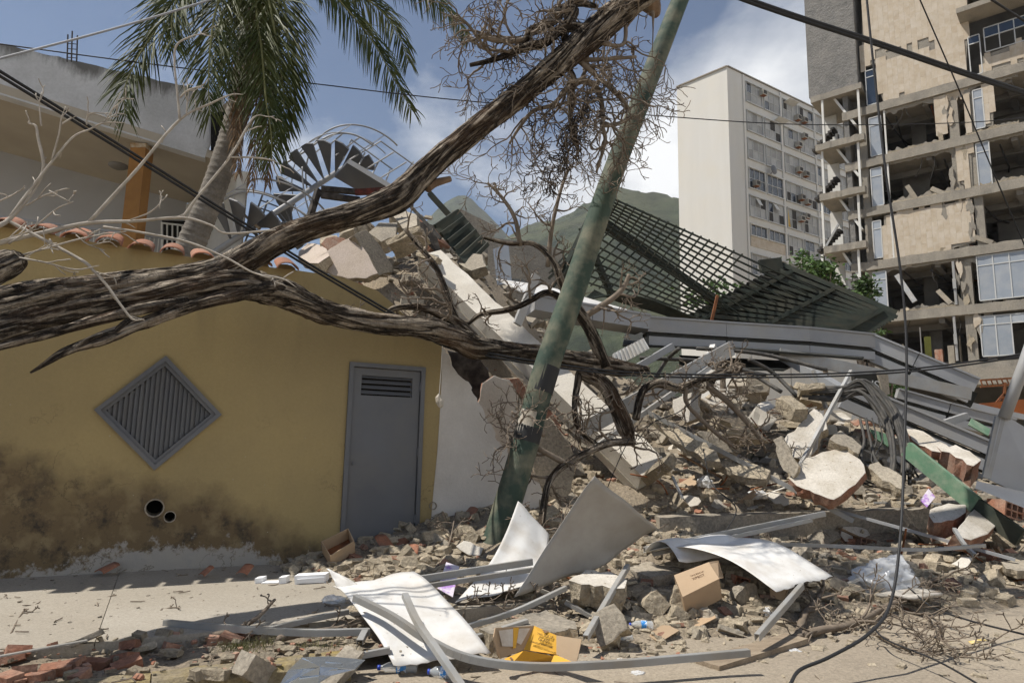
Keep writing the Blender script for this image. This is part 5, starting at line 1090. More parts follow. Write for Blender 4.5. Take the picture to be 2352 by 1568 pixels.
# the fallen white beam: lit top, shaded side
bm_ = thing('fallen_beam', 'long white rendered concrete beam fallen diagonally across the rubble', 'beam', P(1470, 1090, 8.7))
r0, r1 = P(960, 588, 11.6), P(1474, 1092, 8.75); ad = (r1 - r0).normalized()
nt_ = V((-.35, -.25, 1)); nt_ = (nt_ - ad * nt_.dot(ad)).normalized(); sd_ = ad.cross(nt_)
if sd_.y > 0: sd_ = -sd_
wv_ = .46; hv_ = .40; nseg = 26; bt = MB()
for i in range(nseg + 1):
    f = i / nseg; p = r0 + (r1 - r0) * f
    e1 = (.05 * mn.fractal(V((f * 22, 3, 0)), 1, 2, 3)); e2 = .012 * mn.noise(V((f * 30, 9, 0)))
    bt.v += [p + nt_ * e2, p - sd_ * (wv_ + e1) + nt_ * e2, p - sd_ * (wv_ + e1 * .5) - nt_ * hv_, p - nt_ * hv_ + sd_ * e2]
for i in range(nseg):
    k = i * 4; bt.f += [(k + j, k + (j + 1) % 4, k + 4 + (j + 1) % 4, k + 4 + j) for j in range(4)]
bt.f += [(3, 2, 1, 0), tuple(nseg * 4 + j for j in range(4))]
bt.build('beam_body', M_['beamw'], bm_)
MB().bar(r0 + sd_ * .012 - nt_ * (hv_ * .62), r1 + sd_ * .012 - nt_ * (hv_ * .62), .016, .01).build('render_seam', M_['conc2'], bm_)
# ------------------------------------------------------------------ fallen roof lattice
lt = thing('roof_lattice', 'dark steel roof lattice tilted up behind the green pole', 'roof lattice', P(1500, 760, 17.5))
nb = 20
def lpt(i, w_):   # i along the long bars 0..nb, w_ 0 top, 1 fold, 2 bottom
    f = i / 15.0
    t = (1420 + 282 * f, 462 + 125 * f, 16.3 + .8 * f); fo_ = (1392 + 235 * f, 512 + 160 * f, 16.9 + .9 * f); bo = (1285 + 285 * f, 628 + 92 * f, 17.4 + 1.0 * f)
    a, c, g = (t, fo_, w_) if w_ <= 1 else (fo_, bo, w_ - 1)
    return P(*[a[k] + (c[k] - a[k]) * g for k in range(3)])
for i in range(-1, 16):
    for w0, w1 in ((-.05, 1), (1, 2.05)): MB().bar(lpt(i, max(w0, -.05)), lpt(i, w1), .034, .034).build('cross_bar', M_['dkgreen'], lt)
for w_ in [k / 8 for k in range(9)] + [1 + (k + 1) / 8 for k in range(8)]:
    a, c = lpt(-1, w_), lpt(15, w_); e = lpt(27 if w_ < .9 else (22 if w_ < 1.5 else 17), w_)
    MB().bar(a, e, .036, .04).build('long_bar', M_['dkgreen'], lt)
MB().bar(lpt(-.6, 1) + V((0, .15, 0)), lpt(17, 1) + V((0, .15, 0)), .16, .2).build('main_beam', M_['dkgreen'], lt)
MB().bar(lpt(-2, 1.2) + V((0, .2, 0)), lpt(7, 2.1) + V((0, .2, 0)), .13, .16).build('main_beam', M_['dkgreen'], lt)
MB().bar(P(1386, 442, 16.2), P(1290, 640, 17.2), .2, .14).build('edge_beam', M_['dkgreen'], lt)
for a, c in (((1300, 600), (1260, 640)), ((1340, 570), (1270, 660)), ((1310, 640), (1250, 700))): MB().bar(P(*a, 17), P(*c, 17), .1, .06).build('edge_strip', M_['dkgreen'], lt)
# sagging mesh bundle under the lattice
sgm = MB()
for k in range(9):
    q = bez([(1340 + k * 3, 690 - k * 3), (1420, 676 + k * 2), (1500, 690 + k * 3), (1600, 730 + k * 2), (1720, 760 + k)], 6)
    sgm.tube([P(x, y, 16 + .04 * k) for x, y in q], .022, 5)
tag(sgm.build('bent_mesh', M_['dkgreen']), 'bundle of bent dark rods sagging under the roof lattice', 'steel rods')
# dark corrugated roof sheet at the right end of the lattice
rf = thing('roof_sheet', 'dark corrugated roof sheet seen from below right of the lattice', 'roof sheet', P(1900, 760, 18))
ca, cb_, cc, cd = P(1792, 610, 18.2), P(2057, 722, 17.0), P(1985, 762, 17.2), P(1560, 735, 18.6)
cs = MB(); nn = 64
for i in range(nn + 1):
    f = i / nn; o_ = V((0, -.05, .06)) * (.5 if i % 4 < 2 else -.5)
    cs.v += [ca + (cd - ca) * f + o_, cb_ + (cc - cb_) * f + o_]
for i in range(nn): cs.f.append((2 * i, 2 * i + 1, 2 * i + 3, 2 * i + 2))
cs.build('corrugated_sheet', M_['dkroof'], rf)
for k in range(11):
    f = (k + .5) / 11; off = V((0, -.14, -.08))
    MB().bar(ca + (cd - ca) * f + off, cb_ + (cc - cb_) * f + off, .06, .09).build('purlin', M_['dkgreen'], rf)
for g_ in (.08, .45, .86): MB().bar(ca + (cb_ - ca) * g_ + V((0, -.22, -.1)), cd + (cc - cd) * g_ + V((0, -.22, -.1)), .09, .1).build('rafter', M_['dkgreen'], rf)
MB().bar(P(1745, 612, 18), P(1795, 606, 18.1), .1, .35).build('end_plate', M_['dkgreen'], rf)
MB().bar(ca + V((0, -.05, .03)), cb_ + V((0, -.05, .03)), .10, .12).build('edge_trim', M_['dkgreen'], rf)
beam_thing('rusty_rod', 'rusty brown rod standing in front of the lattice', 'rod', P(1648, 678, 12.5), P(1632, 748, 12.5), .05, .05, 'rust')
# ------------------------------------------------------------------ grey steel roof beams
def gbeam(label, pts, h, w_=.16, lower=True, cat='steel beam', mt='steel'):
    P3 = [P(*p) for p in pts]; o = thing('steel_beam', label, cat, P3[-1]); n_ = len(P3) - 1
    for i in range(n_):
        a, c = P3[i], P3[i + 1]; d = (c - a).normalized(); sd = d.cross(V((0, 0, 1))).normalized(); u_ = sd.cross(d)
        g_ = .004
        MB().bar(a + d * g_ - u_ * h / 2, c - d * g_ - u_ * h / 2, w_, h).bar(a + d * g_ - u_ * .012 + sd * 0, c - d * g_ - u_ * .012, w_ + .05, .03).build('segment', M_[mt], o)
        if lower:
            MB().bar(a - u_ * (h + .045), c - u_ * (h + .045), w_ * .7, .05).build('slot_shade', M_['dkroof'], o)  # dark bar paints the shade in the gap above the lower flange
            MB().bar(a + d * .02 - u_ * (h + .14), c - d * .02 - u_ * (h + .14), w_ * 1.02, .14).build('lower_flange', M_[mt], o)
            MB().bar(c - d * .03 - u_ * (h - .02) , c - d * .03 - u_ * (h + .24), .05, w_ * 1.1, d).build('strap', M_['dkroof'], o)
    return o
gbeam('longest grey steel roof beam bent across the middle of the rubble', [(1480, 728, 10.6), (1660, 741, 11.0), (1850, 753, 11.4), (2002, 768, 11.6), (2108, 812, 11.4), (2246, 870, 11.2)], .245, .2)
gbeam('grey steel beam left half with bright sunlit top behind the pole', [(1222, 684, 10.2), (1350, 708, 10.4), (1478, 729, 10.6)], .235, .55, False)
gbeam('front grey steel beam sloping down to the right under the cables', [(1950, 875, 9.6), (2080, 930, 9.4), (2290, 1018, 9.0)], .19, .16)
gbeam('rear grey steel beam sloping right beside the orange shop front', [(2062, 892, 12.8), (2180, 925, 12.6), (2330, 962, 12.4)], .19, .18)
def plate3(name, label, cat, poly, th, mt, group=None):     # flat plate, each corner (u, v, Y)
    pts = [P(*p) for p in poly]; n_ = (pts[1] - pts[0]).cross(pts[-1] - pts[0]).normalized(); b = MB(); k = len(pts)
    if n_.dot(CAM - pts[0]) > 0: n_ = -n_
    b.add(pts + [p + n_ * th for p in pts], [tuple(range(k)), tuple(range(2 * k - 1, k - 1, -1))] + [(i, (i + 1) % k, (i + 1) % k + k, i + k) for i in range(k)])
    return tag(b.build(name, M_[mt]), label, cat, group)
plate3('steel_plate', 'pale sheet lying on the left end of the grey beam', 'metal sheet', [(1140, 640, 11.5), (1250, 655, 11.8), (1480, 722, 11.0), (1225, 682, 10.3)], .02, 'sheet')
for (lab, a, c, w_, h) in (
   ('broad pale steel strut running down left through the rubble middle', (1680, 800, 9.6), (1330, 992, 8.6), .05, .20), ('thin steel angle parallel under the broad pale strut', (1660, 822, 9.5), (1376, 1020, 8.5), .05, .06),
   ('short pale strut standing left of the pole above the beam', (1232, 632, 10.0), (1188, 745, 9.8), .05, .13), ('long pale arched strip under the longest beam', (1790, 812, 11.0), (2230, 905, 10.8), .05, .19),
   ('dark post tilted under the longest beam', (1790, 812, 11.3), (1940, 900, 10.4), .3, .12), ('light angle bar resting behind the broken corrugated box', (1452, 850, 9.5), (1545, 795, 9.7), .08, .09),
   ('pale slim bar right of the pole base of the beam', (1618, 850, 10.2), (1640, 795, 10.4), .09, .09), ('thin upright pipe leaning left over the black conduits', (1955, 852, 9.3), (1818, 1105, 8.2), .04, .045),
   ('thin short pipe crossing the upright pipe', (1868, 850, 9.4), (1898, 938, 9.2), .04, .045), ('long grey pipe sloping down right through the rubble', (1466, 935, 8.9), (1960, 1196, 7.9), .055, .055),
   ('thin grey rail sloping to the white brick blocks', (1880, 1160, 8.2), (2332, 1285, 7.0), .04, .03), ('bracket strut under the rear grey beam', (2200, 958, 12.2), (2165, 985, 12.2), .1, .08),
   ('brace bar between the two right grey beams', (2160, 975, 11.8), (2220, 955, 12.2), .08, .12), ('upper grey rail behind the rear beam on the right', (2230, 930, 13.2), (2352, 958, 13), .1, .1)):
    o = beam_thing('steel_bar', lab, 'steel bar', P(*a), P(*c), w_, h, 'steel' if 'pipe' not in lab and 'pale' not in lab else 'galv')
bx_ = thing('corrugated_box', 'short crushed corrugated metal box under the longest beam', 'metal duct', P(1430, 830, 9.6))
slab6(P(1408, 812, 9.7), P(1478, 776, 9.7), P(1492, 800, 9.6), P(1415, 842, 9.6), .12, (0, 1, 0)).build('body', M_['galv'], bx_)
for k in range(9):
    f = (k + .5) / 9; MB().bar(P(1408 + 70 * f, 812 - 36 * f, 9.68), P(1415 + 77 * f, 842 - 42 * f, 9.57), .02, .02).build('rib', M_['galv'], bx_)
# big grey bent sheet and tube at the right edge
bs_ = thing('steel_hopper', 'large folded grey steel plate with tube at the right edge', 'steel plate', P(2270, 1100, 7.6))
MB().tube([P(2420, 640, 7.4), P(2352, 838, 7.5), P(2306, 960, 7.6)], .062, 16).build('tube', M_['steel'], bs_, True)
b = MB().add([P(2300, 948, 7.6), P(2370, 990, 7.7), P(2400, 1160, 7.6), P(2266, 1098, 7.5)], [(0, 1, 2, 3)]); b.add([V(p) + V((0, .012, 0)) for p in b.v[:4]], [(3, 2, 1, 0)]); b.build('plate', M_['steel'], bs_)
slab6(P(2288, 955, 7.6), P(2312, 950, 7.6), P(2276, 1100, 7.5), P(2258, 1095, 7.5), .03, (0, 1, 0)).build('edge_strip', M_['galv'], bs_)
cv = MB(); n1 = 14
for i in range(n1 + 1):
    f = i / n1; a = math.pi * (.1 + .8 * f)
    e0 = P(2240 + 10 * f, 1128 - 30 * math.sin(a) * .8, 7.2 + .5 * f); e1 = P(2400, 1185 - 75 * math.sin(a) * f, 6.9 + .6 * f); cv.v += [e0, e1]
for i in range(n1): cv.f.append((2 * i, 2 * i + 1, 2 * i + 3, 2 * i + 2))
tag(cv.build('curved_sheet', M_['steeld'], smooth=True), 'curled dark grey metal sheet below the steel plate at right', 'metal sheet')
# green steel channel and other green pieces
g_ = thing('green_channel', 'chipped green steel channel sloping down beside the black conduits', 'steel channel', P(2240, 1160, 7.6))
MB().bar(P(2082, 1030, 8.3), P(2242, 1160, 7.6), .05, .19).build('web', M_['green'], g_)
MB().bar(P(2090, 1018, 8.3), P(2248, 1145, 7.7), .12, .02).build('flange', M_['green'], g_)
MB().bar(P(2242, 1162, 7.6), P(2345, 1235, 7.2), .05, .19).build('shaded_end', M_['dkgreen'], g_)  # shade on this end is painted with the darker green
plate3('green_plate', 'green metal offcut under the rear grey beam', 'metal sheet', [(2232, 960, 12), (2275, 985, 12), (2270, 1000, 11.8), (2225, 975, 11.8)], .02, 'green')
plate3('green_plate', 'green plate wedged among the black conduits', 'metal sheet', [(2000, 985, 8.9), (2050, 1000, 8.9), (2040, 1025, 8.8), (2010, 1005, 8.8)], .02, 'green')
# black conduits hanging in a bundle
cb2 = thing('conduit_bundle', 'tangle of dusty black conduits drooping over the rubble at right', 'conduits', P(2070, 1110, 8.2))
rg = random.Random(3)
for k in range(17):
    o1, o2 = rg.uniform(-14, 14), rg.uniform(-22, 16)
    q = bez([(1840 + rg.uniform(0, 60), 902 + o1, 9.2), (1930, 905 + o1 * 1.2, 9.1), (1985 + o2 * .5, 905 + o1 * .7 - rg.uniform(0, 25), 9.0), (2035 + o2, 935 + o1, 8.8), (2062 + o2, 990 + o1, 8.6), (2075 + o2 * 1.2, 1055 + o1, 8.4), (2075 + o2 * 1.4, 1100 + o1 * 1.5, 8.25)], 7)
    MB().tube([P(*a) for a in q], rg.choice((.014, .018, .024)), 8).build('conduit', M_['conduit'], cb2, True)
for k in range(7):
    x = 1965 + 14 * k; q = bez([(x + 10, 960, 8.9), (x + 20, 1010, 8.7), (x + rg.uniform(0, 40), 1060, 8.5), (x + 50 + rg.uniform(0, 30), 1095, 8.3)], 6)
    MB().tube([P(*a) for a in q], rg.choice((.009, .013, .018)), 7).build('conduit', M_['conduit'], cb2, True)
for k in range(5):
    q = bez([(1965, 1010 + 14 * k, 8.6), (1975, 1060 + 10 * k, 8.5), (2010, 1090 + 7 * k, 8.35), (2080, 1095 + 6 * k, 8.2)], 6); MB().tube([P(*a) for a in q], .009, 6).build('wire', M_['black'], cb2, True)
# long concrete kerb beam across the rubble
kbm = thing('concrete_beam', 'long low concrete beam lying level across the front of the rubble', 'concrete beam', P(1800, 1210, 8.4))
k0, k1 = P(1515, 1188, 8.3), P(2138, 1168, 8.5); bt = MB(); ns2 = 30
for i in range(ns2 + 1):
    p = k0 + (k1 - k0) * (i / ns2); e = .012 * mn.fractal(V((i * .6, 0, 4)), 1, 2, 3)
    bt.v += [p + V((0, e, e)), p + V((0, .28 + e, e * .4)), p + V((0, .28, -.3)), p + V((0, e, -.3))]
for i in range(ns2): k = i * 4; bt.f += [(k + j, k + (j + 1) % 4, k + 4 + (j + 1) % 4, k + 4 + j) for j in range(4)]
bt.f += [(3, 2, 1, 0), tuple(ns2 * 4 + j for j in range(4))]; bt.build('beam_body', M_['conc2'], kbm)
# black painted wall piece with white letters, standing under the beams
sgn = thing('painted_wall_piece', 'black painted wall piece with white letters under the grey beams', 'wall piece', P(2010, 910, 10.6))
slab6(P(1962, 862, 10.6), P(2016, 855, 10.6), P(2030, 906, 10.6), P(1966, 900, 10.6), .1, (0, 1, 0)).build('face', M_['dkroof'], sgn)
slab6(P(2016, 855, 10.55), P(2040, 860, 10.7), P(2044, 905, 10.7), P(2030, 908, 10.55), .1, (0, 1, 0)).build('edge', M_['conc2'], sgn)
def lettering(txt, c, rx, up, size, mt, parent, align='CENTER'):
    cu = bpy.data.curves.new('lettering', 'FONT'); cu.body = txt; cu.size = size; cu.align_x = align; cu.align_y = 'CENTER'; cu.extrude = .0008; cu.materials.append(M_[mt])
    rx = V(rx).normalized(); up = V(up); up = (up - rx * up.dot(rx)).normalized(); nz_ = rx.cross(up)
    m_ = Matrix((rx, up, nz_)).transposed().to_4x4(); m_.translation = V(c)
    t_ = bpy.data.objects.new('lettering_curve', cu); COL.objects.link(t_); dg = bpy.context.evaluated_depsgraph_get(); me = bpy.data.meshes.new_from_object(t_.evaluated_get(dg)); bpy.data.objects.remove(t_)
    return link(bpy.data.objects.new('lettering', me), parent, m_)
lettering('E US', P(1992, 883, 10.57), (1, 0, -.1), (.05, 0, 1), .2, 'inkw', sgn)
# dark void walls deep in the pile give the gaps something to end on
for (lab, poly) in (('grey end wall of a lower structure behind the pile left of the lattice', [(1120, 545, 19.5), (1190, 552, 19.5), (1290, 572, 19.5), (1300, 700, 19.5), (1120, 700, 19.5)]),
                    ('corrugated grey roof edge behind the dark green frame', [(1037, 484, 15.5), (1058, 480, 15.5), (1140, 520, 15.5), (1120, 560, 15.5), (1060, 530, 15.5)])):
    plate3('wall_piece', lab, 'wall', poly, .2, 'bconc')
slab6(P(1140, 575, 11.5), P(1170, 580, 11.5), P(1172, 650, 11.3), P(1140, 640, 11.3), .03, (0, 1, 0))
plate3('translucent_panel', 'dusty translucent panel standing behind the white beam', 'panel', [(1132, 572, 11.9), (1168, 560, 11.9), (1176, 648, 11.8), (1142, 655, 11.8)], .02, 'glass')

# added dark roofing that throws shade into the hollows of the pile
plate3('shading_sheet', 'added dark roofing sheet spread under the longest beam', 'shading', [(1430, 792, 10.4), (1700, 800, 10.7), (1980, 822, 11.0), (2010, 800, 15.5), (1440, 745, 15.5)], .03, 'dkroof')
plate3('shading_sheet', 'second added dark roofing sheet sagging into the hollow', 'shading', [(1560, 842, 10.3), (1800, 848, 10.6), (1840, 830, 13.5), (1560, 815, 13.5)], .03, 'dkroof')
plate3('shading_sheet', 'dark roofing sheet added between the fallen beam and the pole', 'shading', [(1150, 640, 11.8), (1260, 690, 11.4), (1330, 740, 12.2), (1200, 640, 14)], .03, 'dkroof')
for k, (a, c) in enumerate((((1470, 822), (1760, 862)), ((1600, 800), (1900, 850)), ((1640, 835), (1795, 900)), ((1500, 880), (1560, 800)), ((1720, 825), (1830, 910)))):
    lab = ['first', 'second', 'third', 'fourth', 'fifth'][k]
    q = bez([(*a, 9.9), ((a[0] + c[0]) / 2, (a[1] + c[1]) / 2 - 12, 10.0), (*c, 9.7)], 6)
    tag(MB().tube([P(*t) for t in q], .03, 7).build('bent_pipe', M_['conduit'], smooth=True), f'dusty bent pipe in the hollow under the longest beam, {lab} from the left', 'pipe')
# ------------------------------------------------------------------ rubble pieces
def chunk_mesh(seed, kind, mt, sub=1):
    rg = random.Random(seed); bm = bmesh.new()
    d = {'block': (1, .72, .58), 'lump': (.95, .85, .72), 'flat': (1, .75, .26), 'brick': (1, .5, .34), 'bar': (1.0, .36, .30)}[kind]
    pts = []
    if kind in ('block', 'brick', 'flat', 'bar'):
        for sx in (-1, 1):
            for sy in (-1, 1):
                for sz in (-1, 1):
                    c = V((sx * d[0] / 2, sy * d[1] / 2, sz * d[2] / 2)); ch = rg.random()
                    j = .05 if kind != 'lump' else .15
                    if ch < .35:        # broken corner
                        for k in range(3):
                            q = c.copy(); q[k] *= rg.uniform(.35, .8); pts.append(q)
                    else: pts.append(V((c.x * rg.uniform(1 - j * 2, 1 + j), c.y * rg.uniform(1 - j * 2, 1 + j), c.z * rg.uniform(1 - j, 1 + j))))
    else:
        for i in range(18):
            v_ = V((rg.gauss(0, 1), rg.gauss(0, 1), rg.gauss(0, 1))).normalized(); f = rg.uniform(.8, 1.05)
            pts.append(V((v_.x * d[0] * .5 * f, v_.y * d[1] * .5 * f, v_.z * d[2] * .5 * f)))
    for p in pts: bm.verts.new(p)
    r_ = bmesh.ops.convex_hull(bm, input=bm.verts); junk = [g for g in r_['geom_interior'] if isinstance(g, bmesh.types.BMVert)]
    if junk: bmesh.ops.delete(bm, geom=junk, context='VERTS')
    if sub:
        bmesh.ops.subdivide_edges(bm, edges=bm.edges, cuts=sub, use_grid_fill=True)
        bmesh.ops.triangulate(bm, faces=bm.faces)
        for v_ in bm.verts:
            n_ = v_.co.normalized(); a = mn.fractal(v_.co * 3.1 + V((seed, 0, 0)), 1, 2, 3); v_.co += n_ * a * (.085 if kind == 'lump' else .05)
    bmesh.ops.recalc_face_normals(bm, faces=bm.faces)
    me = bpy.data.meshes.new('chunk'); bm.to_mesh(me); bm.free(); me.materials.append(M_[mt]); me['shape'] = kind; return me
CM = {}
for mt, kinds in (('conc', ('block', 'block', 'lump', 'lump', 'flat', 'bar')), ('conc2', ('block', 'block', 'flat', 'lump')), ('brick', ('brick', 'brick', 'block', 'flat')), ('plaster', ('flat', 'block')), ('beamw', ('block', 'flat', 'bar'))):
    CM[mt] = [chunk_mesh(hash((mt, i)) % 991 if False else i * 37 + len(mt) * 11, k, mt, 2 if k != 'brick' else 1) for i in range(2) for k in kinds] if mt == 'conc' else [chunk_mesh(i * 53 + len(mt) * 7 + 3, k, mt, 2) for i, k in enumerate(kinds)]
rg = random.Random(77)
NAMES = {'conc': ('concrete_chunk', 'sandy concrete chunk'), 'conc2': ('concrete_block', 'grey concrete block fragment'), 'brick': ('brick_chunk', 'red brick fragment'), 'plaster': ('plaster_chunk', 'white plastered rubble piece'), 'beamw': ('render_chunk', 'pale rendered rubble piece')}
LAND = [('the grey door', 890, 1150), ('the drain hole', 994, 1161), ('the pole foot', 1150, 1230), ('the leaning white sheet', 1365, 1230), ('the curled white sheet', 1170, 1280), ('the front white sheet', 950, 1420), ('the glass carton', 1240, 1480), ('the brown carton', 1600, 1330), ('the bent white sheet', 1700, 1290), ('the plastic bag', 2035, 1325),
 ('the low beam left end', 1560, 1190), ('the low beam middle', 1820, 1190), ('the low beam right end', 2100, 1180), ('the big white slab', 1900, 1090), ('the tilted pale slab', 1850, 1000), ('the black conduits', 2040, 990), ('the green channel', 2160, 1100), ('the white brick block', 2180, 1180), ('the grey steel plate', 2310, 1050), ('the fallen white beam', 1300, 880), ('the white beam end', 1470, 1060),
 ('the upper beam end', 950, 570), ('the pinkish wall fragment', 790, 590), ('the dark green frame', 1060, 550), ('the sunlit wall panel', 1577, 935), ('the open box', 775, 1245), ('the foam pieces', 660, 1335), ('the plank', 1730, 1495), ('the squared block', 1863, 895), ('the tilted flat block', 1400, 1435), ('the road branches', 2000, 1430), ('the broad twiggy mass', 1710, 1000), ('the far right slab', 2330, 1298)]
def where(u, v):
    nm, lu, lv = min(LAND, key=lambda t: math.hypot(t[1] - u, (t[2] - v) * 1.2)); dx, dy = u - lu, v - lv; d = math.hypot(dx, dy)
    if d < 22: return 'right at ' + nm
    a = math.degrees(math.atan2(-dy, dx)) % 360; w_ = ['right of', 'above right of', 'above', 'above left of', 'left of', 'below left of', 'below', 'below right of'][int(((a + 22.5) % 360) // 45)]
    return ('just ' if d < 60 else ('' if d < 120 else 'well ')) + w_ + ' ' + nm
def put(mt, u, v, wpx_, zone, label=None, tilt=.5, sink=.25, Y=None, asp=(1, 1, 1), grp=True):
    p = P(u, v, Y) if Y else hit(u, v); s_ = px(wpx_, p.y); me = rg.choice(CM[mt])
    eul = Matrix.Rotation(rg.uniform(0, 6.28), 4, 'Z') @ Matrix.Rotation(rg.gauss(0, tilt), 4, 'X') @ Matrix.Rotation(rg.gauss(0, tilt), 4, 'Y')
    asp = V((asp[0] * rg.uniform(.85, 1.2), asp[1] * rg.uniform(.85, 1.2), asp[2] * rg.uniform(.85, 1.25)))
    M = Matrix.Translation(p + V((0, 0, s_ * (.30 - sink) if not Y else 0))) @ eul @ Matrix.Diagonal((s_ * asp.x, s_ * asp.y, s_ * asp.z, 1))
    o = inst(NAMES[mt][0], me, M)
    size = 'small' if wpx_ < 22 else ('mid-sized' if wpx_ < 45 else 'large')
    shp = {'block': 'blocky', 'lump': 'rounded', 'flat': 'flat', 'bar': 'elongated', 'brick': 'brick-shaped'}[me['shape']]
    return tag(o, label or f'{size} {shp} {NAMES[mt][1]} {where(u, v)}', 'rubble', None if label else f'{NAMES[mt][1]}s {zone}')
def rnd_in(poly):
    xs = [p[0] for p in poly]; ys = [p[1] for p in poly]
    while True:
        q = (rg.uniform(min(xs), max(xs)), rg.uniform(min(ys), max(ys)))
        if inside(q, poly): return q
REG = [
 ('in the heap against the wall right of the door', [(880, 1245), (960, 1215), (1030, 1200), (1130, 1205), (1140, 1260), (1110, 1320), (1000, 1330), (900, 1310)], 36, (18, 52), {'conc': 8, 'brick': 1.2}),
 ('on the pavement between door and white sheet', [(640, 1305), (700, 1290), (860, 1280), (960, 1300), (900, 1330), (760, 1325), (650, 1320)], 26, (14, 44), {'conc': 8, 'brick': 2}),
 ('between the pole and the leaning white sheet', [(1200, 1150), (1290, 1130), (1345, 1110), (1330, 1180), (1290, 1260), (1250, 1220)], 14, (18, 40), {'conc': 8, 'conc2': 2, 'brick': 1}),
 ('in front of the leaning white sheet', [(1290, 1340), (1480, 1350), (1780, 1350), (1800, 1440), (1600, 1470), (1420, 1440), (1290, 1410)], 34, (14, 62), {'conc': 7, 'conc2': 4}),
 ('along the road edge at the right', [(1800, 1260), (1900, 1225), (2352, 1225), (2352, 1340), (2150, 1362), (1900, 1380)], 62, (14, 56), {'conc': 8, 'conc2': 3, 'brick': 1.4}),
 ('behind the long low concrete beam', [(1530, 1110), (1700, 1095), (1840, 1120), (2050, 1140), (2140, 1130), (2130, 1165), (1530, 1180)], 44, (10, 40), {'conc': 8, 'conc2': 2, 'brick': 1, 'plaster': .5}),
 ('between the low beam and the white sheets', [(1560, 1215), (1860, 1225), (2080, 1220), (2100, 1260), (1860, 1260), (1650, 1250)], 22, (14, 40), {'conc': 6, 'brick': 3}),
 ('on the slope under the grey beams', [(1480, 960), (1560, 900), (1700, 880), (1820, 880), (1900, 920), (1900, 1050), (1800, 1080), (1650, 1080), (1540, 1040)], 60, (18, 70), {'conc': 8, 'conc2': 4, 'beamw': 1.5}),
 ('on the slope beside the black conduits', [(1900, 960), (2100, 990), (2260, 1060), (2300, 1110), (2240, 1150), (2150, 1100), (2090, 1050), (1960, 1010)], 46, (14, 46), {'conc': 5, 'brick': 5, 'plaster': 2.5}),
 ('at the top of the pile above the beam', [(700, 610), (760, 560), (850, 520), (950, 490), (1090, 520), (1120, 600), (980, 600), (880, 600)], 44, (16, 52), {'conc': 7, 'conc2': 3, 'brick': 2}),
 ('behind the right grey beams', [(2060, 960), (2200, 970), (2300, 1000), (2320, 1050), (2200, 1010)], 16, (14, 34), {'conc': 6, 'conc2': 3, 'brick': 1}),
 ('in the hollow behind the white beam', [(1120, 660), (1220, 700), (1330, 760), (1420, 850), (1460, 930), (1380, 900), (1250, 780)], 24, (16, 48), {'conc': 5, 'conc2': 4}),
]
for zone, poly, n_, (w0, w1), mix in REG:
    ks, ws = zip(*mix.items())
    for i in range(n_):
        u, v = rnd_in(poly); put(rg.choices(ks, ws)[0], u, v, w0 + (w1 - w0) * rg.random() ** 1.8, zone)
for zone, poly, n_, (w0, w1), mix in [('on the slope under the grey beams', REG[7][1], 22, (12, 34), {'plaster': 3, 'brick': 4, 'beamw': 2}), ('along the road edge at the right', REG[4][1], 20, (10, 34), {'brick': 4, 'plaster': 2}), ('in the heap against the wall right of the door', REG[0][1], 10, (12, 28), {'brick': 5, 'plaster': 1}), ('at the top of the pile above the beam', REG[9][1], 34, (18, 60), {'conc': 5, 'conc2': 3, 'brick': 2, 'plaster': 1}), ('behind the long low concrete beam', REG[5][1], 14, (10, 30), {'brick': 3, 'plaster': 2})]:
    ks, ws = zip(*mix.items())
    for i in range(n_):
        u, v = rnd_in(poly); put(rg.choices(ks, ws)[0], u, v, w0 + (w1 - w0) * rg.random() ** 1.8, zone)
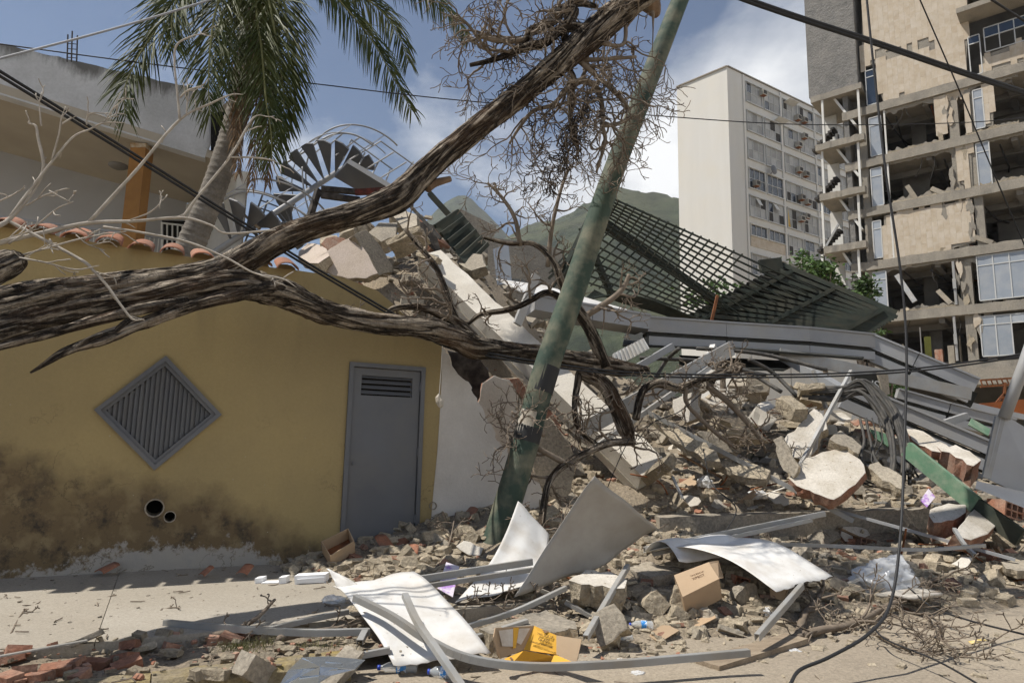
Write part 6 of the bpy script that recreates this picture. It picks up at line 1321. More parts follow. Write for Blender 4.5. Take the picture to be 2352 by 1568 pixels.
# single pieces that stand out
for mt, u, v, w_, Y, asp, lab in (
  ('conc', 1512, 1080, 118, 8.55, (1, .7, .75), 'big rough concrete lump at the lower end of the fallen white beam'), ('conc', 938, 556, 95, 11.5, (1, .7, .7), 'crumbling concrete crust at the upper end of the white beam'), ('conc', 985, 592, 80, 11.2, (1, .7, .6), 'second crumbling lump beside the upper beam end'),
  ('conc', 1863, 895, 62, 9.2, (1, .7, 1), 'squared concrete block on top of the slope by the leaning pipe'), ('conc', 1818, 938, 66, 9.0, (1, .8, .9), 'tan concrete block just below the squared block'), ('conc2', 1480, 1328, 120, None, (1, .8, .9), 'brown shaded concrete block under the white sheet'),
  ('conc', 1495, 1395, 74, None, (1, .8, 1), 'square concrete lump left of the brown carton'), ('conc', 1578, 1395, 84, None, (1, .8, .9), 'layered concrete lump below the brown carton'), ('conc2', 1708, 1385, 98, None, (1, .8, .9), 'hollow grey block below the bent white sheet'),
  ('conc', 1408, 1378, 84, None, (1, .7, .8), 'concrete chunk behind the tilted flat block'), ('conc', 395, 1502, 34, None, (1, 1, 1.4), 'upright pale stone on the dirt strip'), ('conc', 482, 1556, 78, None, (1, .9, .9), 'rough pale boulder against the kerb at the bottom'),
  ('conc2', 585, 1550, 92, None, (1, .6, 1), 'flat faced concrete block on the kerb left of the mirror'), ('conc2', 775, 1543, 110, 3.98, (1, .6, .45), 'grey block holding up the cracked mirror'), ('conc', 75, 1500, 34, None, (1, .8, .6), 'pale stone at the left end of the dirt strip'),
  ('conc', 2130, 1250, 70, None, (1, .8, .7), 'concrete piece left of the broken white bricks'), ('conc', 2310, 1250, 60, None, (1, .8, .8), 'mossy concrete lump at the right edge'), ('conc2', 1650, 1020, 130, 8.9, (1.3, .7, .7), 'long shaded concrete mass in the middle of the slope'),
  ('conc', 1710, 1000, 120, 8.8, (1.4, .6, .6), 'broad rough concrete mass with twigs on it'), ('conc2', 1600, 890, 90, 9.8, (1.5, .6, .6), 'pebbly grey concrete beam end under the pale strut'), ('conc', 1260, 1195, 58, None, (1, .8, .8), 'hollow block behind the white sheet'),
  ('conc', 680, 1308, 52, None, (1, .8, .8), 'pale chunk next to the white foam pieces'), ('conc2', 340, 1490, 32, None, (1, .8, .8), 'brown lump at the pavement edge'), ('conc2', 185, 1478, 60, None, (1.3, .6, .4), 'dark slate slab on the pavement edge')):
    put(mt, u, v, w_, '', lab, .35, .2, Y, asp)
def hs(lab, poly, nrm, th, mt, edge, Y=None, name='wall_fragment', lift=.0, seed=0):
    cu = sum(p[0] for p in poly) / len(poly); cv_ = sum(p[1] for p in poly) / len(poly)
    c = P(cu, cv_, Y) if Y else hit(cu, cv_) + V((0, 0, lift)); return slab(name, lab, 'rubble slab', poly, c, nrm, th, mt, edge, None, 3.6, seed)
hs('big white plastered wall slab with speckles on the slope', [(1812, 1098), (1838, 1062), (1868, 1048), (1905, 1035), (1930, 1028), (1960, 1045), (1984, 1066), (1988, 1085), (1965, 1112), (1940, 1130), (1915, 1147), (1870, 1132), (1830, 1115)], (-.2, -.55, .8), .17, 'plaster', 'brick', 8.1, seed=1)
hs('tilted pale wall slab above the big white slab', [(1800, 1012), (1835, 975), (1870, 938), (1888, 950), (1900, 985), (1880, 1005), (1878, 1030), (1850, 1060), (1815, 1048), (1798, 1030)], (-.35, -.7, .6), .16, 'plaster', 'conc', 8.7, seed=2)
hs('grey slab sloping right of the big white slab', [(1987, 1068), (2018, 1060), (2078, 1098), (2075, 1124), (2027, 1103)], (-.15, -.4, .9), .14, 'conc2', 'conc', 8.05, seed=3)
hs('small grey slab above the big white slab', [(1905, 1008), (1931, 988), (1980, 1025), (1972, 1042)], (.1, -.6, .8), .18, 'conc2', 'conc', 8.4, seed=4)
hs('white topped brick slab at the right below the grey beam', [(2152, 1025), (2195, 1021), (2254, 1056), (2236, 1070), (2195, 1050)], (0, -.35, .95), .24, 'plaster', 'brick', 8.3, seed=5)
hs('white plastered hollow brick block at the end of the low beam', [(2136, 1170), (2179, 1155), (2220, 1158), (2218, 1176), (2190, 1194), (2145, 1200), (2134, 1184)], (-.1, -.5, .87), .26, 'plaster', 'brick', 7.6, seed=6)
hs('white plastered brick slab resting at the far right front', [(2192, 1224), (2215, 1196), (2239, 1168), (2270, 1170), (2294, 1200), (2268, 1226), (2230, 1240)], (.2, -.55, .8), .2, 'plaster', 'brick', 7.35, seed=7)
hs('flat grey concrete slab behind the glass carton', [(1100, 1443), (1180, 1420), (1255, 1400), (1321, 1426), (1326, 1445), (1230, 1452), (1141, 1456)], (0, -.04, 1), .13, 'conc2', 'conc', 4.74, seed=8)
hs('tilted flat concrete block standing right of the glass carton', [(1359, 1408), (1410, 1385), (1432, 1412), (1441, 1444), (1410, 1470), (1379, 1485), (1362, 1440)], (-.35, -.8, .45), .16, 'conc2', 'conc', 4.75, seed=9)
hs('white topped concrete block below the leaning sheet', [(1306, 1332), (1345, 1308), (1400, 1312), (1440, 1332), (1435, 1350), (1366, 1346)], (0, -.2, 1), .2, 'plaster', 'conc', 5.35, seed=10)
hs('sunlit white wall panel under the pale strut', [(1546, 918), (1575, 905), (1606, 898), (1607, 957), (1575, 970), (1550, 950)], (-.5, -.8, .25), .15, 'plaster', 'conc', 9.3, seed=11)
hs('long grooved concrete slab edge in the middle of the slope', [(1484, 950), (1500, 945), (1560, 985), (1645, 1035), (1655, 1060), (1620, 1058), (1540, 1005)], (-.3, -.6, .75), .10, 'conc', 'conc2', 8.5, seed=12)
hs('dusty wall piece behind the grooved slab', [(1640, 1060), (1700, 1050), (1770, 1080), (1760, 1100), (1690, 1090)], (-.2, -.5, .8), .12, 'conc', 'conc2', 8.3, seed=13)
hs('upright thin slab beside the tilted pale slab', [(1775, 1010), (1795, 1000), (1835, 1070), (1822, 1098), (1800, 1080)], (-.6, -.7, .2), .1, 'conc2', 'conc', 8.2, seed=14)
hs('red plastered slab right of the conduits', [(2080, 985), (2120, 990), (2185, 1030), (2200, 1045), (2140, 1035), (2095, 1010)], (-.1, -.4, .9), .1, 'plaster', 'brick', 8.7, seed=15)
hs('slab lying on the small rubble at the far right road edge', [(2300, 1290), (2352, 1285), (2420, 1295), (2420, 1312), (2352, 1310), (2310, 1305)], (0, -.1, 1), .08, 'conc2', 'conc', None, lift=.12, seed=16)
# more broken slabs thrown about at all angles
r9 = random.Random(909)
def rslab(u, v, w_, h_, mt, edge, lab, Y=None, th=.14):
    n_ = r9.randint(5, 8); ph = r9.uniform(0, 1); rot = r9.uniform(-.7, .7); poly = []
    for k in range(n_):
        a = 2 * math.pi * (k + ph) / n_ + r9.uniform(-.18, .18); x, y = math.cos(a) * w_ * .5 * r9.uniform(.8, 1.15), math.sin(a) * h_ * .5 * r9.uniform(.8, 1.15)
        poly.append((u + x * math.cos(rot) - y * math.sin(rot), v + x * math.sin(rot) + y * math.cos(rot)))
    nrm = (r9.uniform(-.6, .5), -r9.uniform(.35, .9), r9.uniform(.25, .9)); Yc = Y or hit(u, v).y - .12
    return slab('wall_fragment', lab, 'rubble slab', poly, P(u, v, Yc), nrm, th, mt, edge, None, 2.6, r9.randint(0, 999))
for (u, v, w_, h_, mt, edge) in ((1500, 1000, 70, 44, 'conc2', 'conc'), (1560, 1035, 90, 46, 'beamw', 'conc'), (1640, 925, 80, 50, 'plaster', 'brick'), (1700, 905, 70, 44, 'conc2', 'conc'), (1755, 950, 76, 52, 'beamw', 'conc'), (1690, 1060, 84, 40, 'pinkpl', 'brick'), (1780, 1060, 60, 44, 'plaster', 'conc'), (1930, 960, 60, 40, 'conc2', 'conc'), (1965, 1090, 60, 34, 'conc2', 'brick'), (2060, 1060, 50, 34, 'plaster', 'brick'), (2120, 1085, 60, 34, 'pinkpl', 'brick'), (2110, 1020, 44, 28, 'plaster', 'brick'), (2240, 1100, 70, 40, 'conc2', 'conc'),
        (1585, 1150, 60, 30, 'plaster', 'conc'), (1660, 1150, 50, 26, 'conc2', 'conc'), (1790, 1145, 56, 30, 'beamw', 'conc'), (2000, 1150, 54, 28, 'conc2', 'conc'), (1890, 1235, 80, 36, 'conc2', 'conc'), (1960, 1225, 70, 36, 'plaster', 'brick'), (2080, 1300, 70, 32, 'conc2', 'conc'), (2200, 1300, 80, 34, 'beamw', 'conc'), (2280, 1330, 70, 28, 'conc2', 'conc'), (1930, 1345, 60, 34, 'conc2', 'conc'),
        (1080, 1260, 70, 34, 'beamw', 'conc'), (1000, 1240, 80, 36, 'conc2', 'conc'), (950, 1290, 80, 30, 'conc', 'conc'), (840, 1300, 90, 26, 'conc', 'conc'), (1310, 1150, 50, 40, 'conc2', 'brick'), (1240, 1190, 50, 44, 'conc', 'conc')):
    nm = {'plaster': 'white plastered', 'conc2': 'grey concrete', 'conc': 'sandy concrete', 'beamw': 'pale rendered', 'pinkpl': 'pinkish plastered'}[mt]
    rslab(u, v, w_, h_, mt, edge, f'broken {nm} slab tilted {where(u, v)}')
for (u, v, w_, h_, mt, Y) in ((720, 585, 70, 50, 'pinkpl', 11.6), (880, 530, 80, 50, 'conc2', 12.2), (930, 500, 70, 44, 'conc2', 12.8), (1085, 600, 80, 50, 'conc2', 12.6), (770, 560, 60, 36, 'brick', 12.0)):
    rslab(u, v, w_, h_, mt, 'conc', f'broken {"brick" if mt == "brick" else "concrete"} slab high in the pile {where(u, v)}', Y, .2)
for (u, v, w_, r_) in ((2310, 1190, 60, 20), (1985, 1260, 40, 12), (1700, 1345, 34, 8)):   # hollow clay blocks
    p = hit(u, v); s_ = px(w_, p.y); o = thing('hollow_brick', f'hollow red clay block with square holes {"at the right edge" if u > 2200 else ("under the long rail right of the white sheet" if u > 1900 else "in the shade under the bent sheet")}', 'hollow brick', p)
    M = Matrix.Translation(p + V((0, 0, s_ * .3))) @ Matrix.Rotation(R(r_), 4, 'Z') @ Matrix.Rotation(R(14), 4, 'Y') @ Matrix.Diagonal((s_, s_, s_, 1))
    hl = [[(x0, z0), (x0 + .24, z0), (x0 + .24, z0 + .2), (x0, z0 + .2)] for x0 in (-.42, -.12, .18) for z0 in (-.24, .03)]
    MB().plate([(-.5, -.3), (.5, -.3), (.5, .3), (-.5, .3)], hl, -.35, .35).build('body', M_['brick'], o, M=M); MB().bx(-.45, .45, .28, .33, -.26, .26).build('inside', M_['dark'], o, M=M)  # black plate at the back paints the shade in the holes
# thin rods, laths and splinters sticking out of the debris
rr = random.Random(404)
for zone, poly, n_ in (('on the slope under the grey beams', REG[7][1], 26), ('behind the long low concrete beam', REG[5][1], 16), ('beside the black conduits', REG[8][1], 12), ('along the road edge at the right', REG[4][1], 12), ('at the top of the pile above the beam', REG[9][1], 14), ('in front of the leaning white sheet', REG[3][1], 8)):
    for i in range(n_):
        u, v = rnd_in(poly); p = hit(u, v); a = rr.uniform(0, 6.28); kind = rr.choice(('rod', 'rod', 'lath', 'lath', 'wire'))
        d = V((math.cos(a), math.sin(a) * .5, rr.uniform(-.15, .55))).normalized() * rr.uniform(.3, 1.0) * (1 if p.y < 9 else 1.3)
        if kind == 'lath':
            o = MB().bar(p - d * .25, p + d * .75, rr.uniform(.03, .07), rr.uniform(.012, .03)).build('splintered_lath', M_[rr.choice(('plank', 'woodraw', 'galv', 'beamw'))]); tag(o, 'splintered lath stuck ' + where(u, v), 'lath', 'splintered laths ' + zone)
        else:
            q = [p - d * .25, p + d * .3 + V((rr.gauss(0, .05), rr.gauss(0, .05), rr.gauss(0, .05))), p + d * .75 + V((rr.gauss(0, .1), rr.gauss(0, .1), rr.gauss(-.05, .1)))]
            q = [V(t) for t in bez([tuple(t) for t in q], 5)]
            o = MB().tube(q, .010 if kind == 'rod' else .005, 6).build('reinforcing_rod' if kind == 'rod' else 'loose_wire', M_['rust' if kind == 'rod' else 'black'], smooth=True)
            nm = 'bent rusty reinforcing rod' if kind == 'rod' else 'loose black wire'; tag(o, nm + ' sticking out ' + where(u, v), 'rod' if kind == 'rod' else 'wire', nm + 's ' + zone)
# loose bricks on the dirt strip at the lower left
bme = MB().bx(-.105, .105, -.05, .05, -.03, .03).mesh('brick', M_['brick'])
bspots = [(40, 1500, 'leftmost loose brick beside the pavement edge'), (18, 1518, 'flat brick lying at the left picture edge'), (55, 1545, 'brick with mortar at the bottom left corner'), (130, 1540, 'upright brick in the mortar lumps'), (20, 1562, 'lowest brick in the bottom left corner'), (165, 1530, 'half brick behind the upright brick'), (215, 1528, 'broken brick end on the dirt strip'), (285, 1515, 'brick sunk in dirt near the kerb'), (290, 1530, 'orange brick at the kerb back'), (395, 1490, 'thin brick piece beside the upright pale stone'), (500, 1475, 'brick slip beside the dry weeds'), (530, 1472, 'second brick slip beside the dry weeds'), (180, 1555, 'brick next to the white crushed mortar'), (90, 1560, 'brick between the two bottom corner bricks'), (300, 1484, 'brown brick under the pavement edge'), (560, 1462, 'small brick shard near the long profile')]
for u, v, lab in bspots:
    p = hit(u, v); tag(inst('brick', bme, Matrix.Translation(p + V((0, 0, .008))) @ Matrix.Rotation(rg.uniform(-.6, .9), 4, 'Z') @ Matrix.Rotation(rg.gauss(0, .22), 4, 'X') @ Matrix.Rotation(rg.gauss(0, .22), 4, 'Y') @ Matrix.Diagonal((rg.uniform(.4, .75), .8, .8, 1))), lab, 'brick')
# broken roof tiles fallen on the pavement
for u, v, sc_, lab in ((885, 1262, .8, 'broken clay roof tile standing in the heap by the door'), (945, 1278, .6, 'broken clay tile lying in the heap'), (240, 1322, .7, 'shaded clay tile at the wall foot'), (470, 1328, .5, 'curved clay tile shard on the pavement'), (560, 1325, .55, 'flat clay tile beside the foam pieces'), (1075, 1195, .8, 'clay tile leaning at the white wall'), (1215, 1150, .5, 'red tile shard right of the pole')):
    p = hit(u, v); tag(inst('fallen_tile', tile_me, Matrix.Translation(p + V((0, 0, .05))) @ Matrix.Rotation(rg.uniform(-1.2, 1.2), 4, 'Z') @ Matrix.Rotation(rg.uniform(-.35, .35), 4, 'X') @ Matrix.Diagonal((sc_, sc_ * .42, sc_ * .5, 1))), lab, 'roof tile')
# ------------------------------------------------------------------ crushed debris, too small to count
smalls = [chunk_mesh(500 + i, k, 'conc', 0) for i, k in enumerate(('lump', 'block', 'flat', 'block', 'bar'))]
sdata = []
for me in smalls: sdata.append((np.array([v_.co[:] for v_ in me.vertices]), [tuple(p.vertices) for p in me.polygons])); bpy.data.meshes.remove(me)
def scatter(name, label, cat, mt, n_, gen, smin, smax, pw=2.2, sink=.2):
    Vs, Fs, k = [], [], 0
    for i in range(n_):
        q = gen()
        if q is None: continue
        x, y = q; z = H(x, y); s_ = smin + (smax - smin) * rg.random() ** pw; vv, ff = rg.choice(sdata)
        M = (Matrix.Rotation(rg.uniform(0, 6.28), 3, 'Z') @ Matrix.Rotation(rg.gauss(0, .6), 3, 'X') @ Matrix.Diagonal((s_, s_ * rg.uniform(.6, 1), s_ * rg.uniform(.6, 1))))
        w_ = vv @ np.array(M).T + np.array((x, y, z + s_ * (.3 - sink))); Vs += [tuple(t) for t in w_]; Fs += [tuple(a + k for a in f) for f in ff]; k += len(w_)
    me = bpy.data.meshes.new(name); me.from_pydata(Vs, [], Fs); me.materials.append(M_[mt]); me.update()
    return tag(link(bpy.data.objects.new(name, me)), label, cat, kind='stuff')
def gm(y0, y1, u0, u1, zmin=.02, pw=1.0):
    def f():
        y = y0 + (y1 - y0) * rg.random() ** pw; u = rg.uniform(u0, u1); x = (u - CX) / FPX * y
        if mound0(x, y) < zmin * 1.0 or (mound0(x, y) < base(x, y) - .02): return None
        return x, y
    return f
scatter('crushed_concrete', 'crushed sandy concrete fragments covering the rubble slope', 'rubble', 'conc', 5200, gm(4.9, 10.5, 560, 2420, .03), .03, .17)
scatter('crushed_concrete', 'larger crushed concrete covering the upper pile', 'rubble', 'conc2', 1500, gm(9.5, 19, 650, 2400, .1), .06, .42)
scatter('crushed_brick', 'crushed red brick fragments scattered through the rubble', 'rubble', 'brick', 520, gm(5, 12, 600, 2400, .05), .03, .13)
def gr_(): x = rg.uniform(-4.5, 5.5); y = rg.uniform(2.6, 7.2); return (x, y)
scatter('road_grit', 'fine grit and crumbs scattered on road and pavement', 'grit', 'conc2', 3600, gr_, .004, .03, 3.0)
def gk_():
    s_ = rg.uniform(-5, 1.2); d = rg.uniform(S0 - .05, S2 + .35); p = WO + WX * s_ - WY * d; return (p.x, p.y)
scatter('dirt_rubble', 'small stones and mortar lumps along the dirt strip', 'rubble', 'conc', 900, gk_, .015, .09, 2.4)
scatter('brick_grit', 'small red brick crumbs along the dirt strip and pavement', 'rubble', 'brick', 330, gk_, .015, .06, 2.0)
scatter('road_edge_rubble', 'small rubble spilling from the pile onto the road', 'rubble', 'conc', 900, lambda: ((lambda y, u: ((u - CX) / FPX * y, y))(rg.gauss(5.2, .5), rg.uniform(820, 2352))), .012, .075, 2.2)
def twigstuff(name, label, n_, gen, l0, l1):
    b = MB()
    for i in range(n_):
        q = gen()
        if q is None: continue
        x, y = q; z = H(x, y) + .012; a = rg.uniform(0, 6.28); grow(b, V((x, y, z)), V((math.cos(a), math.sin(a), .05)), rg.uniform(l0, l1), rg.uniform(.002, .005), 1 if rg.random() < .3 else 0, rg, .18, -.02, .3)
    return tag(b.build(name, M_['twig']), label, 'twigs', kind='stuff')
twigstuff('twig_litter', 'short broken twigs littering the pavement and road', 300, gr_, .02, .10)
twigstuff('twig_litter', 'broken twigs strewn over the rubble heap', 240, gm(5, 9, 600, 2300, .03), .08, .4)
# weeds on the dirt strip
wd = MB()
for i in range(420):
    c_u, c_v = rg.choice(((600, 1480), (565, 1490), (730, 1485), (700, 1490))); p = hit(c_u + rg.gauss(0, 14), c_v + rg.gauss(0, 4)) if i % 30 == 0 else p
    q = p + V((rg.gauss(0, .05), rg.gauss(0, .04), 0)); d = V((rg.gauss(0, .4), rg.gauss(0, .4), 1)).normalized() * rg.uniform(.02, .06); w_ = V((.002, 0, 0)); wd.add([q - w_, q + w_, q + d], [(0, 1, 2)])
tag(wd.build('weeds', M_['grass']), 'dry weeds growing on the dirt strip by the kerb', 'weeds', kind='stuff')
# ------------------------------------------------------------------ white metal sheets
def patch(name, label, cat, corners, bulge, mt, n=18, th=.004, twist=0.0, jag=0.0, seed=0, group=None, curl=None, along=True):
    a, b_, c, d = [P(*q) for q in corners]; mb = MB(); rg_ = random.Random(seed)
    def pt(s_, t):
        p = a * (1 - s_) * (1 - t) + b_ * s_ * (1 - t) + c * s_ * t + d * (1 - s_) * t
        p = p + V(bulge) * (math.sin(math.pi * (t if along else s_)) * (1.0 - .25 * (s_ if along else t)))
        if curl: p = p + V(curl[0]) * max(0, (1 - s_ / curl[1])) ** 2
        return p + V((0, 0, 1)) * (.022 * mn.noise(V((s_ * 3 + seed, t * 3, 2))) + .010 * abs(mn.noise(V((s_ * 2.2 + t * 1.7 + seed * 3, t * .6, 5))))) - V((0, 1, 0)) * .02 * abs(mn.noise(V((s_ * 1.8 - t * 2.1, seed * 2.0, 4))))
    g = [[pt(i / n, j / n) for i in range(n + 1)] for j in range(n + 1)]
    if jag:
        for i in range(n + 1): g[0][i] = g[0][i] + (g[1][i] - g[0][i]) * rg_.uniform(-jag, jag); g[n][i] = g[n][i] + (g[n - 1][i] - g[n][i]) * rg_.uniform(-jag, jag)
    nn_ = (b_ - a).cross(d - a).normalized() * th
    for off in (V(), nn_): mb.v += [tuple(p + off) for r_ in g for p in r_]
    w_ = n + 1; k2 = w_ * w_
    for j in range(n):
        for i in range(n):
            q = (j * w_ + i, j * w_ + i + 1, (j + 1) * w_ + i + 1, (j + 1) * w_ + i); mb.f.append(q); mb.f.append(tuple(x + k2 for x in reversed(q)))
    rim = [i for i in range(n)] + [n + j * w_ for j in range(n)] + [n * w_ + i for i in range(n, 0, -1)] + [j * w_ for j in range(n, 0, -1)]
    for i in range(len(rim)): p, q = rim[i], rim[(i + 1) % len(rim)]; mb.f.append((p, q, q + k2, p + k2))
    return tag(mb.build(name, M_[mt], smooth=True), label, cat, group)
patch('metal_sheet', 'white sheet metal panel lying bent on the road left of the glass carton', 'metal sheet', [(765, 1345, 4.95), (950, 1312, 5.15), (1128, 1500, 4.25), (905, 1528, 4.12)], (-.02, .02, .07), 'sheet', 18, jag=.12, seed=1)
patch('metal_flap', 'bent up corner flap of white sheet beside the foam pieces', 'metal sheet', [(750, 1305, 4.98), (790, 1322, 5.0), (850, 1372, 4.85), (775, 1352, 4.9)], (.0, .0, .02), 'sheet', 8, seed=5)
patch('metal_sheet', 'shaded leaning white sheet with its point raised', 'metal sheet', [(1366, 1093, 5.35), (1512, 1214, 5.75), (1390, 1298, 5.85), (1180, 1372, 5.25)], (.02, .12, .02), 'sheetshade', 18, seed=2)
patch('metal_sheet', 'sunlit curled white sheet in front of the pole base', 'metal sheet', [(1190, 1150, 6.5), (1262, 1228, 6.5), (1222, 1345, 5.45), (1045, 1384, 5.25)], (.04, .10, -.08), 'sheet', 18, seed=3)
patch('metal_sheet', 'bent white sheet lying over cartons right of the leaning sheet', 'metal sheet', [(1478, 1268, 6.3), (1650, 1238, 6.6), (1912, 1322, 5.7), (1780, 1356, 5.35)], (0, 0, .16), 'sheet', 20, seed=4, jag=.15)
patch('metal_flap', 'torn inner flap of the bent white sheet', 'metal sheet', [(1480, 1266, 6.25), (1615, 1240, 6.4), (1742, 1275, 6.1), (1560, 1290, 5.95)], (0, 0, .13), 'sheet', 12, seed=6, jag=.15)
patch('white_board', 'pale board lying flat behind the fallen twigs at right', 'board', [(2010, 1362, 5.9), (2120, 1345, 6.2), (2165, 1362, 6.0), (2100, 1372, 5.8)], (0, 0, .0), 'plaster', 6, .02)
# ------------------------------------------------------------------ metal profiles
def prof(lab, pts, w_, h, mt='galv'):
    q = bez(pts, 6) if len(pts) > 2 else pts; P3 = [P(*a) for a in q]; b = MB()
    w_ *= .62; h *= .62
    for a, c in zip(P3, P3[1:]): b.chan(a, c + (c - a) * .01, h, w_, .004, open_up=True)
    return tag(b.build('metal_profile', M_[mt]), lab, 'metal profile')
prof('long curved steel profile running across the front sheet to the plank', [(815, 1372, 4.52), (900, 1415, 4.32), (985, 1470, 4.14), (1080, 1512, 4.02), (1220, 1530, 4.0), (1400, 1525, 4.06), (1560, 1512, 4.18), (1720, 1498, 4.28)], .055, .06)
prof('short rusty profile crossing the long curved one on the front sheet', [(930, 1366, 4.45), (960, 1430, 4.2), (1005, 1495, 3.98), (1060, 1575, 3.75)], .055, .05)
prof('double steel profile between the two white sheets', [(930, 1335, 5.2), (1220, 1290, 5.45)], .05, .075); prof('lower steel profile under the curled white sheet', [(940, 1352, 5.1), (1222, 1308, 5.4)], .05, .05)
prof('long grey profile on the pavement pointing left', [(378, 1430, 4.55), (520, 1442, 4.45), (700, 1452, 4.42), (850, 1450, 4.45)], .05, .06); prof('grey profile lying behind the long pavement profile', [(600, 1450, 4.5), (700, 1425, 4.65), (800, 1404, 4.8)], .05, .05)
prof('thin bluish flat strip on the shaded pavement', [(-30, 1512, 3.75), (100, 1488, 3.95), (200, 1470, 4.1)], .04, .008)
prof('steel profile leaning over the tilted flat block', [(1442, 1300, 5.5), (1400, 1370, 5.1), (1345, 1465, 4.55)], .05, .06)
prof('grey profile under the leaning sheet along the road', [(1070, 1440, 4.9), (1180, 1405, 5.05), (1300, 1350, 5.3)], .05, .05)
prof('upper pale profile lying on the bent white sheet', [(1480, 1262, 6.35), (1890, 1180, 6.9)], .05, .075); prof('lower pale profile lying on the bent white sheet', [(1500, 1272, 6.25), (1860, 1195, 6.75)], .05, .05)
prof('long grey rail across the rubble above the plastic bag', [(1750, 1248, 6.7), (1950, 1255, 6.6), (2120, 1262, 6.5), (2262, 1252, 6.5)], .045, .045)
prof('pale profile leaning against the bent white sheet on the right', [(1842, 1345, 5.5), (1740, 1462, 4.65)], .05, .07); prof('bent end of profile on the white brick block', [(2192, 1215, 7.2), (2215, 1250, 6.8), (2240, 1275, 6.6)], .05, .05)
prof('white strip standing in the small rubble', [(1545, 1095, 7.9), (1568, 1145, 7.6)], .04, .03); prof('pale strip under the front carton slab', [(1090, 1462, 4.6), (1210, 1425, 4.75)], .06, .03)
prof('pale profile end left of the front sheet at the kerb', [(826, 1475, 4.3), (840, 1448, 4.45)], .06, .05); prof('pale profile stub crossing the kerb', [(800, 1510, 4.15), (895, 1492, 4.2)], .05, .05)
# plank
pa, pb2 = PZ(1625, 1528, .02), PZ(1830, 1465, .03)
tag(MB().bar(pa, pb2, .17, .035).build('plank', M_['plank']), 'weathered wooden plank lying on the road', 'plank')
# ------------------------------------------------------------------ cartons
def quad2(name, mt, pts, parent, th=.005):
    p = [P(*q) for q in pts]; n_ = (p[1] - p[0]).cross(p[-1] - p[0]).normalized() * th; k = len(p)
    return MB().add(p + [x + n_ for x in p], [tuple(range(k)), tuple(range(2 * k - 1, k - 1, -1))] + [(i, (i + 1) % k, (i + 1) % k + k, i + k) for i in range(k)]).build(name, M_[mt], parent)
gb = thing('glass_carton', 'torn yellow carton marked glass handle with care on the road', 'carton', PZ(1240, 1520, 0))
gz = lambda u, v: PZ(u, v, .012).y
yl, y0_, y1_, yr = 4.15, 4.25, 4.18, 4.08
A_, B_, C_, D_ = (1138, 1441, yl + .01), (1227, 1436, y0_ + .05), (1278, 1458, y1_ + .03), (1336, 1467, yr + .01)
bl_, b0_, b1_, br_ = (1150, 1512, yl), (1203, 1491, y0_), (1278, 1502, y1_), (1324, 1521, yr)
lerp = lambda p, q, t: tuple(p[k] + (q[k] - p[k]) * t for k in range(3))
def onp(s_, t, q, d=.0): a = lerp(lerp(q[0], q[1], s_), lerp(q[3], q[2], s_), t); return (a[0], a[1], a[2] - d)
LP = [A_, B_, b0_, bl_]
quad2('left_panel', 'card', LP, gb); quad2('torn_liner', 'cardw', [onp(.08, .10, LP, .012), onp(.46, .08, LP, .012), onp(.50, .72, LP, .012), onp(.12, .62, LP, .012)], gb, .003); quad2('torn_liner', 'cardw', [onp(.62, .08, LP, .012), onp(.92, .10, LP, .012), onp(.80, .74, LP, .012), onp(.62, .60, LP, .012)], gb, .003)
quad2('left_strip', 'cardy', [onp(.47, .04, LP, .012), onp(.61, .04, LP, .012), onp(.62, .8, LP, .012), onp(.51, .8, LP, .012)], gb, .003)
quad2('printed_panel', 'cardy', [B_, C_, b1_, b0_], gb); quad2('right_flap', 'card', [C_, D_, br_, b1_], gb)
zf = lambda u, v: (u, v, PZ(u, v, .018).y)
quad2('bottom_flap', 'cardy', [zf(1158, 1512), (1203, 1493, y0_ - .01), (1270, 1505, y1_ - .01), zf(1262, 1524), zf(1172, 1527)], gb); quad2('front_flap', 'cardy', [zf(1272, 1504), zf(1280, 1504), zf(1322, 1522), zf(1300, 1530), zf(1262, 1526)], gb)
quad2('end_flap', 'card', [A_, bl_, (1143, 1503, yl - .05), (1134, 1462, yl - .06)], gb)
pc_ = [P(*q) for q in (B_, C_, b1_, b0_)]; up_ = (pc_[0] - pc_[3]); rxu = (pc_[1] - pc_[0] + pc_[2] - pc_[3]).normalized(); upu = (up_ - rxu * up_.dot(rxu)).normalized(); nn_ = rxu.cross(upu).normalized()
cen = sum(pc_, V()) / 4 + upu * .008; print('panel', (pc_[1] - pc_[0]).length, up_.length)
for txt, dv, sz, dx in (('THIS SIDE UP', .022, .018, .012), ('GLASS', -.004, .026, .012), ('HANDLE WITH CARE', -.030, .0145, .008)): lettering(txt, cen + nn_ * .014 + upu * dv + rxu * dx, rxu, upu, sz, 'ink', gb)
tg = MB().add([cen + nn_ * .012 + upu * .052 + rxu * (-.02), cen + nn_ * .012 + upu * .052 + rxu * .03, cen + nn_ * .012 + upu * .036 + rxu * .005], [(0, 1, 2)]); tg.build('arrow_mark', M_['inkb'], gb)
fc = PZ(1214, 1511, .05); fn = V((0, 0, 1)); lettering('UMi', fc + fn * .006, (1, .2, 0), (-.2, 1, 0), .06, 'rust', gb)
br = MB(); br.tube([fc + fn * .003 + V((-.085, -.02, 0)), fc + fn * .006 + V((-.085, -.02, 0))], .03, 18); br.build('round_mark', M_['inkb'], gb)
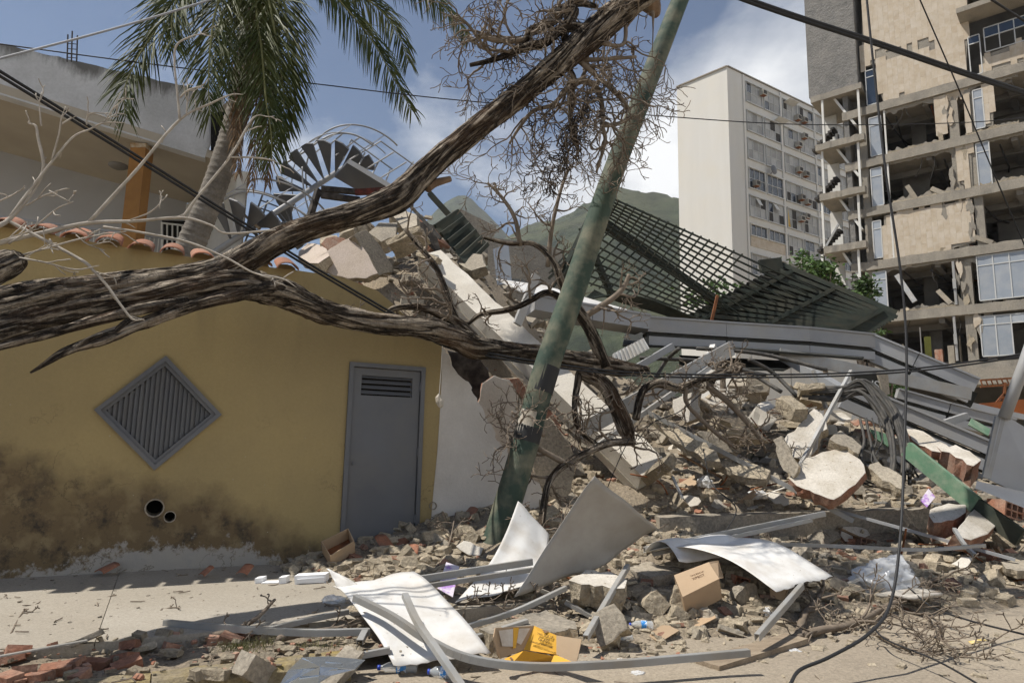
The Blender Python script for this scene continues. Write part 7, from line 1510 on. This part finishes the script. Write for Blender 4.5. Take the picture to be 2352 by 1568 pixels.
def carton(label, quadpx, Y, depth, marks=None, Ys=None):
    Ys = Ys or [Y] * 4; p = [P(q[0], q[1], y) for q, y in zip(quadpx, Ys)]; n_ = (p[1] - p[0]).cross(p[3] - p[0]).normalized()
    if n_.dot(CAM - p[0]) > 0: n_ = -n_
    o = thing('cardboard_box', label, 'carton', min(p, key=lambda t: t.z)); q = [x + n_ * depth for x in p]
    MB().add(p + q, [(0, 1, 2, 3), (7, 6, 5, 4), (0, 4, 5, 1), (1, 5, 6, 2), (2, 6, 7, 3), (3, 7, 4, 0)]).build('body', M_['card'], o)
    rx = (p[1] - p[0]).normalized(); up = (p[0] - p[3]); c = sum(p, V()) / 4
    if marks:
        for txt, dx, dv, sz in marks: lettering(txt, c - n_ * .002 + rx * dx + up.normalized() * dv, rx, up, sz, 'inkb', o)
    return o, p, n_
o, p, n_ = carton('brown cardboard carton tipped under the bent white sheet', [(1548, 1320), (1628, 1290), (1652, 1328), (1568, 1370)], 5.5, .18, [('XPECT', .02, .0, .035), ('THIS SIDE UP', .02, .04, .02)], [5.55, 5.6, 5.4, 5.3])
quad2('flap', 'card', [(1628, 1290, 5.6), (1650, 1286, 5.75), (1662, 1326, 5.6), (1652, 1328, 5.4)], o)
db_ = thing('wooden_drawer', 'brown open box leaning at the foot of the grey door', 'box', hit(775, 1275))
f4 = [(738, 1243, 6.55), (800, 1212, 6.75), (814, 1242, 6.6), (758, 1276, 6.35)]; p = [P(*q) for q in f4]; n_ = (p[1] - p[0]).cross(p[3] - p[0]).normalized(); n_ = -n_ if n_.dot(CAM - p[0]) > 0 else n_; dpt = n_ * .12
for i in range(4):
    a, c = p[i], p[(i + 1) % 4]; MB().add([a, c, c + dpt, a + dpt] + [x + ((sum(p, V()) / 4) - x).normalized() * .012 for x in (a, c, c + dpt, a + dpt)], [(0, 1, 2, 3), (7, 6, 5, 4), (0, 4, 5, 1), (1, 5, 6, 2), (2, 6, 7, 3), (3, 7, 4, 0)]).build('side', M_['card'], db_)
MB().add([x + dpt * .98 for x in p] + [x + dpt * 1.06 for x in p], [(0, 1, 2, 3), (7, 6, 5, 4), (0, 4, 5, 1), (1, 5, 6, 2), (2, 6, 7, 3), (3, 7, 4, 0)]).build('bottom', M_['rust'], db_)
def flatcard(lab, pts, mt='card', name='cardboard_piece', cat='cardboard'):
    p = [hit(u, v) + V((0, 0, .012 + h_)) for u, v, h_ in pts]; k = len(p)
    return tag(MB().add(p + [x + V((0, 0, .005)) for x in p], [tuple(range(k)), tuple(range(2 * k - 1, k - 1, -1))] + [(i, (i + 1) % k, (i + 1) % k + k, i + k) for i in range(k)]).build(name, M_[mt]), lab, cat)
flatcard('folded brown cardboard lying right of the tilted block', [(1484, 1462, .0), (1528, 1446, .03), (1560, 1470, .05), (1515, 1480, .0)]); flatcard('bent cardboard strip in front of the square concrete lump', [(1585, 1430, .0), (1640, 1420, .02), (1645, 1440, .05), (1600, 1446, 0)])
flatcard('cardboard sheet on the small rubble behind the low beam', [(1690, 1168, .05), (1740, 1142, .12), (1752, 1150, .12), (1705, 1176, .05)]); flatcard('corrugated cardboard sheet hanging off the bent white sheet', [(1765, 1352, .1), (1835, 1330, .22), (1845, 1345, .2), (1800, 1390, .02), (1770, 1380, .02)])
flatcard('small yellow paper lying on the road at right', [(2222, 1476, 0), (2258, 1470, 0), (2268, 1477, .004), (2232, 1483, 0)], 'paper', 'paper_scrap', 'paper'); flatcard('small brown cardboard standing in the small rubble', [(1562, 1115, .02), (1595, 1110, .10), (1600, 1135, .12), (1570, 1140, .02)])
flatcard('dark glossy phone-like plate on the road', [(1262, 1538, 0), (1330, 1535, 0), (1332, 1541, 0), (1264, 1544, 0)], 'black', 'plastic_strip', 'plastic strip'); flatcard('white and purple leaflet near the low beam end', [(2115, 1168, .1), (2135, 1152, .16), (2150, 1165, .12), (2130, 1178, .06)], 'purple', 'leaflet', 'paper')
pb3 = thing('printed_box', 'flattened purple and white printed box behind the curled sheet', 'box', hit(1030, 1350)); quad2('front', 'purple', [(1025, 1290, 5.75), (1055, 1300, 5.7), (1040, 1370, 5.3), (1005, 1350, 5.4)], pb3)
# foam, mirror, plastic
fm = thing('foam_piece', 'white notched foam packing piece on the pavement', 'foam', hit(620, 1345)); y = hit(620, 1345).y
for a, c, e, f in ((585, 1328, 603, 1346), (600, 1338, 650, 1348), (640, 1326, 657, 1346)): slab6(P(a, c, y), P(e, c - 2, y + .05), P(e, f - 2, y + .05), P(a, f + 1, y), .10, (0, 1, 0)).build('block', M_['foam'], fm)
fm = thing('foam_piece', 'long white foam packing piece touching the sheet flap', 'foam', hit(710, 1340)); y = hit(712, 1345).y
slab6(P(676, 1322, y), P(748, 1318, y + .1), P(748, 1342, y + .1), P(677, 1344, y), .12, (0, 1, 0)).build('block', M_['foam'], fm)
slab6(P(682, 1330, y - .012), P(744, 1325, y + .085), P(744, 1337, y + .085), P(683, 1339, y - .012), .02, (0, 1, 0)).build('rim', M_['foam'], fm)
mi = thing('cracked_mirror', 'cracked mirrored sheet draped over a block at the bottom', 'mirror', hit(740, 1560)); mp = [(640, 1575, 3.5), (662, 1538, 3.62), (694, 1508, 3.78), (760, 1506, 3.85), (838, 1514, 3.82), (815, 1536, 3.68), (760, 1550, 3.6), (730, 1568, 3.5)]
cm_ = (735, 1530, 3.66)
for i in range(8):
    a, c = mp[i], mp[(i + 1) % 8]; m1 = tuple((a[k] + cm_[k]) / 2 for k in range(3)); m3 = tuple((c[k] + cm_[k]) / 2 for k in range(3))
    for q in ([a, c, m3, m1], [m1, m3, cm_]):
        q = [(x[0], x[1], x[2] + rg.uniform(-.012, .012)) for x in q]; quad2('shard', 'foil', q, mi, .004)
def lathe(mb, base_, axd_, prof_, n=16):
    axd_ = V(axd_).normalized(); x = axd_.orthogonal().normalized(); y = axd_.cross(x); k0 = len(mb.v)
    for h, r_ in prof_:
        for i in range(n): a = 2 * math.pi * i / n; mb.v.append(tuple(V(base_) + axd_ * h + (x * math.cos(a) + y * math.sin(a)) * r_))
    for j in range(len(prof_) - 1):
        for i in range(n): mb.f.append((k0 + j * n + i, k0 + j * n + (i + 1) % n, k0 + (j + 1) * n + (i + 1) % n, k0 + (j + 1) * n + i))
    return mb
def bottle(lab, u, v, ang, ln=.21, r_=.032, capc='cap', label='labelb', body='clear'):
    p = hit(u, v) + V((0, 0, r_)); ax_ = V((math.cos(ang), math.sin(ang), 0)); o = thing('plastic_bottle', lab, 'bottle', p)
    lathe(MB(), p, ax_, [(0, .001), (0, r_ * .8), (.008, r_), (ln * .2, r_ * .95), (ln * .25, r_), (ln * .55, r_), (ln * .72, r_ * .9), (ln * .88, r_ * .42), (ln * .93, r_ * .4)]).build('body', M_[body], o, True)
    lathe(MB(), p, ax_, [(ln * .92, .001), (ln * .92, r_ * .45), (ln, r_ * .45), (ln, .001)]).build('cap', M_[capc], o, True)
    if label: lathe(MB(), p, ax_, [(ln * .28, r_ * 1.02), (ln * .52, r_ * 1.02)]).build('label', M_[label], o, True)
bottle('clear water bottle with blue cap lying below the front sheet', 958, 1546, math.pi * 1.02, .23, .033)
bottle('small bottle with blue label lying at the bottom edge', 1045, 1560, math.pi * .95, .16, .034); bottle('clear bottle with blue cap right of the tilted block', 1450, 1475, math.pi * 1.15, .15, .032, label=None)
bottle('clear label bottle lying under the concrete lumps', 1500, 1445, math.pi, .17, .03); bottle('clear green bottle lying on the grit', 1700, 1462, math.pi * .95, .19, .027, 'clear', None)
bottle('small upright looking bottle in the small rubble', 1552, 1160, 1.2, .16, .03)
bg_ = bmesh.new(); bmesh.ops.create_icosphere(bg_, subdivisions=5, radius=1); p = hit(2035, 1360)
for v_ in bg_.verts:
    q = v_.co.copy(); f = 1 + .30 * mn.fractal(q * 1.7, 1, 2, 4) + .10 * (abs(mn.noise(q * 5 + V((3, 0, 0)))) - .2) + .05 * mn.noise(q * 12); v_.co = V((q.x * .27, q.y * .20, max(q.z, -.35) * .19)) * f
me = bpy.data.meshes.new('plastic_bag'); bg_.to_mesh(me); bg_.free(); me.materials.append(M_['film']); me.polygons.foreach_set('use_smooth', [True] * len(me.polygons))
tag(inst('plastic_bag', me, Matrix.Translation(p + V((0, 0, .10))) @ Matrix.Rotation(-.2, 4, 'Y')), 'crumpled clear plastic bag on the rubble at the right', 'plastic bag')
def film(lab, u, v, w_, h_, seed):
    b = bmesh.new(); bmesh.ops.create_icosphere(b, subdivisions=4, radius=1); p = hit(u, v)
    for v_ in b.verts: q = v_.co.copy(); f = 1 + .45 * mn.fractal(q * 2.2 + V((seed, 0, 0)), 1, 2, 4); v_.co = V((q.x * w_, q.y * w_ * .7, max(q.z, -.3) * h_)) * f
    me = bpy.data.meshes.new('plastic_film'); b.to_mesh(me); b.free(); me.materials.append(M_['film']); me.polygons.foreach_set('use_smooth', [True] * len(me.polygons)); tag(inst('plastic_film', me, Matrix.Translation(p + V((0, 0, h_ * .4)))), lab, 'plastic film')
film('flattened clear plastic cup lying on the road by the plank', 1825, 1500, .055, .02, 1); film('flattened plastic lid at the bottom centre of the road', 1465, 1550, .05, .015, 2); film('clear plastic cup beside the plastic lid', 1425, 1530, .04, .03, 3); film('crumpled film below the corrugated cardboard', 1765, 1418, .06, .05, 4)
film('crumpled film on the wood and small rubble', 1620, 1120, .10, .10, 5); film('crumpled white film lump on the rubble behind the low beam', 1740, 1145, .12, .08, 6); film('clear plastic scrap under the white flap left', 765, 1385, .08, .04, 7); film('crumpled film left of the white brick block', 2070, 1215, .10, .08, 8)
# ------------------------------------------------------------------ fallen branches on the road at right
def gbranch(lab, pts, r0, twn, seed, mt='twig', ln=.3):
    rg_ = random.Random(seed); P3 = []
    for u, v, h_ in bez(pts, 6): q = hit(u, v); P3.append(q + V((0, 0, r0 + h_)))
    o = thing('fallen_branch', lab, 'branch', P3[0]); MB().tube(P3, [r0 * (1 - .6 * i / len(P3)) for i in range(len(P3))], 8, True, lambda i, j, a, r: r * (1 + .15 * mn.noise(V((i * .7, a, seed))))).build('stem', M_[mt], o, True)
    b = MB()
    for i in range(twn):
        j = rg_.randrange(1, len(P3) - 1); t = (P3[j + 1] - P3[j]).normalized(); d = t * .7 + V((rg_.gauss(0, .8), rg_.gauss(0, .8), rg_.uniform(.0, .35))); grow(b, P3[j], d, rg_.uniform(.5, 1.1) * ln, r0 * .38, 2, rg_, .25, -.03, .4)
    tag(b.build('twigs', M_[mt], o, True), kind='stuff')
gbranch('thick curved branch lying on the road behind the plank', [(1820, 1478, 0), (1880, 1465, .02), (1960, 1452, .03), (2040, 1415, .05), (2090, 1390, .04), (2150, 1350, .05)], .032, 16, 1, ln=.34)
gbranch('upright broken branch stub on the road behind the plank', [(1835, 1470, .0), (1850, 1430, .03), (1880, 1410, .08), (1895, 1390, .12)], .035, 8, 2, ln=.2)
gbranch('small twiggy branch on the road at lower right', [(2015, 1470, .02), (2080, 1500, .02), (2160, 1505, .02), (2250, 1490, .01)], .012, 14, 3, ln=.28)
gbranch('spreading twig lying beside the yellow paper', [(2070, 1400, .03), (2130, 1430, .02), (2170, 1480, .02), (2200, 1520, .01)], .012, 12, 4, ln=.26)
gbranch('brown branch lying along the dirt strip', [(480, 1468, 0), (540, 1462, .02), (590, 1440, .04), (628, 1420, .1)], .022, 4, 5, ln=.15)
gbranch('dark branch behind the long pavement profile', [(640, 1475, 0), (720, 1462, .01), (820, 1450, .02)], .022, 4, 6, ln=.15)
gbranch('forked twig lying on the pavement at left', [(22, 1472 - 10, 0), (50, 1410, 0), (66, 1413, 0)], .006, 2, 7, ln=.06); gbranch('crooked twig on the sunlit pavement', [(370, 1402, 0), (395, 1400, .01), (415, 1404, .02)], .006, 3, 8, ln=.06)
gbranch('dead branch standing in the heap beside the white wall', [(1000, 1310, 0), (1030, 1270, .06), (1045, 1225, .2)], .013, 6, 9, ln=.16); gbranch('curving branch hanging over the leaning sheet', [(1285, 1330, .2), (1292, 1300, .3), (1300, 1270, .4)], .012, 5, 10, ln=.2)
gbranch('tangle of twigs under the curled white sheet', [(1050, 1390, 0), (1150, 1392, .02), (1230, 1385, .02)], .010, 14, 11, ln=.2)
# ------------------------------------------------------------------ cables
def cable(label, pts, rpx_, mt='black', cat='cable', n=8, name='cable', twin=None):
    q = bez(pts, 10); P3 = [P(*a[:3]) for a in q]; o = MB().tube(P3, rpx_, n)
    if twin: o.tube([p + V(twin) for p in P3], rpx_, n)
    return tag(o.build(name, M_[mt], smooth=True), label, cat)
cable('light grey cable crossing the sky at the upper left', [(-120, 172, 4.6), (0, 135, 4.8), (200, 83, 5.1), (380, 32, 5.4), (560, -25, 5.7)], .009, 'greyc')
cable('twin black cable dropping past the white building to the branch', [(-120, 90, 4.2), (0, 164, 4.5), (250, 318, 5.2), (500, 474, 5.9), (700, 600, 6.4), (900, 718, 6.85), (1010, 783, 7.05), (1100, 806, 7.2), (1260, 834, 7.4), (1480, 857, 8.0), (1760, 860, 8.4), (1950, 856, 8.6), (2140, 842, 8.7), (2352, 812, 8.8), (2450, 795, 8.8)], .012, twin=(.0, -.01, -.035))
cable('thin wire running level across the whole picture under the palm', [(-60, 92, 8), (19, 104, 8.2), (350, 148, 8.8), (700, 190, 9.4), (1050, 230, 10), (1480, 264, 10.6), (1835, 286, 11.2), (2210, 282, 12), (2420, 262, 12.5)], .009)
cable('thick black cable bundle sloping across the damaged building', [(1640, -25, 8.6), (1740, 12, 8.8), (1870, 56, 9.0), (2000, 98, 9.2), (2200, 166, 9.5), (2352, 216, 9.8), (2450, 250, 10)], .028, twin=(0, -.01, .035))
cable('black cable hanging down over the right side to the road', [(1988, -30, 5.6), (2000, 90, 5.6), (2014, 220, 5.6), (2035, 400, 5.55), (2068, 620, 5.5), (2082, 800, 5.4), (2078, 1000, 5.2), (2068, 1230, 4.8), (2045, 1385, 4.5), (1995, 1455, 4.3), (1905, 1508, 4.15), (1838, 1537, 4.1), (1815, 1570, 3.9)], .010)
cable('thin black wire slanting over the stone clad wall', [(2100, -30, 7), (2200, 200, 7.4), (2290, 415, 7.8), (2352, 560, 8), (2400, 680, 8)], .008)
cable('short black cable in the top right corner', [(2240, -25, 8), (2352, 48, 8.4), (2420, 90, 8.6)], .016)
cable('thin black wire draped over the blocks to the road at right', [(1985, 1300, 6.6), (2071, 1337, 6.2), (2139, 1392, 5.6), (2230, 1425, 5.2), (2352, 1456, 4.8), (2420, 1475, 4.7)], .007)
cable('thin black wire lying over the fallen twigs on the road', [(2005, 1440, 4.95), (2040, 1470, 4.7), (2151, 1516, 4.3), (2243, 1568, 3.95), (2270, 1590, 3.8)], .006)
cable('wire loop hanging among the rubble in the middle', [(1610, 905, 8.2), (1560, 945, 8.1), (1500, 970, 8.0), (1465, 1010, 7.9)], .006)
cable('thin wire hanging from the broken branch end', [(1446, 1005, 7.7), (1420, 1060, 7.6), (1395, 1120, 7.5)], .005)
cable('wire drooping over the small rubble toward the white sheet', [(1615, 1030, 7.9), (1635, 1110, 7.5), (1690, 1165, 7.2), (1670, 1215, 7.0), (1655, 1245, 6.9)], .006)
sg = thing('hanging_string', 'white string with a plaster lump hanging in front of the wall', 'string', P(1010, 920, 7.0))
MB().tube([P(1016, 794, 7.0), P(1013, 850, 7.0), P(1009, 906, 7.0)], .004, 5).build('string', M_['rope'], sg)
b = MB(); bmz = random.Random(2)
b.tube([P(1009, 904, 7), P(1007, 912, 7), P(1010, 922, 7), P(1012, 932, 7), P(1010, 936, 7)], [.008, .03, .042, .032, .012], 8, True, lambda i, j, a, r: r * bmz.uniform(.75, 1.2)); b.build('plaster_lump', M_['plaster'], sg)
# ------------------------------------------------------------------ humid air over the coast
hz = MB().bx(-1300, 2000, -60, 1300, -30, 480); ho = hz.build('haze', None); tag(ho, kind='stuff')
hm = bpy.data.materials.new('humid_air'); hm.use_nodes = True; hn = hm.node_tree.nodes; hn.remove(hn['Principled BSDF'])
pv = hn.new('ShaderNodeVolumePrincipled'); pv.inputs['Color'].default_value = (.90, .93, .97, 1); pv.inputs['Density'].default_value = .00018; pv.inputs['Anisotropy'].default_value = .1
hm.node_tree.links.new(pv.outputs[0], hn['Material Output'].inputs['Volume']); ho.data.materials.append(hm)

# ------------------------------------------------------------------ tell look-alikes with the same label apart by their place
byl = {}
for o in bpy.data.objects:
    if o.parent is None and 'label' in o and o.type == 'MESH': byl.setdefault(o['label'], []).append(o)
for lb_, os_ in byl.items():
    if len(os_) < 2: continue
    pr_ = [(proj(WM[o.name] @ (sum((V(c) for c in o.bound_box), V()) / 8)), o) for o in os_]
    du = max(p[0][0] for p in pr_) - min(p[0][0] for p in pr_); dv = max(p[0][1] for p in pr_) - min(p[0][1] for p in pr_); k = 0 if du > dv else 1
    pr_.sort(key=lambda t: t[0][k]); names_ = {2: (('left one', 'right one'), ('upper one', 'lower one')), 3: (('leftmost', 'middle one', 'rightmost'), ('topmost', 'middle one', 'lowest'))}.get(len(pr_))
    if names_:
        for (q_, o), w_ in zip(pr_, names_[k]): o['label'] = lb_ + ', ' + w_
